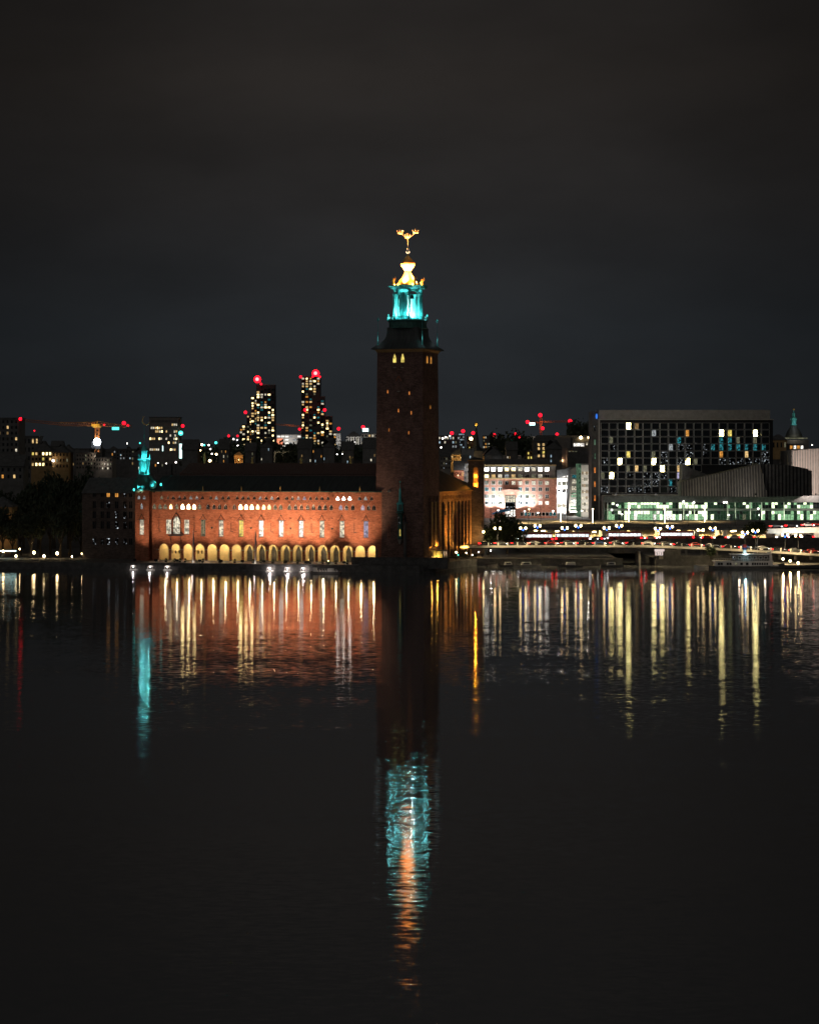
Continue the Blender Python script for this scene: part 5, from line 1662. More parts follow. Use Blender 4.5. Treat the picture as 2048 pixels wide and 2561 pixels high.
near = {1244: ('in front of the dark bush nearest the amber wing', 0), 1308: ('beside the right edge of the dark bush', 1), 1344: ('second past the dark bush', 1), 1412: ('below the street gap beside the pink hotel', 1), 1446: ('below the pale office tower', 1), 1517: ('at the left end of the glazed hall', 1), 1548: ('just left of the canal mouth', 1), 1645: ('directly above the white number signs', 1), 1675: ('just past the white number signs', 1), 1752: ('halfway between the number signs and the steamer funnel', 0), 1782: ('before the steamer on the open road', 1), 1863: ('behind the steamer funnel', 1), 1889: ('against the dark tree behind the steamer', 1), 1963: ('just right of the dark tree behind the steamer', 1), 1996: ('by the pale lit column past the steamer', 0)}
protos = {0: None, 1: None}
post_lights = []
for u, (wh, bl_) in near.items():
    if protos[bl_] is None:
        o = protos[bl_] = lamp_post(bool(bl_))
    else:
        o = copy_tree(protos[bl_])
    back = u in (1344, 1446, 1548, 1675, 1782, 1889)
    y, z = on_bridge(X(u, 676))
    yy = y + (5.8 if back else -4.2)
    o.location = (X(u, yy), yy, z + (.0 if not back else .4))
    o['label'] = 'twin globe street lamp ' + wh
    o['group'] = 'twin globe street lamps along the bridge'
    post_lights.append((o, -2.6, 5.0, 4500))
so_ = lamp_post(False, 1)
so_.location = (X(1209, 690), 690, 6.0 - .0)
so_.location.z = Z(1330, 690) - 5.75
so_['label'] = 'single globe street lamp between the amber wing and the dark bush'
LEFT = [(8, 1379, 1.0), (40, 1391, 1.0), (85, 1382, 1.2), (80, 1360, .6), (110, 1391, 1.1), (143, 1384, 1.2), (180, 1392, .6), (205, 1385, .4), (263, 1385, .7), (49, 1373, .5)]
wl = ['at the left edge of the quay', 'standing lowest near the left edge', 'between two others by the white light strip', 'small and high up among the dark trees', 'lowest in the middle of the left quay', 'bright and alone under the dark trees', 'small, right of the bright one under the trees', 'faint, in the shade of the trees', 'small, at the foot of the dark brick wing', 'dim, over the white light strip']
for (u, v, s_), wh in zip(LEFT, wl):
    o = copy_tree(so_)
    Y = 672 if v > 1370 else 700
    o.scale = (max(.62, s_),) * 3
    o.location = (X(u, Y), Y, Z(v, Y) - 5.75 * max(.62, s_))
    o['label'] = 'single globe street lamp ' + wh
    o['group'] = 'single globe lamps on the left quay'
    post_lights.append((o, -.7, 5.7, 170 * s_))
so_['group'] = 'single globe lamps on the right bank'
post_lights.append((so_, -.7, 5.7, 500))
for o, y_, z_, p_ in post_lights:
    lamp(o, (0, y_, z_), p_, (1, .77, .41), .3, 'SPOT', (0, y_, 0), 155, .5)
# amber lamps on the boat landing at the far right
for u, v, wh in ((1958, 1398, 'nearest the steamer bow'), (1976, 1403, 'middle one of the landing past the steamer'), (1996, 1408, 'outermost on the landing past the steamer')):
    t = thing('landing_lamp', 'short amber lamp ' + wh, 'lamp', (X(u, 655), 655, 1.2), 0, 'amber lamps on the boat landing')
    m = MB(); m.tube((0, 0, 0), (0, 0, Z(v, 655) - 1.5), .07); m.build('post', 'iron', t)
    m = MB(); m.ball((0, 0, Z(v, 655) - 1.2), .36, 8, 6); m.build('globe', 'lamp_warm', t)
    lamp(t, (0, -.6, Z(v, 655) - 1.2), 500, (1, .66, .3), .2)
m = MB(); m.box(X(1890, 655), X(2070, 655), 651, 668, .3, 1.2); tag(m.build('boat_landing', 'quay_stone'), 'low dark boat landing under the amber lamps beside the steamer', 'landing')

# ------------------------------------------------------------------ cars and buses
def make_car(mt):
    t = thing('car', 'x', 'car', (0, 0, 0))
    side = [(-2.2, .35), (-2.25, .75), (-2.1, .95), (-1.55, 1.0), (-.95, 1.42), (.55, 1.45), (1.2, 1.0), (2.05, .88), (2.2, .6), (2.15, .32)]
    m = MB(); m.prism(side, -.86, .86); m.build('body', mt, t)
    m = MB(); m.prism([(-1.35, 1.03), (-.9, 1.36), (.5, 1.38), (1.0, 1.03)], -.875, .875); m.build('windows', 'dark_glass', t)
    wh = MB(); wh.prism([(.33 * math.cos(R(30 * k)), .33 * math.sin(R(30 * k))) for k in range(12)], -.1, .1); wh = wh.mesh('wheel', 'tyre')
    for x in (-1.35, 1.35):
        for y in (-.8, .8):
            put('wheel', wh, t, (x, y, .33))
    tm = MB(); tm.box(-.1, .6, -.2, .2, -.11, .11); tm = tm.mesh('tail_light', 'tail_red')
    hm = MB(); hm.box(-.35, .1, -.22, .22, -.1, .1); hm = hm.mesh('headlight', 'head_white')
    for y in (-.72, .72):
        put('tail_light', tm, t, (-2.18, y, .78)); put('headlight', hm, t, (2.12, y, .68))
    return t
PAINT = [('car_black', 'black'), ('car_grey', 'grey'), ('car_white', 'white'), ('car_red', 'red'), ('car_blue', 'blue')]
CARS = [make_car(p[0]) for p in PAINT]
used = [False] * 5
def car(i, x, y, z, rz, label, group):
    if used[i]:
        o = copy_tree(CARS[i])
    else:
        o = CARS[i]; used[i] = True
    o.location = (x, y, z); o.rotation_euler = (0, 0, rz)
    o['label'] = label; o['group'] = group
    return o
spots = ['just past the amber wing', 'before the dark bush', 'before the bush, second of the queue', 'at the right edge of the bush', 'below the first blue lamp', 'past the first blue lamp', 'below the pink hotel', 'below the hotel corner', 'below the street gap', 'below the glass office', 'below the pale office tower', 'below the grid hotel end', 'left of the canal mouth', 'over the canal mouth', 'over the canal pier', 'above the white number signs', 'past the white number signs', 'short of the steamer stern', 'behind the steamer stern', 'behind the steamer cabin', 'behind the steamer funnel', 'behind the steamer bow', 'past the steamer bow', 'at the right end of the bridge', 'last on the bridge ramp']
x = X(1214, 674)
for i, wh in enumerate(spots):
    y, z = on_bridge(x)
    c = [0, 1, 0, 2, 3, 1, 0, 4, 1, 0, 2, 1, 0, 3, 1, 0, 4, 2, 0, 1, 3, 0, 1, 2, 0][i]
    car(c, x, y - 2.2, z + .02, math.pi if i > 22 else 0, PAINT[c][1] + ' car with red tail lights on the bridge ' + wh, 'cars queuing on the bridge')
    x += 4.95 + rnd.random() * .7
def bus(x, y, z, rz, label, tail=True):
    t = thing('bus', label, 'bus', (x, y, z), rz, 'buses with lit windows')
    m = MB(); m.prism([(-6, .4), (-6, 2.9), (-5.7, 3.1), (5.7, 3.1), (6, 2.6), (6.05, .4)], -1.25, 1.25); m.build('body', 'car_red', t)
    wm = MB(); wm.box(-.62, .62, -1.29, -1.252, 0, .95); wm = wm.mesh('window', 'bus_window')
    for k in range(8):
        put('window', wm, t, (-5.1 + k * 1.42, 0, 1.5))
        put('window', wm, t, (-5.1 + k * 1.42, 2.541, 1.5))
    wh = MB(); wh.prism([(.48 * math.cos(R(30 * k)), .48 * math.sin(R(30 * k))) for k in range(12)], -.15, .15); wh = wh.mesh('wheel', 'tyre')
    for xx in (-3.6, 3.4):
        for yy in (-1.12, 1.12):
            put('wheel', wh, t, (xx, yy, .48))
    hm = MB(); hm.box(-.3, .3, -.25, .25, -.15, .15); hm1 = hm.mesh('headlight', 'head_white'); hm2 = hm.mesh('tail_light', 'tail_red')
    for yy in (-1.05, 1.05):
        put('headlight', hm1, t, (5.85, yy, .9)); put('tail_light', hm2, t, (-5.85, yy, .9))
for u, wh in ((1338, 'nearest the dark bush'), (1432, 'below the street gap'), (1560, 'behind the canal mouth'), (1690, 'past the white number signs')):
    xx = X(u, 714); bus(xx, 713.5, on_ramp(xx), math.pi if u != 1432 else 0, 'red bus with white lit windows on the embankment road ' + wh)
for k, (u, c) in enumerate(((1385, 2), (1490, 1), (1508, 0), (1525, 4), (1600, 1), (1625, 2), (1655, 0), (1740, 1), (1765, 3), (1800, 0), (1835, 2), (1870, 1), (1955, 2), (1985, 0), (2018, 1))):
    xx = X(u, 714)
    car(c, xx, 713.2, on_ramp(xx) + .02, math.pi, PAINT[c][1] + ' car with headlights on the embankment road ' + ['between first two buses', 'after the bus below the gap', 'below the grid hotel end', 'ahead of the bus behind the canal', 'just behind the canal pier', 'nearing the number signs', 'above the number signs', 'following the last bus', 'two behind the last bus', 'short of the dark tree', 'by the steamer funnel', 'under the dark tree', 'past the dark tree', 'between the carriageway columns', 'last at the right end'][k], 'cars on the embankment road')
xx = X(2010, 735)
for k, u in enumerate((1940, 1978, 2020, 2046)):
    xx = X(u, 734); f = (u - 1915) / (2180 - 1915)
    car([1, 0, 2, 3][k], xx, 734, ca[1] + (cb[1] - ca[1]) * f + .02, 0, PAINT[[1, 0, 2, 3][k]][1] + ' car with tail lights on the upper carriageway ' + ['nearest the dark tree', 'second from the dark tree', 'over the wide column', 'at the outer end'][k], 'cars on the upper carriageway')
for i, o in enumerate(CARS):
    if not used[i]:
        for ch in list(o.children): bpy.data.objects.remove(ch)
        bpy.data.objects.remove(o)

# paved forecourt between the rail yard and the hotels, with its lamps
m = MB(); m.box(X(1195, 970), X(1480, 970), 848, 969.5, 5.2, 5.62); kind(m.build('forecourt', 'granite_paving'), 'structure')
m = MB(); m.box(X(1480, 928), X(2200, 928), 848, 927, 5.2, 5.62); kind(m.build('forecourt', 'granite_paving'), 'structure')
fp = None
for i, (u, Y, wh, pw, c) in enumerate(((1246, 940, 'by the blue awning', 3000, (1, .8, .7)), (1312, 925, 'right of the hotel portal', 7000, (1, .82, .76)), (1345, 900, 'before the right bays of the hotel', 6500, (1, .62, .2)), (1383, 930, 'at the right corner of the hotel', 8000, (1, .85, .78)), (1412, 935, 'in the mouth of the street gap', 9000, (1, .9, .84)), (1455, 930, 'before the pale office tower', 7000, (1, .85, .72)), (1555, 880, 'before the left of the glazed hall', 3200, (.85, 1, .7)), (1590, 872, 'second along the glazed hall', 2600, (1, .75, .35)), (1674, 870, 'above the number signs before the hall', 3200, (.85, 1, .7)), (1720, 868, 'before the middle of the glazed hall', 2600, (1, .9, .5)), (1758, 868, 'right of the hall middle', 3000, (.85, 1, .7)), (1822, 868, 'before the hall above the steamer', 2600, (.9, 1, .6)))):
    if fp is None:
        fp = o = thing('forecourt_lamp', 'x', 'street lamp', (0, 0, 0), 0, 'lamps on the hotel forecourt')
        m = MB(); m.lathe([(.14, 0), (.08, .4), (.07, 4.6)], 6); m.build('post', 'iron', o)
        m = MB(); m.ball((0, 0, 4.8), .42, 8, 6, .6); m.build('lantern', 'lamp_white', o)
        fpl = []
    else:
        o = copy_tree(fp)
    o.location = (X(u, Y), Y, 5.62)
    o['label'] = 'white forecourt lamp ' + wh
    fpl.append((o, pw, c))
for o, pw, c in fpl:
    lamp(o, (0, -.8, 4.4), pw, c, .3, 'SPOT', (0, -.8, 0), 160, .4)
for i, (u, y) in enumerate(((1320, 800), (1400, 815), (1480, 800), (1570, 815), (1660, 800), (1760, 815))):
    o = lamp(rv, (X(u, y), y, ZR + 5.5), 15000, (1, .74, .34), .3, 'SPOT', (X(u, y), y, ZR), 150, .5)
    m = MB(); m.ball((0, 0, 0), .3, 8, 6, .6); m.tube((0, 0, -5.5), (0, 0, 0), .06); m.build('yard_lamp', 'lamp_warm', rv, (X(u, y) + .4, y + .5, ZR + 5.6))
# ------------------------------------------------------------------ trees
def crown_mesh(seed, n, sx, sy, sz, leaf, mt):
    """leaf sprays spread through a handful of overlapping clumps, ragged at the rim"""
    rr = random.Random(seed)
    cl = []
    for i in range(11):
        a, e, d = rr.random() * 6.283, rr.uniform(-.6, 1.0), rr.uniform(.25, .72)
        cl.append((sx * d * math.cos(a) * math.cos(e), sy * d * math.sin(a) * math.cos(e), sz * (.05 + d * math.sin(e)), rr.uniform(.34, .56)))
    cl.append((0, 0, 0, .62))
    m = MB()
    for i in range(n):
        c = cl[rr.randrange(len(cl))]
        while True:
            p = Vector((rr.uniform(-1, 1), rr.uniform(-1, 1), rr.uniform(-1, 1)))
            if .25 < p.length < 1.0: break
        p = Vector((c[0] + p.x * c[3] * sx, c[1] + p.y * c[3] * sy, c[2] + p.z * c[3] * sz))
        nrm = Vector((rr.uniform(-1, 1), rr.uniform(-1, 1), rr.uniform(-.2, 1))).normalized()
        t_ = nrm.orthogonal().normalized(); b_ = nrm.cross(t_)
        l = leaf * rr.uniform(.6, 1.3)
        m.face([p - t_ * l, p - b_ * l * .5, p + t_ * l, p + b_ * l * .55])
    return m.mesh('crown', mt)
CROWNS = {}
def tree(name, label, cat, u, Y, zb, h, r, seed=1, mt='foliage', group=None, n=1500, trunk=.28):
    t = thing(name, label, cat, (X(u, Y), Y, zb), rnd.random() * 6.28, group)
    k = (seed, mt, n)
    if k not in CROWNS:
        CROWNS[k] = crown_mesh(seed, n, 1, 1, 1, .085 if n > 1200 else .11, mt)
    m = MB()
    th = h * trunk
    m.tube((0, 0, -.3), (.05 * r, 0, th), .045 * h * .6, .03 * h * .6, 8)
    for i in range(5):
        a = i * 1.26 + seed
        m.tube((.05 * r, 0, th * .9), (r * .55 * math.cos(a), r * .55 * math.sin(a), th + (h - th) * .5), .02 * h * .6, .006 * h, 5)
    m.tube((.05 * r, 0, th), (0, 0, h * .8), .02 * h * .6, .006 * h, 5)
    m.build('trunk', 'bark', t)
    o = put('crown', CROWNS[k], t, (0, 0, th + (h - th) * .5))
    o.scale = (r, r, (h - th) * .56)
    return t
for i, u in enumerate((14, 58, 96, 135, 172, 208, 246, 280)):
    top = (1222, 1226, 1190, 1180, 1188, 1178, 1184, 1206)[i]
    tree('avenue_tree', 'tall dark tree of the rear row ' + ('at the photo edge', 'below the apartment tower', 'below the yellow window house', 'below the lamp lit house', 'left of the pale stepped house', 'before the pale stepped house', 'below the crane floodlight', 'behind the dark wing roof')[i], 'tree', u, 740, 2.2, Z(top, 740) - 2.2, 5.4, 10 + i % 4, 'foliage_dark', 'tall dark trees behind the left bank', n=1000)
# the dark bush by the amber wing, and the tree behind the steamer
tree('bush_tree', 'broad dark bush tree rising in front of the pink hotel', 'tree', 1268, 692, 3.0, Z(1286, 692) - 3.0, 6.3, 3, n=2600, trunk=.12)
tree('bush_tree', 'lower dark bush leaning out beside the square brick turret', 'tree', 1224, 694, 3.0, Z(1312, 694) - 3.0, 4.4, 5, n=2000, trunk=.12)
tree('leafy_tree', 'single dark leafy tree on the road behind the steamer funnel', 'tree', 1893, 690, 4.5, Z(1302, 690) - 4.5, 4.6, 4, n=2000, trunk=.35)
tree('shrub', 'pale lit shrub on the quay behind the steamer stern', 'shrub', 1777, 667, 1.8, 4.6, 2.2, 6, n=1200, trunk=.1)
wl = ['at the photo edge', 'second from the photo edge', 'over the white light strip', 'behind the lowest lamp', 'behind two small lamps', 'taller than its neighbours', 'behind the bright lonely lamp', 'below the old roofs', 'before the dark wing end', 'hiding the foot of the dark wing', 'beside the dark wing windows', 'nearest the corner turret']
tx = [6, 30, 52, 78, 101, 126, 150, 176, 203, 230, 262, 300]
for i, u in enumerate(tx):
    Y = 676 + (i % 3) * 9
    top = [1262, 1300, 1272, 1286, 1258, 1246, 1270, 1262, 1290, 1302, 1345, 1352][i]
    tree('park_tree', 'dark park tree on the left bank ' + wl[i], 'tree', u, Y, 2.2, Z(top, Y) - 2.2, 4.6 if i < 10 else 2.6, 10 + i % 4, 'foliage_dark', 'dark trees on the left bank', n=1000)
for i, u in enumerate((1096, 1115, 1140, 1160, 1182)):
    tree('garden_shrub', 'small dark garden shrub ' + ['at the gate', 'right of the gate', 'below the amber pilasters', 'in the middle of the bank', 'by the square turret foot'][i], 'shrub', u, 655 + i * 5, 2.1, 1.6 + (i % 2) * .6, 1.4, 20, 'foliage_dark', 'shrubs below the amber wing', n=500, trunk=.1)
gl = MB(); gl.tube((0, 0, 0), (0, 0, .6), .05); gl.ball((0, 0, .75), .2, 8, 6)
for u, v, mt, wh in ((1141, 1381.5, 'lamp_warm', 'orange one'), (1146, 1388, 'lamp_teal', 'tiny bluish one beside the orange'), (1166, 1383, 'lamp_white', 'white one in the middle'), (1181, 1388, 'lamp_white', 'lower white one'), (1197, 1380.5, 'lamp_white', 'near the turret foot'), (1227, 1377, 'lamp_white', 'under the bridge end')):
    Y = 652 + (u - 1141) * .16
    t = thing('bollard_lamp', 'low garden lamp below the amber wing, ' + wh, 'lamp', (X(u, Y), Y, 2.1), 0, 'low lamps below the amber wing')
    zz = max(.3, Z(v, Y) - 2.1)
    m = MB(); m.tube((0, 0, 0), (0, 0, zz), .05); m.build('post', 'iron', t)
    m = MB(); m.ball((0, 0, zz), .2 if mt != 'lamp_warm' else .3, 8, 6); m.build('globe', mt, t)

# ------------------------------------------------------------------ boats, docks and quay furniture
st, lx, lz = facing('steamer', 'small white passenger steamer with tall striped funnel moored below the bridge', 'boat', 1870, 652, 0)
m = MB()
hull = []
xa, xb = lx(1772), lx(1962)
secs = [(xa, 1.0, .1), (xa + 1.2, 1.0, 1.4), (xa + 5, .95, 2.2), (0, .9, 2.3), (xb - 6, 1.0, 2.1), (xb - 2.5, 1.3, 1.2), (xb, 1.8, .05)]
for (x, z, wd), (x2, z2, wd2) in zip(secs[:-1], secs[1:]):
    for s_ in (-1, 1):
        m.face([(x, s_ * wd * .75, -.4), (x2, s_ * wd2 * .75, -.4), (x2, s_ * wd2, z2), (x, s_ * wd, z)])
    m.face([(x, -wd, z - .05), (x2, -wd2, z2 - .05), (x2, wd2, z2 - .05), (x, wd, z - .05)])
m.build('hull', 'concrete_dark', st)
m = MB(); m.box(lx(1786), lx(1930), -1.75, 1.75, .9, lz(1404)); m.frus(lx(1900), lx(1946), -1.6, 1.6, .9, lz(1411), .4); m.build('cabin', 'boat_white', st)
m = MB(); m.box(lx(1782), lx(1932), -2.0, 2.0, lz(1404), lz(1402.5)); m.build('deck', 'boat_white', st)
m = MB(); m.box(lx(1828), lx(1922), -1.4, 1.4, lz(1402.4), lz(1387)); m.build('upper_cabin', 'concrete_dark', st)
m = MB(); m.box(lx(1824), lx(1926), -1.9, 1.9, lz(1387), lz(1384.8)); m.build('upper_roof', 'boat_white', st)
m = MB(); m.frus(lx(1918), lx(1930), -1.2, 1.2, lz(1402.4), lz(1381), .25); m.box(lx(1916), lx(1932), -1.4, 1.4, lz(1381), lz(1379.6)); m.build('wheelhouse', 'boat_white', st)
for u in (1796, 1802, 1818, 1824, 1838, 1852, 1866, 1880, 1886, 1892, 1898, 1904, 1910, 1916):
    far_window(st, lx(u), -1.76, lz(1412.5), .55 if u > 1870 else .8, .75, 'dark_glass' if u != 1838 else 'win_room', 'boat_white', t=.07, proud=.06)
for u in (1834, 1848, 1872, 1886, 1900, 1913):
    far_window(st, lx(u), -1.41, lz(1398), .9, .8, 'win_glint' if u in (1834, 1886) else 'dark_glass', 'boat_white', t=.07, proud=.06)
m = MB(); m.lathe([(.68, lz(1385)), (.62, lz(1375))], 12, lx(1862), 0); m.build('funnel', 'boat_white', st)
m = MB(); m.lathe([(.64, lz(1375)), (.62, lz(1369))], 12, lx(1862), 0); m.build('funnel_band', 'car_blue', st)
m = MB(); m.lathe([(.64, lz(1369)), (.62, lz(1363)), (.66, lz(1362.5)), (.66, lz(1362))], 12, lx(1862), 0); m.build('funnel_band', 'sign_red', st)
m = MB(); m.tube((lx(1894), 0, lz(1384)), (lx(1894), 0, lz(1347)), .07); m.tube((lx(1894), 0, lz(1352)), (lx(1884), 0, lz(1383)), .03); m.tube((lx(1888), 0, lz(1368)), (lx(1900), 0, lz(1368)), .04); m.build('mast', 'boat_white', st)
for s_ in (-1.95,):
    m = MB()
    for k in range(26):
        m.box(lx(1783) + k * .72, lx(1783) + k * .72 + .04, s_, s_ + .04, lz(1402.4), lz(1396))
    m.box(lx(1782), lx(1926), s_, s_ + .04, lz(1396.4), lz(1396)); m.build('deck_railing', 'boat_white', st)
lamp(st, (lx(1862), -2.2, lz(1384)), 220, (.6, .95, 1), .2)
lamp(st, (lx(1840), -7, 4.5), 90, (1, .8, .6), .3); lamp(st, (lx(1905), -6, 4.5), 90, (1, .8, .6), .3)

def small_boat(label, u, Y, ln, rz, cabin=True, hullm='concrete_dark'):
    t = thing('small_boat', label, 'boat', (X(u, Y), Y, 0), rz, 'small boats moored along the right quay')
    m = MB()
    sec = [(-ln / 2, .75, .9), (-ln / 4, .7, 1.15), (ln / 5, .8, 1.05), (ln * .4, .95, .6), (ln / 2, 1.1, .05)]
    for (x, z, wd), (x2, z2, wd2) in zip(sec[:-1], sec[1:]):
        for s_ in (-1, 1):
            m.face([(x, s_ * wd * .6, -.3), (x2, s_ * wd2 * .6, -.3), (x2, s_ * wd2, z2), (x, s_ * wd, z)])
        m.face([(x, -wd, z - .1), (x2, -wd2, z2 - .1), (x2, wd2, z2 - .1), (x, wd, z - .1)])
    m.face([(-ln / 2, -.54, -.3), (-ln / 2, -.9, .75), (-ln / 2, .9, .75), (-ln / 2, .54, -.3)])
    m.build('hull', hullm, t)
    if cabin:
        m = MB(); m.frus(-ln * .22, ln * .16, -.75, .75, .65, 1.65, .25, .12); m.build('cabin', 'boat_white', t)
        m = MB(); m.box(-ln * .14, ln * .08, -.77, -.74, 1.05, 1.4); m.build('window', 'dark_glass', t)
    m = MB(); m.tube((ln * .3, 0, .8), (ln * .3, 0, 1.5), .03); m.tube((ln * .3, -.4, 1.2), (-ln * .4, -.8, 1.05), .02); m.build('rail', 'steel', t)
small_boat('small low boat with pale cabin moored below the dark bush', 1272, 661, 6.5, R(10))
small_boat('flat pale work boat moored left of the small cabin boat', 1318, 661, 9.0, R(4), True, 'concrete')
small_boat('covered dark boat moored in the middle of the quay wall', 1425, 660, 8.5, R(-175))
small_boat('dark boat moored just before the canal mouth', 1530, 660, 7.5, R(3))
small_boat('little boat with pale bow at the stern of the steamer', 1752, 655, 5.5, R(-150), False, 'boat_white')
small_boat('open boat on the bank below the amber wing', 1232, 668, 5.0, R(30), False, 'concrete_dark')

# the long low pontoon boat before the arcade
pb, lx, lz = facing('pontoon_boat', 'low grey open launch moored before the right end of the arcade', 'boat', 814, 627, 0, R(-8))
m = MB(); m.frus(lx(778), lx(852), -1.4, 1.4, -.2, .55, -.25, -.2); m.build('hull', 'concrete_dark', pb)
m = MB()
for k in range(9):
    m.box(lx(786) + k * .86, lx(786) + k * .86 + .5, -1.2, -.75, .55, .95); m.box(lx(786) + k * .86, lx(786) + k * .86 + .08, -1.2, -.75, .95, 1.35)
m.build('benches', 'boat_white', pb)
m = MB(); m.box(lx(783), lx(792), -.8, .8, .55, 1.7); m.box(lx(820), lx(834), -1.0, 1.0, .55, 1.5); m.build('console', 'boat_white', pb)
m = MB(); m.tube((lx(784), -1.2, .6), (lx(784), -1.2, 1.9), .04); m.tube((lx(784), -1.2, 1.9), (lx(848), -1.2, 1.1), .03); m.build('rail', 'steel', pb)
lamp(pb, (0, -4, 3.0), 130, (1, .85, .75), .3)

# white railing frames over the water before the arcade
rw = thing('gangway_railing', 'white lit tubular railing of the landing stage before the middle arches', 'railing', (*CH(su(720, -13.6), -13.6), 1.2), -PHI)
m = MB(); x0_, x1_ = su(648, -13.6) - su(720, -13.6), su(790, -13.6) - su(720, -13.6)
k = x0_
while k <= x1_ + .05:
    m.tube((k, 0, -1.0), (k, 0, .98), .05); k += (x1_ - x0_) / 8
m.tube((x0_, 0, .98), (x1_, 0, .98), .06); m.tube((x0_, 0, .45), (x1_, 0, .45), .03)
m.build('rail', 'white_paint', rw)
for i, u in enumerate((675, 719, 759)):
    p = CH(su(u, -15.5), -15.5)
    t = thing('dock_lamp', 'hooded white dock lamp under the railing ' + ['nearest the flagpole', 'in the middle', 'at the right end'][i], 'lamp', (p[0], p[1], 0.0), -PHI, 'dock lamps along the quay wall')
    m = MB(); m.frus(-.9, .9, -.5, .5, 1.15, 1.45, .35, .2)
    for x in (-.8, .8):
        m.box(x - .04, x + .04, -.3, -.2, .2, 1.15)
    m.box(-1.2, 1.2, -.6, .9, -.2, .25); m.build('hood', 'white_paint', t)
    m = MB(); m.ball((0, -.1, .9), .2, 8, 6); m.build('bulb', 'lamp_white', t)
    lamp(t, (0, -.7, 1.1), 90, (1, .86, .84), .15); lamp(t, (0, .55, .9), 140, (1, .86, .84), .15)
for i, u in enumerate((334, 376, 419)):
    p = CH(su(u, -15.5), -15.5)
    t = thing('dock_lamp', 'hooded white dock lamp on the dark quay ' + ['below the dark wing end', 'below the corner turret', 'below the first arch'][i], 'lamp', (p[0], p[1], 0.0), -PHI, 'dock lamps along the quay wall')
    m = MB(); m.frus(-.9, .9, -.5, .5, 1.15, 1.45, .35, .2)
    for x in (-.8, .8):
        m.box(x - .04, x + .04, -.3, -.2, .2, 1.15)
    m.box(-1.2, 1.2, -.6, .9, -.2, .25); m.build('hood', 'white_paint', t)
    m = MB(); m.ball((0, -.1, .95), .17, 8, 6); m.build('bulb', 'lamp_white', t)
    lamp(t, (0, -.7, 1.1), 70, (1, .86, .84), .15)
for u, wh, zt_ in ((483, 'before the third arch', 1328), (638.5, 'before the ninth arch', 1328)):
    p = CH(su(u, -13), -13)
    t = thing('flagpole', 'white flagpole with a limp dark flag ' + wh, 'flagpole', (p[0], p[1], 2.2), 0, 'flagpoles on the quay')
    hh = Z(zt_, p[1]) - 2.2
    m = MB(); m.lathe([(.16, -1.4), (.14, .2), (.12, hh * .55), (.07, hh)], 8); m.ball((0, 0, hh), .12, 6, 4); m.build('pole', 'white_paint', t)
    m = MB()
    for k in range(7):
        z0_, z1_ = hh * .58 + k * hh * .057, hh * .58 + (k + 1) * hh * .057
        w0, w1 = .42 - .04 * k, .42 - .04 * (k + 1)
        o_ = .12 * math.sin(k * 1.7); o2 = .12 * math.sin((k + 1) * 1.7)
        m.face([(.08, 0, z0_), (w0, o_, z0_ - .1), (w1, o2, z1_ - .1), (.08, 0, z1_)])
        m.face([(.08, -.02, z0_), (w0 * .7, -o_ - .06, z0_), (w1 * .7, -o2 - .06, z1_), (.08, -.02, z1_)])
    m.build('flag', 'flag_cloth', t)
    lamp(t, (-.3, -.8, .6), 40, (1, .9, .85), .1)
up = MB(); up.lathe([(.3, 0), (.42, .5), (.46, .55), (.46, .62), (.3, .62)], 8)
un = up.mesh('pot', 'concrete_dark')
ORD = 'first second third fourth fifth sixth seventh eighth ninth tenth eleventh twelfth thirteenth fourteenth fifteenth sixteenth seventeenth eighteenth'.split()
PSW = ['before the first arch', 'left under the second arch', 'right under the second arch', 'before the third arch', 'before the fourth arch', 'before the sixth arch', 'before the seventh arch', 'left of the ninth arch', 'between the ninth and tenth arches', 'before the tenth arch', 'before the eleventh arch', 'before the twelfth arch', 'left of the fourteenth arch', 'between the thirteenth and fourteenth arches', 'between the fourteenth and fifteenth arches', 'before the fifteenth arch', 'before the sixteenth arch']
pc_ = crown_mesh(31, 160, .5, .5, .5, .12, 'foliage_dark')
for i, u in enumerate((415, 437, 450, 463, 507, 549, 587, 632, 652, 682, 712, 744, 776, 807, 822, 840, 868)):
    p = CH(su(u, -11), -11)
    t = thing('potted_shrub', 'round potted shrub on the terrace ' + PSW[i], 'potted plant', (p[0], p[1], 2.2), 0, 'potted shrubs before the arcade')
    put('pot', un, t); put('foliage', pc_, t, (0, 0, 1.05))
t = bpy.data.objects.new('terrace_paving', None)
COL.objects.link(t); t.location = (XL, YL, 2.2); t.rotation_euler = (0, 0, -PHI)
m = MB()
k = 0
while 2 + k * 2.4 < 70:
    m.box(2 + k * 2.4, 2 + k * 2.4 + 2.36, -13.4, -.7, .0, .10); k += 1
kind(m.build('paving_slab', 'granite_paving', t), 'stuff')
t['kind'] = 'structure'
# small white kiosk frame and light strip at the far left
t = thing('boat_canopy', 'long white lit canopy strip at the left end of the quay', 'canopy', (X(14, 674), 674, 2.2))
m = MB(); m.box(-4.0, 3.4, -.6, .6, Z(1379, 674) - 2.2, Z(1376.5, 674) - 2.2); m.build('light_strip', 'bar_white', t)
m = MB(); m.box(-4.2, 3.6, -1.2, 1.2, Z(1376.4, 674) - 2.2, Z(1375, 674) - 2.2)
m.build('roof', 'roof_dark', t)
pm = MB(); pm.box(-.06, .06, -.06, .06, 0, Z(1376.4, 674) - 2.2); pm = pm.mesh('post', 'iron')
for x in (-3.9, -.5, 3.2):
    put('post', pm, t, (x, 1.0, 0))

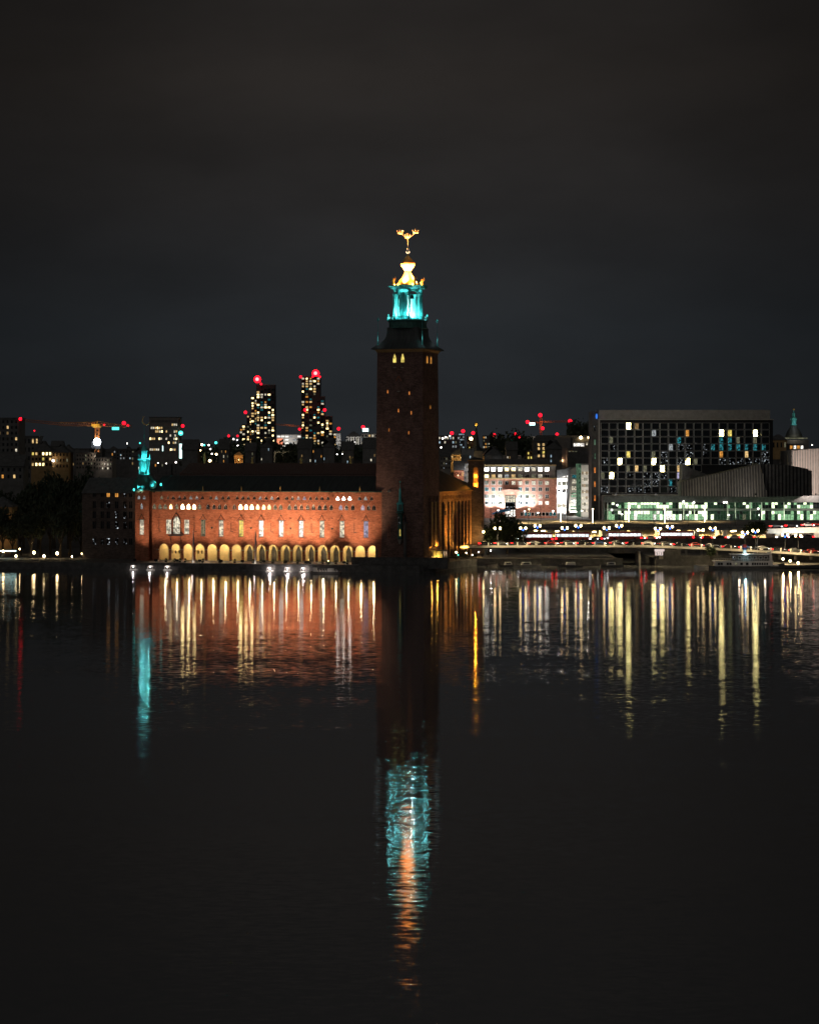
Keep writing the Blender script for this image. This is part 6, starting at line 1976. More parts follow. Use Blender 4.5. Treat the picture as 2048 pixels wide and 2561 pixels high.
# ------------------------------------------------------------------ city behind: generic blocks with their own windows
def block(name, label, cat, u0, u1, vt, vb, Y, depth, wall, rows, cols, lits, p=.3, wfrac=.5, roof='flat', rmat='roof_dark', zb=None, seed=1, hfrac=.5, group=None, vrows=None, dark=True, frame=None):
    uc = (u0 + u1) / 2
    zb = Z(vb, Y) if zb is None else zb
    t, lx, lz = facing(name, label, cat, uc, Y, zb, 0, group)
    rr = random.Random(seed)
    m = MB(); m.box(lx(u0), lx(u1), 0, depth, -6, lz(vt)); m.build('wall', wall, t)
    m = MB()
    if roof == 'flat':
        m.box(lx(u0) - .3, lx(u1) + .3, -.3, depth + .3, lz(vt), lz(vt) + .5)
    elif roof == 'hip':
        m.frus(lx(u0) - .5, lx(u1) + .5, -.5, depth + .5, lz(vt), lz(vt) + depth * .35, depth * .45)
    else:
        m.prism([(-.5, lz(vt)), (depth + .5, lz(vt)), (depth / 2, lz(vt) + depth * .4)], lx(u0) - .4, lx(u1) + .4, 'x')
    m.build('roof', rmat, t)
    va, vz = (vt, vb) if vrows is None else vrows
    for j in range(rows):
        v = va + (vz - va) * (j + .75) / rows
        for i in range(cols):
            u = u0 + (u1 - u0) * (i + .5) / cols
            on = rr.random() < p
            if not on and not dark: continue
            pm = lits[rr.randrange(len(lits))] if on else 'dark_glass'
            far_window(t, lx(u), 0, lz(v), (u1 - u0) / cols * wfrac * Y / F, (vz - va) / rows * hfrac * Y / F, pm, frame or wall, t=.1, mull=0)
    return t, lx, lz
WM = ['win_warm', 'win_warm', 'win_hall', 'win_room', 'win_warm_dim']
block('apartment_block', 'dark apartment tower with lit windows cut by the left edge of the photo', 'building', -40, 46, 1047, 1240, 900, 16, 'render_dark', 10, 8, WM, .32, .42, seed=3, vrows=(1047, 1190), hfrac=.5)
block('old_house', 'dark house with a row of amber lit ground windows below the apartment tower', 'building', -30, 58, 1166, 1240, 830, 12, 'render_dark', 2, 6, ['win_amber', 'win_warm'], .6, .35, 'gable', seed=5, vrows=(1166, 1200))
block('narrow_block', 'narrow dark block behind the crane jib with few lights', 'building', 58, 97, 1092, 1200, 1050, 12, 'render_dark', 5, 4, WM, .14, .4, seed=8)
block('yellow_window_house', 'low house with a row of yellow lit windows beside the narrow dark block', 'building', 78, 130, 1128, 1200, 960, 14, 'render_ochre', 3, 6, ['win_warm', 'win_yellow', 'win_warm_bright'], .55, .55, 'hip', seed=9, vrows=(1128, 1168))
block('lamp_lit_house', 'ochre house front lit by a white lamp below the crane jib', 'building', 130, 172, 1132, 1200, 940, 12, 'render_ochre', 3, 5, ['win_warm_dim', 'win_room'], .35, .4, 'hip', seed=11, vrows=(1130, 1172))
block('stepped_pale_house', 'pale multi-storey house front below the crane mast', 'building', 190, 240, 1134, 1200, 945, 14, 'render_grey', 4, 7, ['win_room', 'win_warm_dim'], .2, .4, seed=12, vrows=(1134, 1174))
block('stepped_pale_house', 'lower pale house stepping down right of the crane mast', 'building', 240, 280, 1146, 1210, 925, 14, 'render_grey', 3, 6, ['win_room', 'win_hall'], .25, .4, seed=13, vrows=(1146, 1176))
block('long_low_block', 'long dark low block with small lights left of the turquoise cupola', 'building', 283, 352, 1126, 1200, 1120, 16, 'render_dark', 3, 9, ['win_cool', 'win_room', 'win_white_dim'], .22, .35, seed=14, vrows=(1126, 1150))
t, lx, lz = block('old_villa', 'faintly lit old ochre villa with tall pilasters at the left edge of the trees', 'building', -30, 30, 1268, 1345, 705, 10, 'render_ochre', 1, 1, ['win_room'], 0, .1, 'hip', seed=2, vrows=(1268, 1300))
pm = MB(); pm.box(-.25, .25, -.3, 0, 0, 5.0); pm = pm.mesh('pilaster', 'render_ochre')
for u in range(-20, 30, 8):
    put('pilaster', pm, t, (lx(u), 0, lz(1330)))
    far_window(t, lx(u + 4), 0, lz(1322), .6, 2.2, 'dark_glass', 'render_ochre', t=.06)
lamp(t, (0, -5, lz(1335)), 260, (1, .6, .25), .3)
m = MB(); m.ball((0, 0, 0), .55, 8, 6); m.build('wall_lamp', 'lamp_white', bpy.data.objects['lamp_lit_house'], (X(134, 940) - X(151, 940), -1.0, Z(1152, 940) - Z(1200, 940)))
lamp(bpy.data.objects['lamp_lit_house'], (X(140, 940) - X(151, 940), -2.0, Z(1144, 940) - Z(1200, 940)), 60, (1, .72, .4), .3)
lamp(bpy.data.objects['stepped_pale_house'], (4, -2, 11), 120, (1, .8, .6), .3)
lamp(bpy.data.objects['stepped_pale_house.001'], (0, -2, 9), 130, (1, .85, .7), .3)

# office tower with the ring sign
t, lx, lz = block('office_tower', 'square office tower with rows of lit windows behind the turquoise cupola', 'office', 373, 446, 1044, 1140, 1500, 22, 'render_grey', 11, 14, ['win_warm', 'win_hall', 'win_warm_bright'], .0, .6, seed=4, dark=False)
rr = random.Random(21)
for j, (v, runs) in enumerate(((1062, [(429, 446)]), (1070, [(377, 406)]), (1079, [(388, 406), (414, 418), (434, 446)]), (1089, [(424, 430), (436, 440)]), (1097, [(374, 388), (396, 406), (414, 418), (434, 446)]), (1107, [(420, 426), (432, 440)]), (1124, [(374, 400), (425, 440)]))):
    for a, b in runs:
        u = a + 2.2
        while u < b:
            far_window(t, lx(u), 0, lz(v + 2.6), 1.05, 1.5, pick(['win_warm', 'win_hall', 'win_warm_bright']), 'render_grey', t=.12); u += 5.0
m = MB(); m.box(lx(376), lx(443), -.25, 0, lz(1056), lz(1050)); m.build('plant_floor', 'render_dark', t)
for v in range(1066, 1134, 9):
    m = MB(); m.box(lx(373.5), lx(445.5), -.3, 0, lz(v), lz(v - 1.2)); m.build('spandrel', 'concrete', t)
sg = thing('ring_sign', 'glowing turquoise ring sign with a bar on the office tower corner', 'sign', (X(452, 1495), 1495, Z(1083, 1495)))
m = MB()
for k in range(20):
    a, b = R(18 * k), R(18 * k + 18)
    m.tube((1.35 * math.cos(a), 0, 1.35 * math.sin(a)), (1.35 * math.cos(b), 0, 1.35 * math.sin(b)), .32, n=5)
m.build('ring', 'lamp_teal', sg)
m = MB(); m.box(-.9, .9, -.2, .2, -.22, .22); m.build('bar', 'bar_white', sg)
m = MB(); m.box(-2.2, -1.9, -.1, .6, -.4, .4); m.build('bracket', 'iron', sg)
lb = thing('light_mast', 'tall glowing white light column at the foot of the office tower', 'light column', (X(452, 1400), 1400, Z(1146, 1400)))
m = MB(); m.box(-.85, .85, -.6, .6, 0, Z(1110, 1400) - Z(1146, 1400)); m.build('light_tube', 'bar_white', lb)
m = MB(); m.box(-2.2, 2.2, -1, 1, -2.0, 0); m.build('base', 'concrete', lb)
lb2 = thing('light_mast', 'thin short white light strip standing in front of the office tower', 'light column', (X(407, 1400), 1400, Z(1128, 1400)))
m = MB(); m.box(-.22, .22, -.2, .2, 0, 3.6); m.build('light_tube', 'bar_white', lb2)

# the two stepped residential towers
def stepped(name_label, segs, Y, seed, pw, ph_, special, ph):
    u0 = sum((a + b) / 2 for a, b, v in segs[:1])
    t, lx, lz = facing('stepped_tower', name_label, 'tower block', u0, Y, 20, 0, 'stepped residential towers')
    rr = random.Random(seed)
    for i, (a, b, v) in enumerate(segs):
        m = MB(); m.box(lx(a), lx(b), i * 3.0, 26 - i * .5, -10, lz(v)); m.build('module_stack', 'concrete_dark', t)
        m = MB(); m.box(lx(a) - .3, lx(b) + .3, i * 3.0 - .3, 26 - i * .5, lz(v), lz(v) + 1.0); m.build('parapet', 'concrete', t)
    done = 0
    for i, (a, b, v) in enumerate(segs):
        cols = max(1, round((b - a) / pw))
        u = a + (b - a) / cols / 2
        for c in range(cols):
            uu = a + (b - a) * (c + .5) / cols
            covered = any(x[0] <= uu <= x[1] for x in segs[:i])
            if covered: continue
            vv = v + ph_
            while vv < 1116:
                q = ph(vv, c, i)
                r_ = rr.random()
                if r_ < q:
                    pm = ['win_warm', 'win_warm_bright', 'win_hall', 'win_warm', 'win_warm_bright', 'win_room', 'win_amber'][rr.randrange(7)]
                    if rr.random() < .05: pm = 'win_teal'
                else:
                    pm = 'dark_glass'
                wv = (b - a) / cols * (.62 if rr.random() < .6 else .34) * Y / F
                if pm != 'dark_glass' or rr.random() < .55:
                    far_window(t, lx(uu), i * 3.0, lz(vv), round(wv, 0) + .4, ph_ * .62 * Y / F, pm, 'concrete_dark', t=.35, proud=.7)
                    done += 1
                vv += ph_
    return t, lx, lz
Y2 = 2900
t1, lx, lz = stepped('shorter stepped high rise with a dark unlit top under a red beacon', [(641, 687, 963), (627, 687.5, 991), (616, 630, 1037), (604, 620, 1062), (597, 606, 1070)], Y2, 5, 9.2, 6.4, None, lambda v, c, i: .04 if v < 985 else (.55 if v < 1040 else .48))
bc = MB(); bc.ball((0, 0, 0), 2.4, 12, 8); bc = bc.mesh('beacon', 'beacon_core')
def beacon(u, v, Y, r, label, group='red aviation beacons', mt='lamp_red', parent=None):
    t = thing('aviation_light', label, 'beacon', (X(u, Y), Y, Z(v, Y)), 0, group)
    m = MB(); m.ball((0, 0, 0), r, 10, 8); m.build('lens', mt, t, smooth=True)
    m = MB(); m.tube((0, r * .4, -r * 1.0), (0, r * .4, -r * 2.6), r * .12); m.build('stem', 'iron', t)
    return t
b1 = beacon(643, 948, Y2 + 2, 2.4, 'large red beacon on top of the shorter stepped tower', 'great red beacons', 'beacon_core')
m = MB(); m.lathe([(1.5, -5), (4.0, -3.2), (5.2, 0), (4.0, 3.2), (1.5, 5)], 14); m.build('red_halo', 'beacon_red', b1, (0, 5.4, 0))  # red glow around the beacon core, built as a larger glowing body
m = MB(); m.lathe([(.4, Z(962, Y2) - Z(948, Y2)), (.3, -1.0)], 6); m.build('mast', 'iron', b1, (0, 3.2, 0))
Y3 = 2860
t2, lx, lz = stepped('taller stepped high rise with windows lit to its very top under a red beacon', [(753, 801, 942), (753, 811, 992), (798, 822, 1041), (806, 830, 1041.5), (815, 841, 1082)], Y3, 9, 9.4, 6.5, None, lambda v, c, i: .62 if v < 985 else (.36 if v < 1060 else .55))
b2 = beacon(789, 933, Y3 + 2, 2.4, 'large red beacon on top of the taller stepped tower', 'great red beacons', 'beacon_core')
m = MB(); m.lathe([(1.5, -5), (4.0, -3.2), (5.2, 0), (4.0, 3.2), (1.5, 5)], 14); m.build('red_halo', 'beacon_red', b2, (0, 5.4, 0))
m = MB(); m.lathe([(.4, Z(941, Y3) - Z(933, Y3)), (.3, -1.0)], 6); m.build('mast', 'iron', b2, (0, 3.2, 0))
for u, v, Y, r, lb in ((653, 960, 2890, 1.6, 'small red light just under the large beacon of the shorter stepped tower'), (614, 1031, 2890, 2.2, 'red light on the middle step of the shorter stepped tower'), (572, 1090, 2600, 1.5, 'red light at the tip of a thin spire left of the stepped towers'), (594, 1090, 2600, 1.3, 'faint red light at the foot of the shorter stepped tower'),
    (752, 942, 2850, 1.9, 'red light on the top corner of the taller stepped tower'), (782, 941.5, 2850, 1.4, 'small red light below the large beacon of the taller tower'), (800, 942, 2850, 1.4, 'red light at the right top corner of the taller tower'), (763, 1025, 2850, 2.2, 'red light halfway up the left side of the taller tower'), (812, 1025, 2850, 2.2, 'red light on the middle step of the taller tower'), (749, 1073, 2700, 1.6, 'red light at the end of the thin crane jib between the stepped towers'),
    (847, 1072, 2500, 2.0, 'red light right of the taller stepped tower foot'), (908, 1068, 2200, 1.9, 'red light over the white building next to the brick tower'),
    (1130, 1083, 2200, 1.8, 'red roof light nearest the brick tower on its right'), (1158, 1078, 2200, 1.9, 'red roof light highest of the three left of the church spire'), (1183, 1082.5, 2200, 1.8, 'red roof light beside the church spire'), (1236, 1088, 2200, 1.8, 'red roof light standing alone right of the church spire'), (1289, 1086, 2300, 1.8, 'red light upper of two above the dark roofs'), (1300, 1093, 2300, 1.5, 'red light lower of two above the dark roofs'),
    (1319, 1055, 2000, 1.7, 'red light at the counterweight of the far crane'), (1351, 1038, 2000, 1.9, 'red light at the top of the far crane'), (1357, 1071, 2000, 1.6, 'red light on the mast of the far crane'), (1425.5, 1053, 2000, 1.9, 'red light at the tip of the far crane jib'), (1393, 1086, 1600, 1.2, 'red light on the roof left of the terrace office'),
    (457, 1065, 1480, 1.15, 'red light beside the office tower roof'), (310, 1058, 1150, 1.1, 'bright red light on the counter jib of the orange crane'), (320, 1064, 1150, .7, 'small red light at the outer end of the counter jib'), (51, 1047.5, 900, .7, 'red light on the roof corner of the apartment tower'), (59, 1050, 1150, .5, 'small red light at the tip of the long crane jib'), (261, 1062, 1150, .45, 'tiny red light by the crane cab'), (86, 1077, 1100, .4, 'tiny red light over the narrow dark block')):
    beacon(u, v, Y, r, lb)

# cranes
def lattice(m, p, q, wdt, n):
    p, q = Vector(p), Vector(q)
    d = (q - p); up_v = Vector((0, 0, 1)) if abs(d.normalized().z) < .8 else Vector((1, 0, 0))
    s_ = d.cross(up_v).normalized() * wdt / 2
    u_ = s_.cross(d).normalized() * wdt / 2
    c = [s_ + u_, -s_ + u_, -s_ - u_, s_ - u_]
    for k in c:
        m.tube(p + k, q + k, wdt * .09, n=4)
    for i in range(n):
        a, b = p + d * (i / n), p + d * ((i + 1) / n)
        for k in range(4):
            m.tube(a + c[k], b + c[(k + 1) % 4], wdt * .06, n=4)
YC = 1150
crn, lx, lz = facing('tower_crane', 'orange lattice tower crane with its long jib over the left roofs', 'crane', 243, YC, 10)
m = MB(); lattice(m, (0, 0, 0), (0, 0, lz(1066)), 2.0, 20); m.build('mast', 'crane_orange', crn)
m = MB(); lattice(m, (-1, 0, lz(1061)), (lx(150), 0, lz(1060)), 1.8, 14); lattice(m, (lx(150), 0, lz(1060)), (lx(62), 0, lz(1051)), 1.3, 14); m.build('jib', 'crane_orange', crn)
m = MB(); lattice(m, (1, 0, lz(1062)), (lx(330), 0, lz(1066)), 1.4, 12); m.build('counter_jib', 'crane_orange', crn)
m = MB(); m.tube((0, 0, lz(1061)), (0, 0, lz(1053)), .5, .15); m.tube((0, 0, lz(1053.5)), (lx(150), 0, lz(1058)), .08); m.tube((0, 0, lz(1053.5)), (lx(315), 0, lz(1064)), .08); m.build('apex', 'crane_yellow', crn)
m = MB(); m.box(-3.2, 1.6, -1.4, 1.4, lz(1066), lz(1060)); m.frus(-2.0, 2.0, -1.2, 1.2, lz(1069), lz(1066), -.3); m.build('slewing_cab', 'crane_yellow', crn)
m = MB(); m.box(lx(312), lx(326), -1, 1, lz(1070), lz(1066)); m.build('counterweight', 'concrete', crn)
lamp(crn, (-1, -4, lz(1064)), 330, (1, .62, .2), .3); lamp(crn, (-24, -6, lz(1064)), 80, (1, .5, .18), .3)
m = MB(); m.ball((0, 0, 0), 2.0, 12, 8); m.build('floodlight', 'lamp_flood', crn, (lx(244.5), -2.5, lz(1105)))
m = MB(); m.box(-2.6, 2.6, -1.2, 1.2, -2.0, 2.0); m.build('flood_platform', 'iron', crn, (lx(241), 0, lz(1114)))
lamp(crn, (lx(244), -5, lz(1105)), 900, (.9, .92, 1), .6)
sgn = thing('crane_sign', 'glowing turquoise panel sign hung under the crane counter jib', 'sign', (X(289, YC - 1), YC - 1, Z(1071.5, YC - 1)))
m = MB(); m.box(-1.9, 1.9, -.2, .2, -.75, .75); m.build('panel', 'lamp_teal', sgn)
m = MB(); m.box(-1.5, -1.4, -.05, .05, .75, 1.5); m.box(1.4, 1.5, -.05, .05, .75, 1.5); m.build('hangers', 'iron', sgn)
cr2, lx, lz = facing('tower_crane', 'distant thin tower crane with red lights above the pink hotel', 'crane', 1352, 2005, 20)
m = MB(); lattice(m, (0, 0, 0), (0, 0, lz(1040)), 1.8, 24); m.build('mast', 'crane_orange', cr2)
m = MB(); lattice(m, (0, 0, lz(1055)), (lx(1426), 0, lz(1053.5)), 1.3, 16); m.build('jib', 'crane_orange', cr2)
m = MB(); lattice(m, (0, 0, lz(1056)), (lx(1320), 0, lz(1057)), 1.3, 6); m.build('counter_jib', 'crane_orange', cr2)
sgn = thing('crane_sign', 'white lit panel under the counter jib of the distant crane', 'sign', (X(1331, 2000), 2000, Z(1060, 2000)))
m = MB(); m.box(-2.6, 2.6, -.3, .3, -1.3, 1.3); m.build('panel', 'bar_white', sgn)
lamp(cr2, (3, -6, lz(1060)), 2500, (1, .35, .15), .4)
cr3, lx, lz = facing('tower_crane', 'thin crane jib seen between the two stepped towers', 'crane', 752, 2710, 20)
m = MB(); lattice(m, (0, 0, 0), (0, 0, lz(1068)), 1.6, 10); m.build('mast', 'crane_orange', cr3)
m = MB(); lattice(m, (lx(688), 0, lz(1061)), (lx(754), 0, lz(1066)), 1.5, 10); m.build('jib', 'crane_orange', cr3)
lamp(cr3, (-14, -8, lz(1063)), 2500, (1, .5, .2), .4)

# pale buildings on the skyline
def floods(t, x, y, z, p_, c=(1, .95, .9)):
    lamp(t, (x, y, z), p_, c, .5)
t, lx, lz = block('white_office', 'white lit low office between the feet of the stepped towers', 'office', 692, 753, 1087, 1121, 2300, 20, 'render_white', 4, 6, ['win_white_dim', 'win_white_dim', 'win_white'], .55, .8, seed=3, hfrac=.45, dark=False)
m = MB(); m.box(lx(693), lx(707), -.8, 0, lz(1113), lz(1097)); m.build('orange_sign', 'lit_orange_sign', t)
m = MB(); m.box(lx(707), lx(752), -.8, 0, lz(1120), lz(1116)); m.build('shop_strip', 'win_white', t)
floods(t, 0, -12, lz(1104), 3800)
t, lx, lz = block('white_colonnade_house', 'white lit house with tall dark window bays next to the brick tower', 'building', 866, 903, 1092, 1122, 1900, 14, 'render_white', 1, 6, ['win_room'], .2, .45, 'hip', seed=2, hfrac=.7)
floods(t, 0, -12, lz(1105), 3200)
t, lx, lz = block('pale_tower_house', 'pale taller house with a bright roof lamp half hidden by the brick tower', 'building', 903, 945, 1085, 1122, 1950, 16, 'render_grey', 4, 5, ['win_hall', 'win_warm', 'win_cool'], .6, .5, seed=6)
m = MB(); m.box(lx(907), lx(921), -1, 0, lz(1079), lz(1071)); m.build('lit_sign', 'bar_white', t)
floods(t, 0, -12, lz(1105), 2200)
t, lx, lz = block('slender_white_block', 'slender pale block right at the foot of the taller stepped tower', 'building', 841, 852, 1083, 1122, 2500, 14, 'render_white', 5, 3, ['win_white_dim', 'win_cool'], .4, .5, seed=7)
floods(t, 0, -10, lz(1105), 2000)
t, lx, lz = block('school_building', 'low stone school with four lit yellow windows on the dark hill below the stepped towers', 'building', 661, 731, 1130, 1160, 1250, 14, 'render_grey', 4, 10, ['win_yellow', 'win_room'], .0, .5, seed=4, dark=False)
for u, vs_ in ((665, (1134, 1144)), (675, (1135, 1144, 1152)), (682, (1135, 1143, 1152)), (707, (1144,)), (717, (1144,))):
    for v in vs_:
        far_window(t, lx(u), 0, lz(v + 3), 1.1, 1.1, 'win_hall' if u > 670 else 'win_room', 'render_grey', t=.1)
for u in range(690, 730, 6):
    far_window(t, lx(u), 0, lz(1154), .7, 1.0, 'dark_glass', 'render_grey', t=.1)
floods(t, 3, -9, lz(1140), 1500, (1, .85, .5))
t, lx, lz = block('orange_gatehouse', 'small orange lit arched gatehouse on the dark hill behind the wing roof', 'building', 586, 607, 1139, 1160, 1150, 6, 'render_ochre', 1, 3, ['win_room'], 0, .4, 'hip', 'render_ochre', seed=2, hfrac=.4)
floods(t, 0, -6, lz(1150), 1400, (1, .55, .2))
# right skyline
t, lx, lz = block('roofline_block', 'dark long block with white roof lights right of the brick tower', 'building', 1096, 1150, 1090, 1122, 2250, 18, 'render_dark', 3, 8, ['win_hall', 'win_cool', 'win_room', 'win_white_dim'], .55, .5, seed=31, dark=False)
t, lx, lz = block('roofline_block', 'bluish lit slab block under the highest of three red roof lights', 'building', 1147, 1161, 1083, 1122, 2260, 14, 'render_dark', 6, 3, ['win_cool', 'win_white_dim'], .75, .6, seed=32, dark=False)
t, lx, lz = block('roofline_block', 'sand coloured lit block just left of the church spire', 'building', 1168, 1188, 1092, 1122, 2270, 14, 'render_ochre', 5, 5, ['win_hall', 'win_yellow', 'win_room'], .5, .5, seed=33)
t, lx, lz = block('roofline_block', 'lit office block under the lone red roof light', 'building', 1208, 1243, 1090, 1122, 2280, 14, 'render_dark', 4, 8, ['win_hall', 'win_room', 'win_amber'], .6, .6, seed=34, dark=False)
t, lx, lz = block('roofline_block', 'pale stone block left of the dark mansard block', 'building', 1313, 1340, 1092, 1140, 1700, 14, 'render_grey', 6, 5, ['win_room'], .15, .4, seed=35)
floods(t, 0, -10, lz(1110), 2600, (1, .9, .8))
t, lx, lz = block('ochre_palace', 'low ochre palace front with a lit arcade left of the church spire', 'building', 1128, 1178, 1137, 1158, 1300, 14, 'render_ochre', 2, 9, ['win_warm', 'win_room'], .35, .45, 'hip', seed=36)
floods(t, 0, -9, lz(1146), 2600, (1, .68, .3))
t, lx, lz = block('ochre_palace', 'long low ochre roof front just above the pink hotel', 'building', 1205, 1245, 1136, 1158, 1320, 14, 'render_ochre', 2, 8, ['win_warm', 'win_room'], .25, .45, 'hip', seed=37)
floods(t, 0, -9, lz(1146), 1300, (1, .62, .3))
t, lx, lz = block('red_town_house', 'small red brick town house lit orange behind the dark wing roof', 'building', 1136, 1160, 1176, 1215, 900, 10, 'brick_pink', 2, 4, ['win_hall', 'win_warm'], .35, .4, 'gable', seed=38)
floods(t, 0, -7, lz(1190), 900, (1, .6, .3))
t, lx, lz = block('white_gable_house', 'narrow white house between the red town house and square turret', 'building', 1160, 1172, 1160, 1215, 905, 10, 'render_white', 4, 3, ['win_room', 'dark_glass'], .4, .4, 'gable', seed=39)
floods(t, 0, -8, lz(1170), 700, (.95, .95, 1))
t, lx, lz = block('lit_house', 'small lit house tucked right beside the great tower above the dark roof', 'building', 1101, 1126, 1142, 1175, 950, 10, 'render_grey', 3, 4, ['win_warm_dim', 'win_room', 'win_glint'], .4, .4, 'gable', seed=40)
block('red_roof_house', 'low red lit roof terrace above the street gap', 'building', 1350, 1420, 1146, 1165, 1120, 14, 'brick_pink', 1, 6, ['win_hall', 'win_amber'], .3, .35, seed=41)
lamp(bpy.data.objects['red_roof_house'], (4, -6, 3), 1300, (1, .55, .3), .4)
block('street_house', 'yellow lit house behind the pink hotel chimney line', 'building', 1318, 1352, 1128, 1150, 1280, 10, 'render_ochre', 2, 5, ['win_yellow', 'win_warm_bright'], .7, .45, seed=42)
block('far_right_house', 'row of small lit shops below the domed church', 'building', 1974, 2010, 1112, 1126, 1200, 10, 'render_dark', 1, 4, ['win_violet', 'win_white', 'win_amber'], 1, .7, seed=43, hfrac=.6)
block('far_right_house', 'dim arched house front left of the domed church', 'building', 1930, 1968, 1100, 1125, 1300, 10, 'render_ochre', 1, 4, ['win_room'], .2, .4, 'hip', seed=44)

# dark town between, seen only as silhouettes with stray lights
LAND = [(60, 'beside the apartment tower corner'), (100, 'below the tip of the orange jib'), (140, 'under the long orange jib'), (180, 'left of the orange crane mast'), (222, 'just left of the crane floodlight'), (262, 'just right of the crane floodlight'), (300, 'below the red lights of the counter jib'), (335, 'left of the turquoise cupola'), (385, 'right of the turquoise cupola'), (425, 'under the office tower'), (462, 'right of the white light column'), (492, 'left over the ridge ornament'), (520, 'right over the ridge ornament'), (552, 'left of the orange gatehouse'), (580, 'touching the orange gatehouse'), (612, 'right of the orange gatehouse'), (640, 'under the shorter stepped tower'), (672, 'over the lit school'), (700, 'under the white low office'), (732, 'right of the lit school'), (765, 'under the left side of the taller stepped tower'), (800, 'under the middle of the taller stepped tower'), (835, 'under the right steps of the taller tower'), (868, 'left under the white colonnade house'), (900, 'under the pale tower house'), (925, 'touching the great brick tower'), (1112, 'just past the great brick tower'), (1145, 'under the three red roof lights'), (1180, 'by the thin church spire'), (1215, 'right of the thin church spire'), (1245, 'under the lone red roof light'), (1275, 'over the pink hotel portal'), (1310, 'left of the mansard block'), (1345, 'under the far crane mast'), (1385, 'right part of the mansard block'), (1415, 'left of the terrace office'), (1450, 'over the glass office'), (1475, 'against the grid hotel end wall'), (1940, 'right of the grid hotel'), (1970, 'left under the domed church'), (2005, 'right under the domed church'), (2040, 'over the pale ribbed hall')]
def where(u, Y):
    return min(LAND, key=lambda p: abs(p[0] - u))[1] + {1080: ', nearest row', 1280: ', second row', 1500: ', middle row', 1750: ', fourth row', 2000: ', rear row'}.get(Y, '')
rr = random.Random(77)
for i in range(58):
    u = 70 + i * 34.5 + rr.uniform(-10, 10)
    if 930 < u < 1095: continue
    Y = rr.choice((1080, 1280, 1500, 1750, 2000))
    vt = rr.uniform(1119, 1140) - (Y - 1500) * .006
    if 450 < u < 940: vt = rr.uniform(1116, 1130)
    wd = rr.uniform(24, 44)
    if 1480 < u < 1960: continue
    vb = 1130 + (H - 8 - Y * .004) * F / Y
    rf = rr.choice(['hip', 'gable', 'flat'])
    block('town_house', {'hip': 'hipped', 'gable': 'gabled', 'flat': 'flat'}[rf] + ' roofed dark town house ' + where(u, Y), 'building', u - wd / 2, u + wd / 2, vt, vb, Y, 14, 'render_dark', 3, 5, ['win_room', 'win_warm_dim', 'win_hall', 'win_cool', 'win_amber'], .16, .35, rf, seed=100 + i, group='dark town houses of the middle distance', vrows=(vt, min(vb, vt + 36)), dark=False)
# small lights strung over the dark hill and skyline
sl_ = MB(); sl_.ball((0, 0, 0), 1.0, 6, 5)
for nm in ('lamp_white', 'lamp_warm', 'lamp_teal'):
    _cache['sl' + nm] = sl_.mesh('globe', nm)
ps_ = MB(); ps_.tube((0, 0, -6), (0, 0, 0), .12); ps_ = ps_.mesh('post', 'iron')
SM = [(462, 1108, 0, .9), (470, 1110, 0, .6), (499, 1113, 1, 1.0), (505, 1112, 1, 1.2), (511, 1113, 2, 1.1), (522, 1113, 0, .9), (501, 1126, 1, .7), (526, 1123, 0, .7), (530, 1135, 0, .7), (541, 1136, 1, .9), (490, 1140, 0, .5), (525, 1152, 1, 1.2), (555, 1153, 1, 1.0), (562, 1152, 1, 1.1), (571, 1100, 0, .8), (584, 1098, 0, .9), (593, 1100, 0, .7), (594, 1113, 0, 1.1), (631, 1115, 0, 1.2), (540, 1107, 2, 1.6), (555, 1108, 2, 1.8), (556, 1116, 0, .8), (818, 1130, 2, 1.0), (843, 1136, 0, .5), (856, 1135, 0, .5), (916, 1115, 2, .9), (1103, 1119, 0, .9), (1115, 1093, 0, .8), (1125, 1090, 0, .7), (1107, 1096, 0, 1.1), (1178, 1097, 1, 1.8), (1170, 1130, 1, .9), (1178, 1129, 1, .9), (1218, 1130, 1, .8), (1228, 1129, 1, .8), (1238, 1128, 1, 1.0), (1278, 1101, 2, .9), (1333, 1114, 0, .7), (318, 1109, 0, .7), (350, 1108, 2, .9), (348, 1132, 2, .9), (395, 1158, 0, .5), (416, 1159, 0, .5), (440, 1156, 0, .8), (484, 1156, 0, .4), (1939, 1110, 0, .5), (1957, 1118, 0, .5), (1966, 1152, 0, .4), (2031, 1113, 0, .6)]
dl = []
for i, (u, v, c, r_) in enumerate(SM):
    Y = 1500 if v < 1120 else 1200
    t = thing('distant_lamp', 'tiny ' + ('white', 'warm', 'bluish')[c] + ' lamp ' + ('high ' if v < 1112 else 'low ' if v > 1128 else '') + where(u, 0), 'lamp', (X(u, Y), Y, Z(v, Y)), 0, 'tiny lamps among the far roofs')
    dl.append(t)
    o = put('globe', _cache['sl' + ('lamp_white', 'lamp_warm', 'lamp_teal')[c]], t)
    o.scale = (r_ * .62,) * 3
    put('post', ps_, t)

for lb in set(t['label'] for t in dl):
    same = sorted((t for t in dl if t['label'] == lb), key=lambda t: t.location.x / t.location.y)
    if len(same) > 1:
        for k, t in enumerate(same):
            t['label'] = lb + ', ' + ('leftmost', 'second', 'third', 'fourth', 'fifth')[k] + ' of its few'
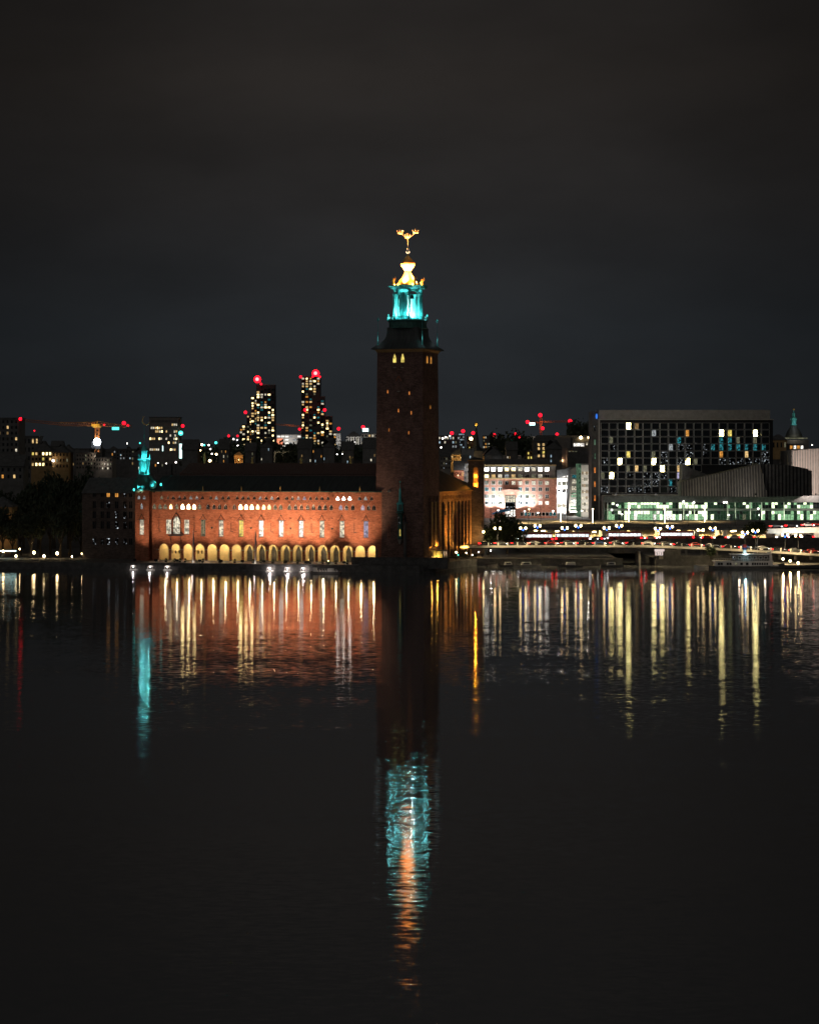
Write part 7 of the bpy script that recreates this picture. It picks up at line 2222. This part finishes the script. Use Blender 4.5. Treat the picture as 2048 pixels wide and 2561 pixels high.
# wooded hill behind the wing and far hill line
def hill(name, pts, Y, dep):
    m = MB()
    p = [(X(u, Y), Z(v, Y)) for u, v in pts]
    for (xa, za), (xb, zb_) in zip(p[:-1], p[1:]):
        m.face([(xa, Y, 0), (xb, Y, 0), (xb, Y + dep * .4, zb_), (xa, Y + dep * .4, za)])
        m.face([(xa, Y + dep * .4, za), (xb, Y + dep * .4, zb_), (xb, Y + dep, 0), (xa, Y + dep, 0)])
    kind(m.build(name, 'ground_earth'), 'structure')
    return p
hp = hill('wooded_hill', [(440, 1146), (500, 1141), (560, 1136), (620, 1130), (680, 1126), (740, 1124), (800, 1127), (860, 1128), (940, 1127), (1000, 1128), (1100, 1130), (1180, 1136), (1240, 1142)], 1500, 260)
hill('far_hill', [(-200, 1124), (0, 1122), (140, 1122), (300, 1121), (460, 1121), (600, 1121), (760, 1119), (900, 1120), (1080, 1120), (1240, 1120), (1440, 1121), (1700, 1122), (2000, 1121), (2300, 1123)], 3300, 700)
rr = random.Random(5)
m = MB()
def scatter_leaves(n, ua, ub, vf, Ya, Yb, size, spread):
    for _ in range(n):
        u = rr.uniform(ua, ub); Y = rr.uniform(Ya, Yb)
        z = Z(vf(u), Y) + rr.gauss(0, spread)
        c = Vector((X(u, Y), Y, z))
        nn = Vector((rr.uniform(-1, 1), rr.uniform(-1, 1), rr.uniform(-.3, 1))).normalized(); t_ = nn.orthogonal().normalized(); b_ = nn.cross(t_)
        l = size * rr.uniform(.5, 1.3)
        m.face([c - t_ * l, c - b_ * l * .6, c + t_ * l, c + b_ * l * .6])
scatter_leaves(5200, 450, 940, lambda u: 1129 - 6 * math.sin((u - 450) / 90) - 3 * math.sin(u / 17) + (14 if u < 560 else 0), 1480, 1600, 1.5, 3.2)
scatter_leaves(2200, 1225, 1330, lambda u: 1112 + 6 * abs(math.sin(u / 23)), 1480, 1560, 1.5, 4)
scatter_leaves(1400, 1418, 1475, lambda u: 1083 - 4 * abs(math.sin(u / 11)), 1700, 1740, 1.4, 3.5)
scatter_leaves(1500, 690, 780, lambda u: 1150 - 5 * math.sin((u - 690) / 30), 1180, 1230, 1.0, 2.2)
kind(m.build('far_treetops', 'foliage_dark'), 'stuff')
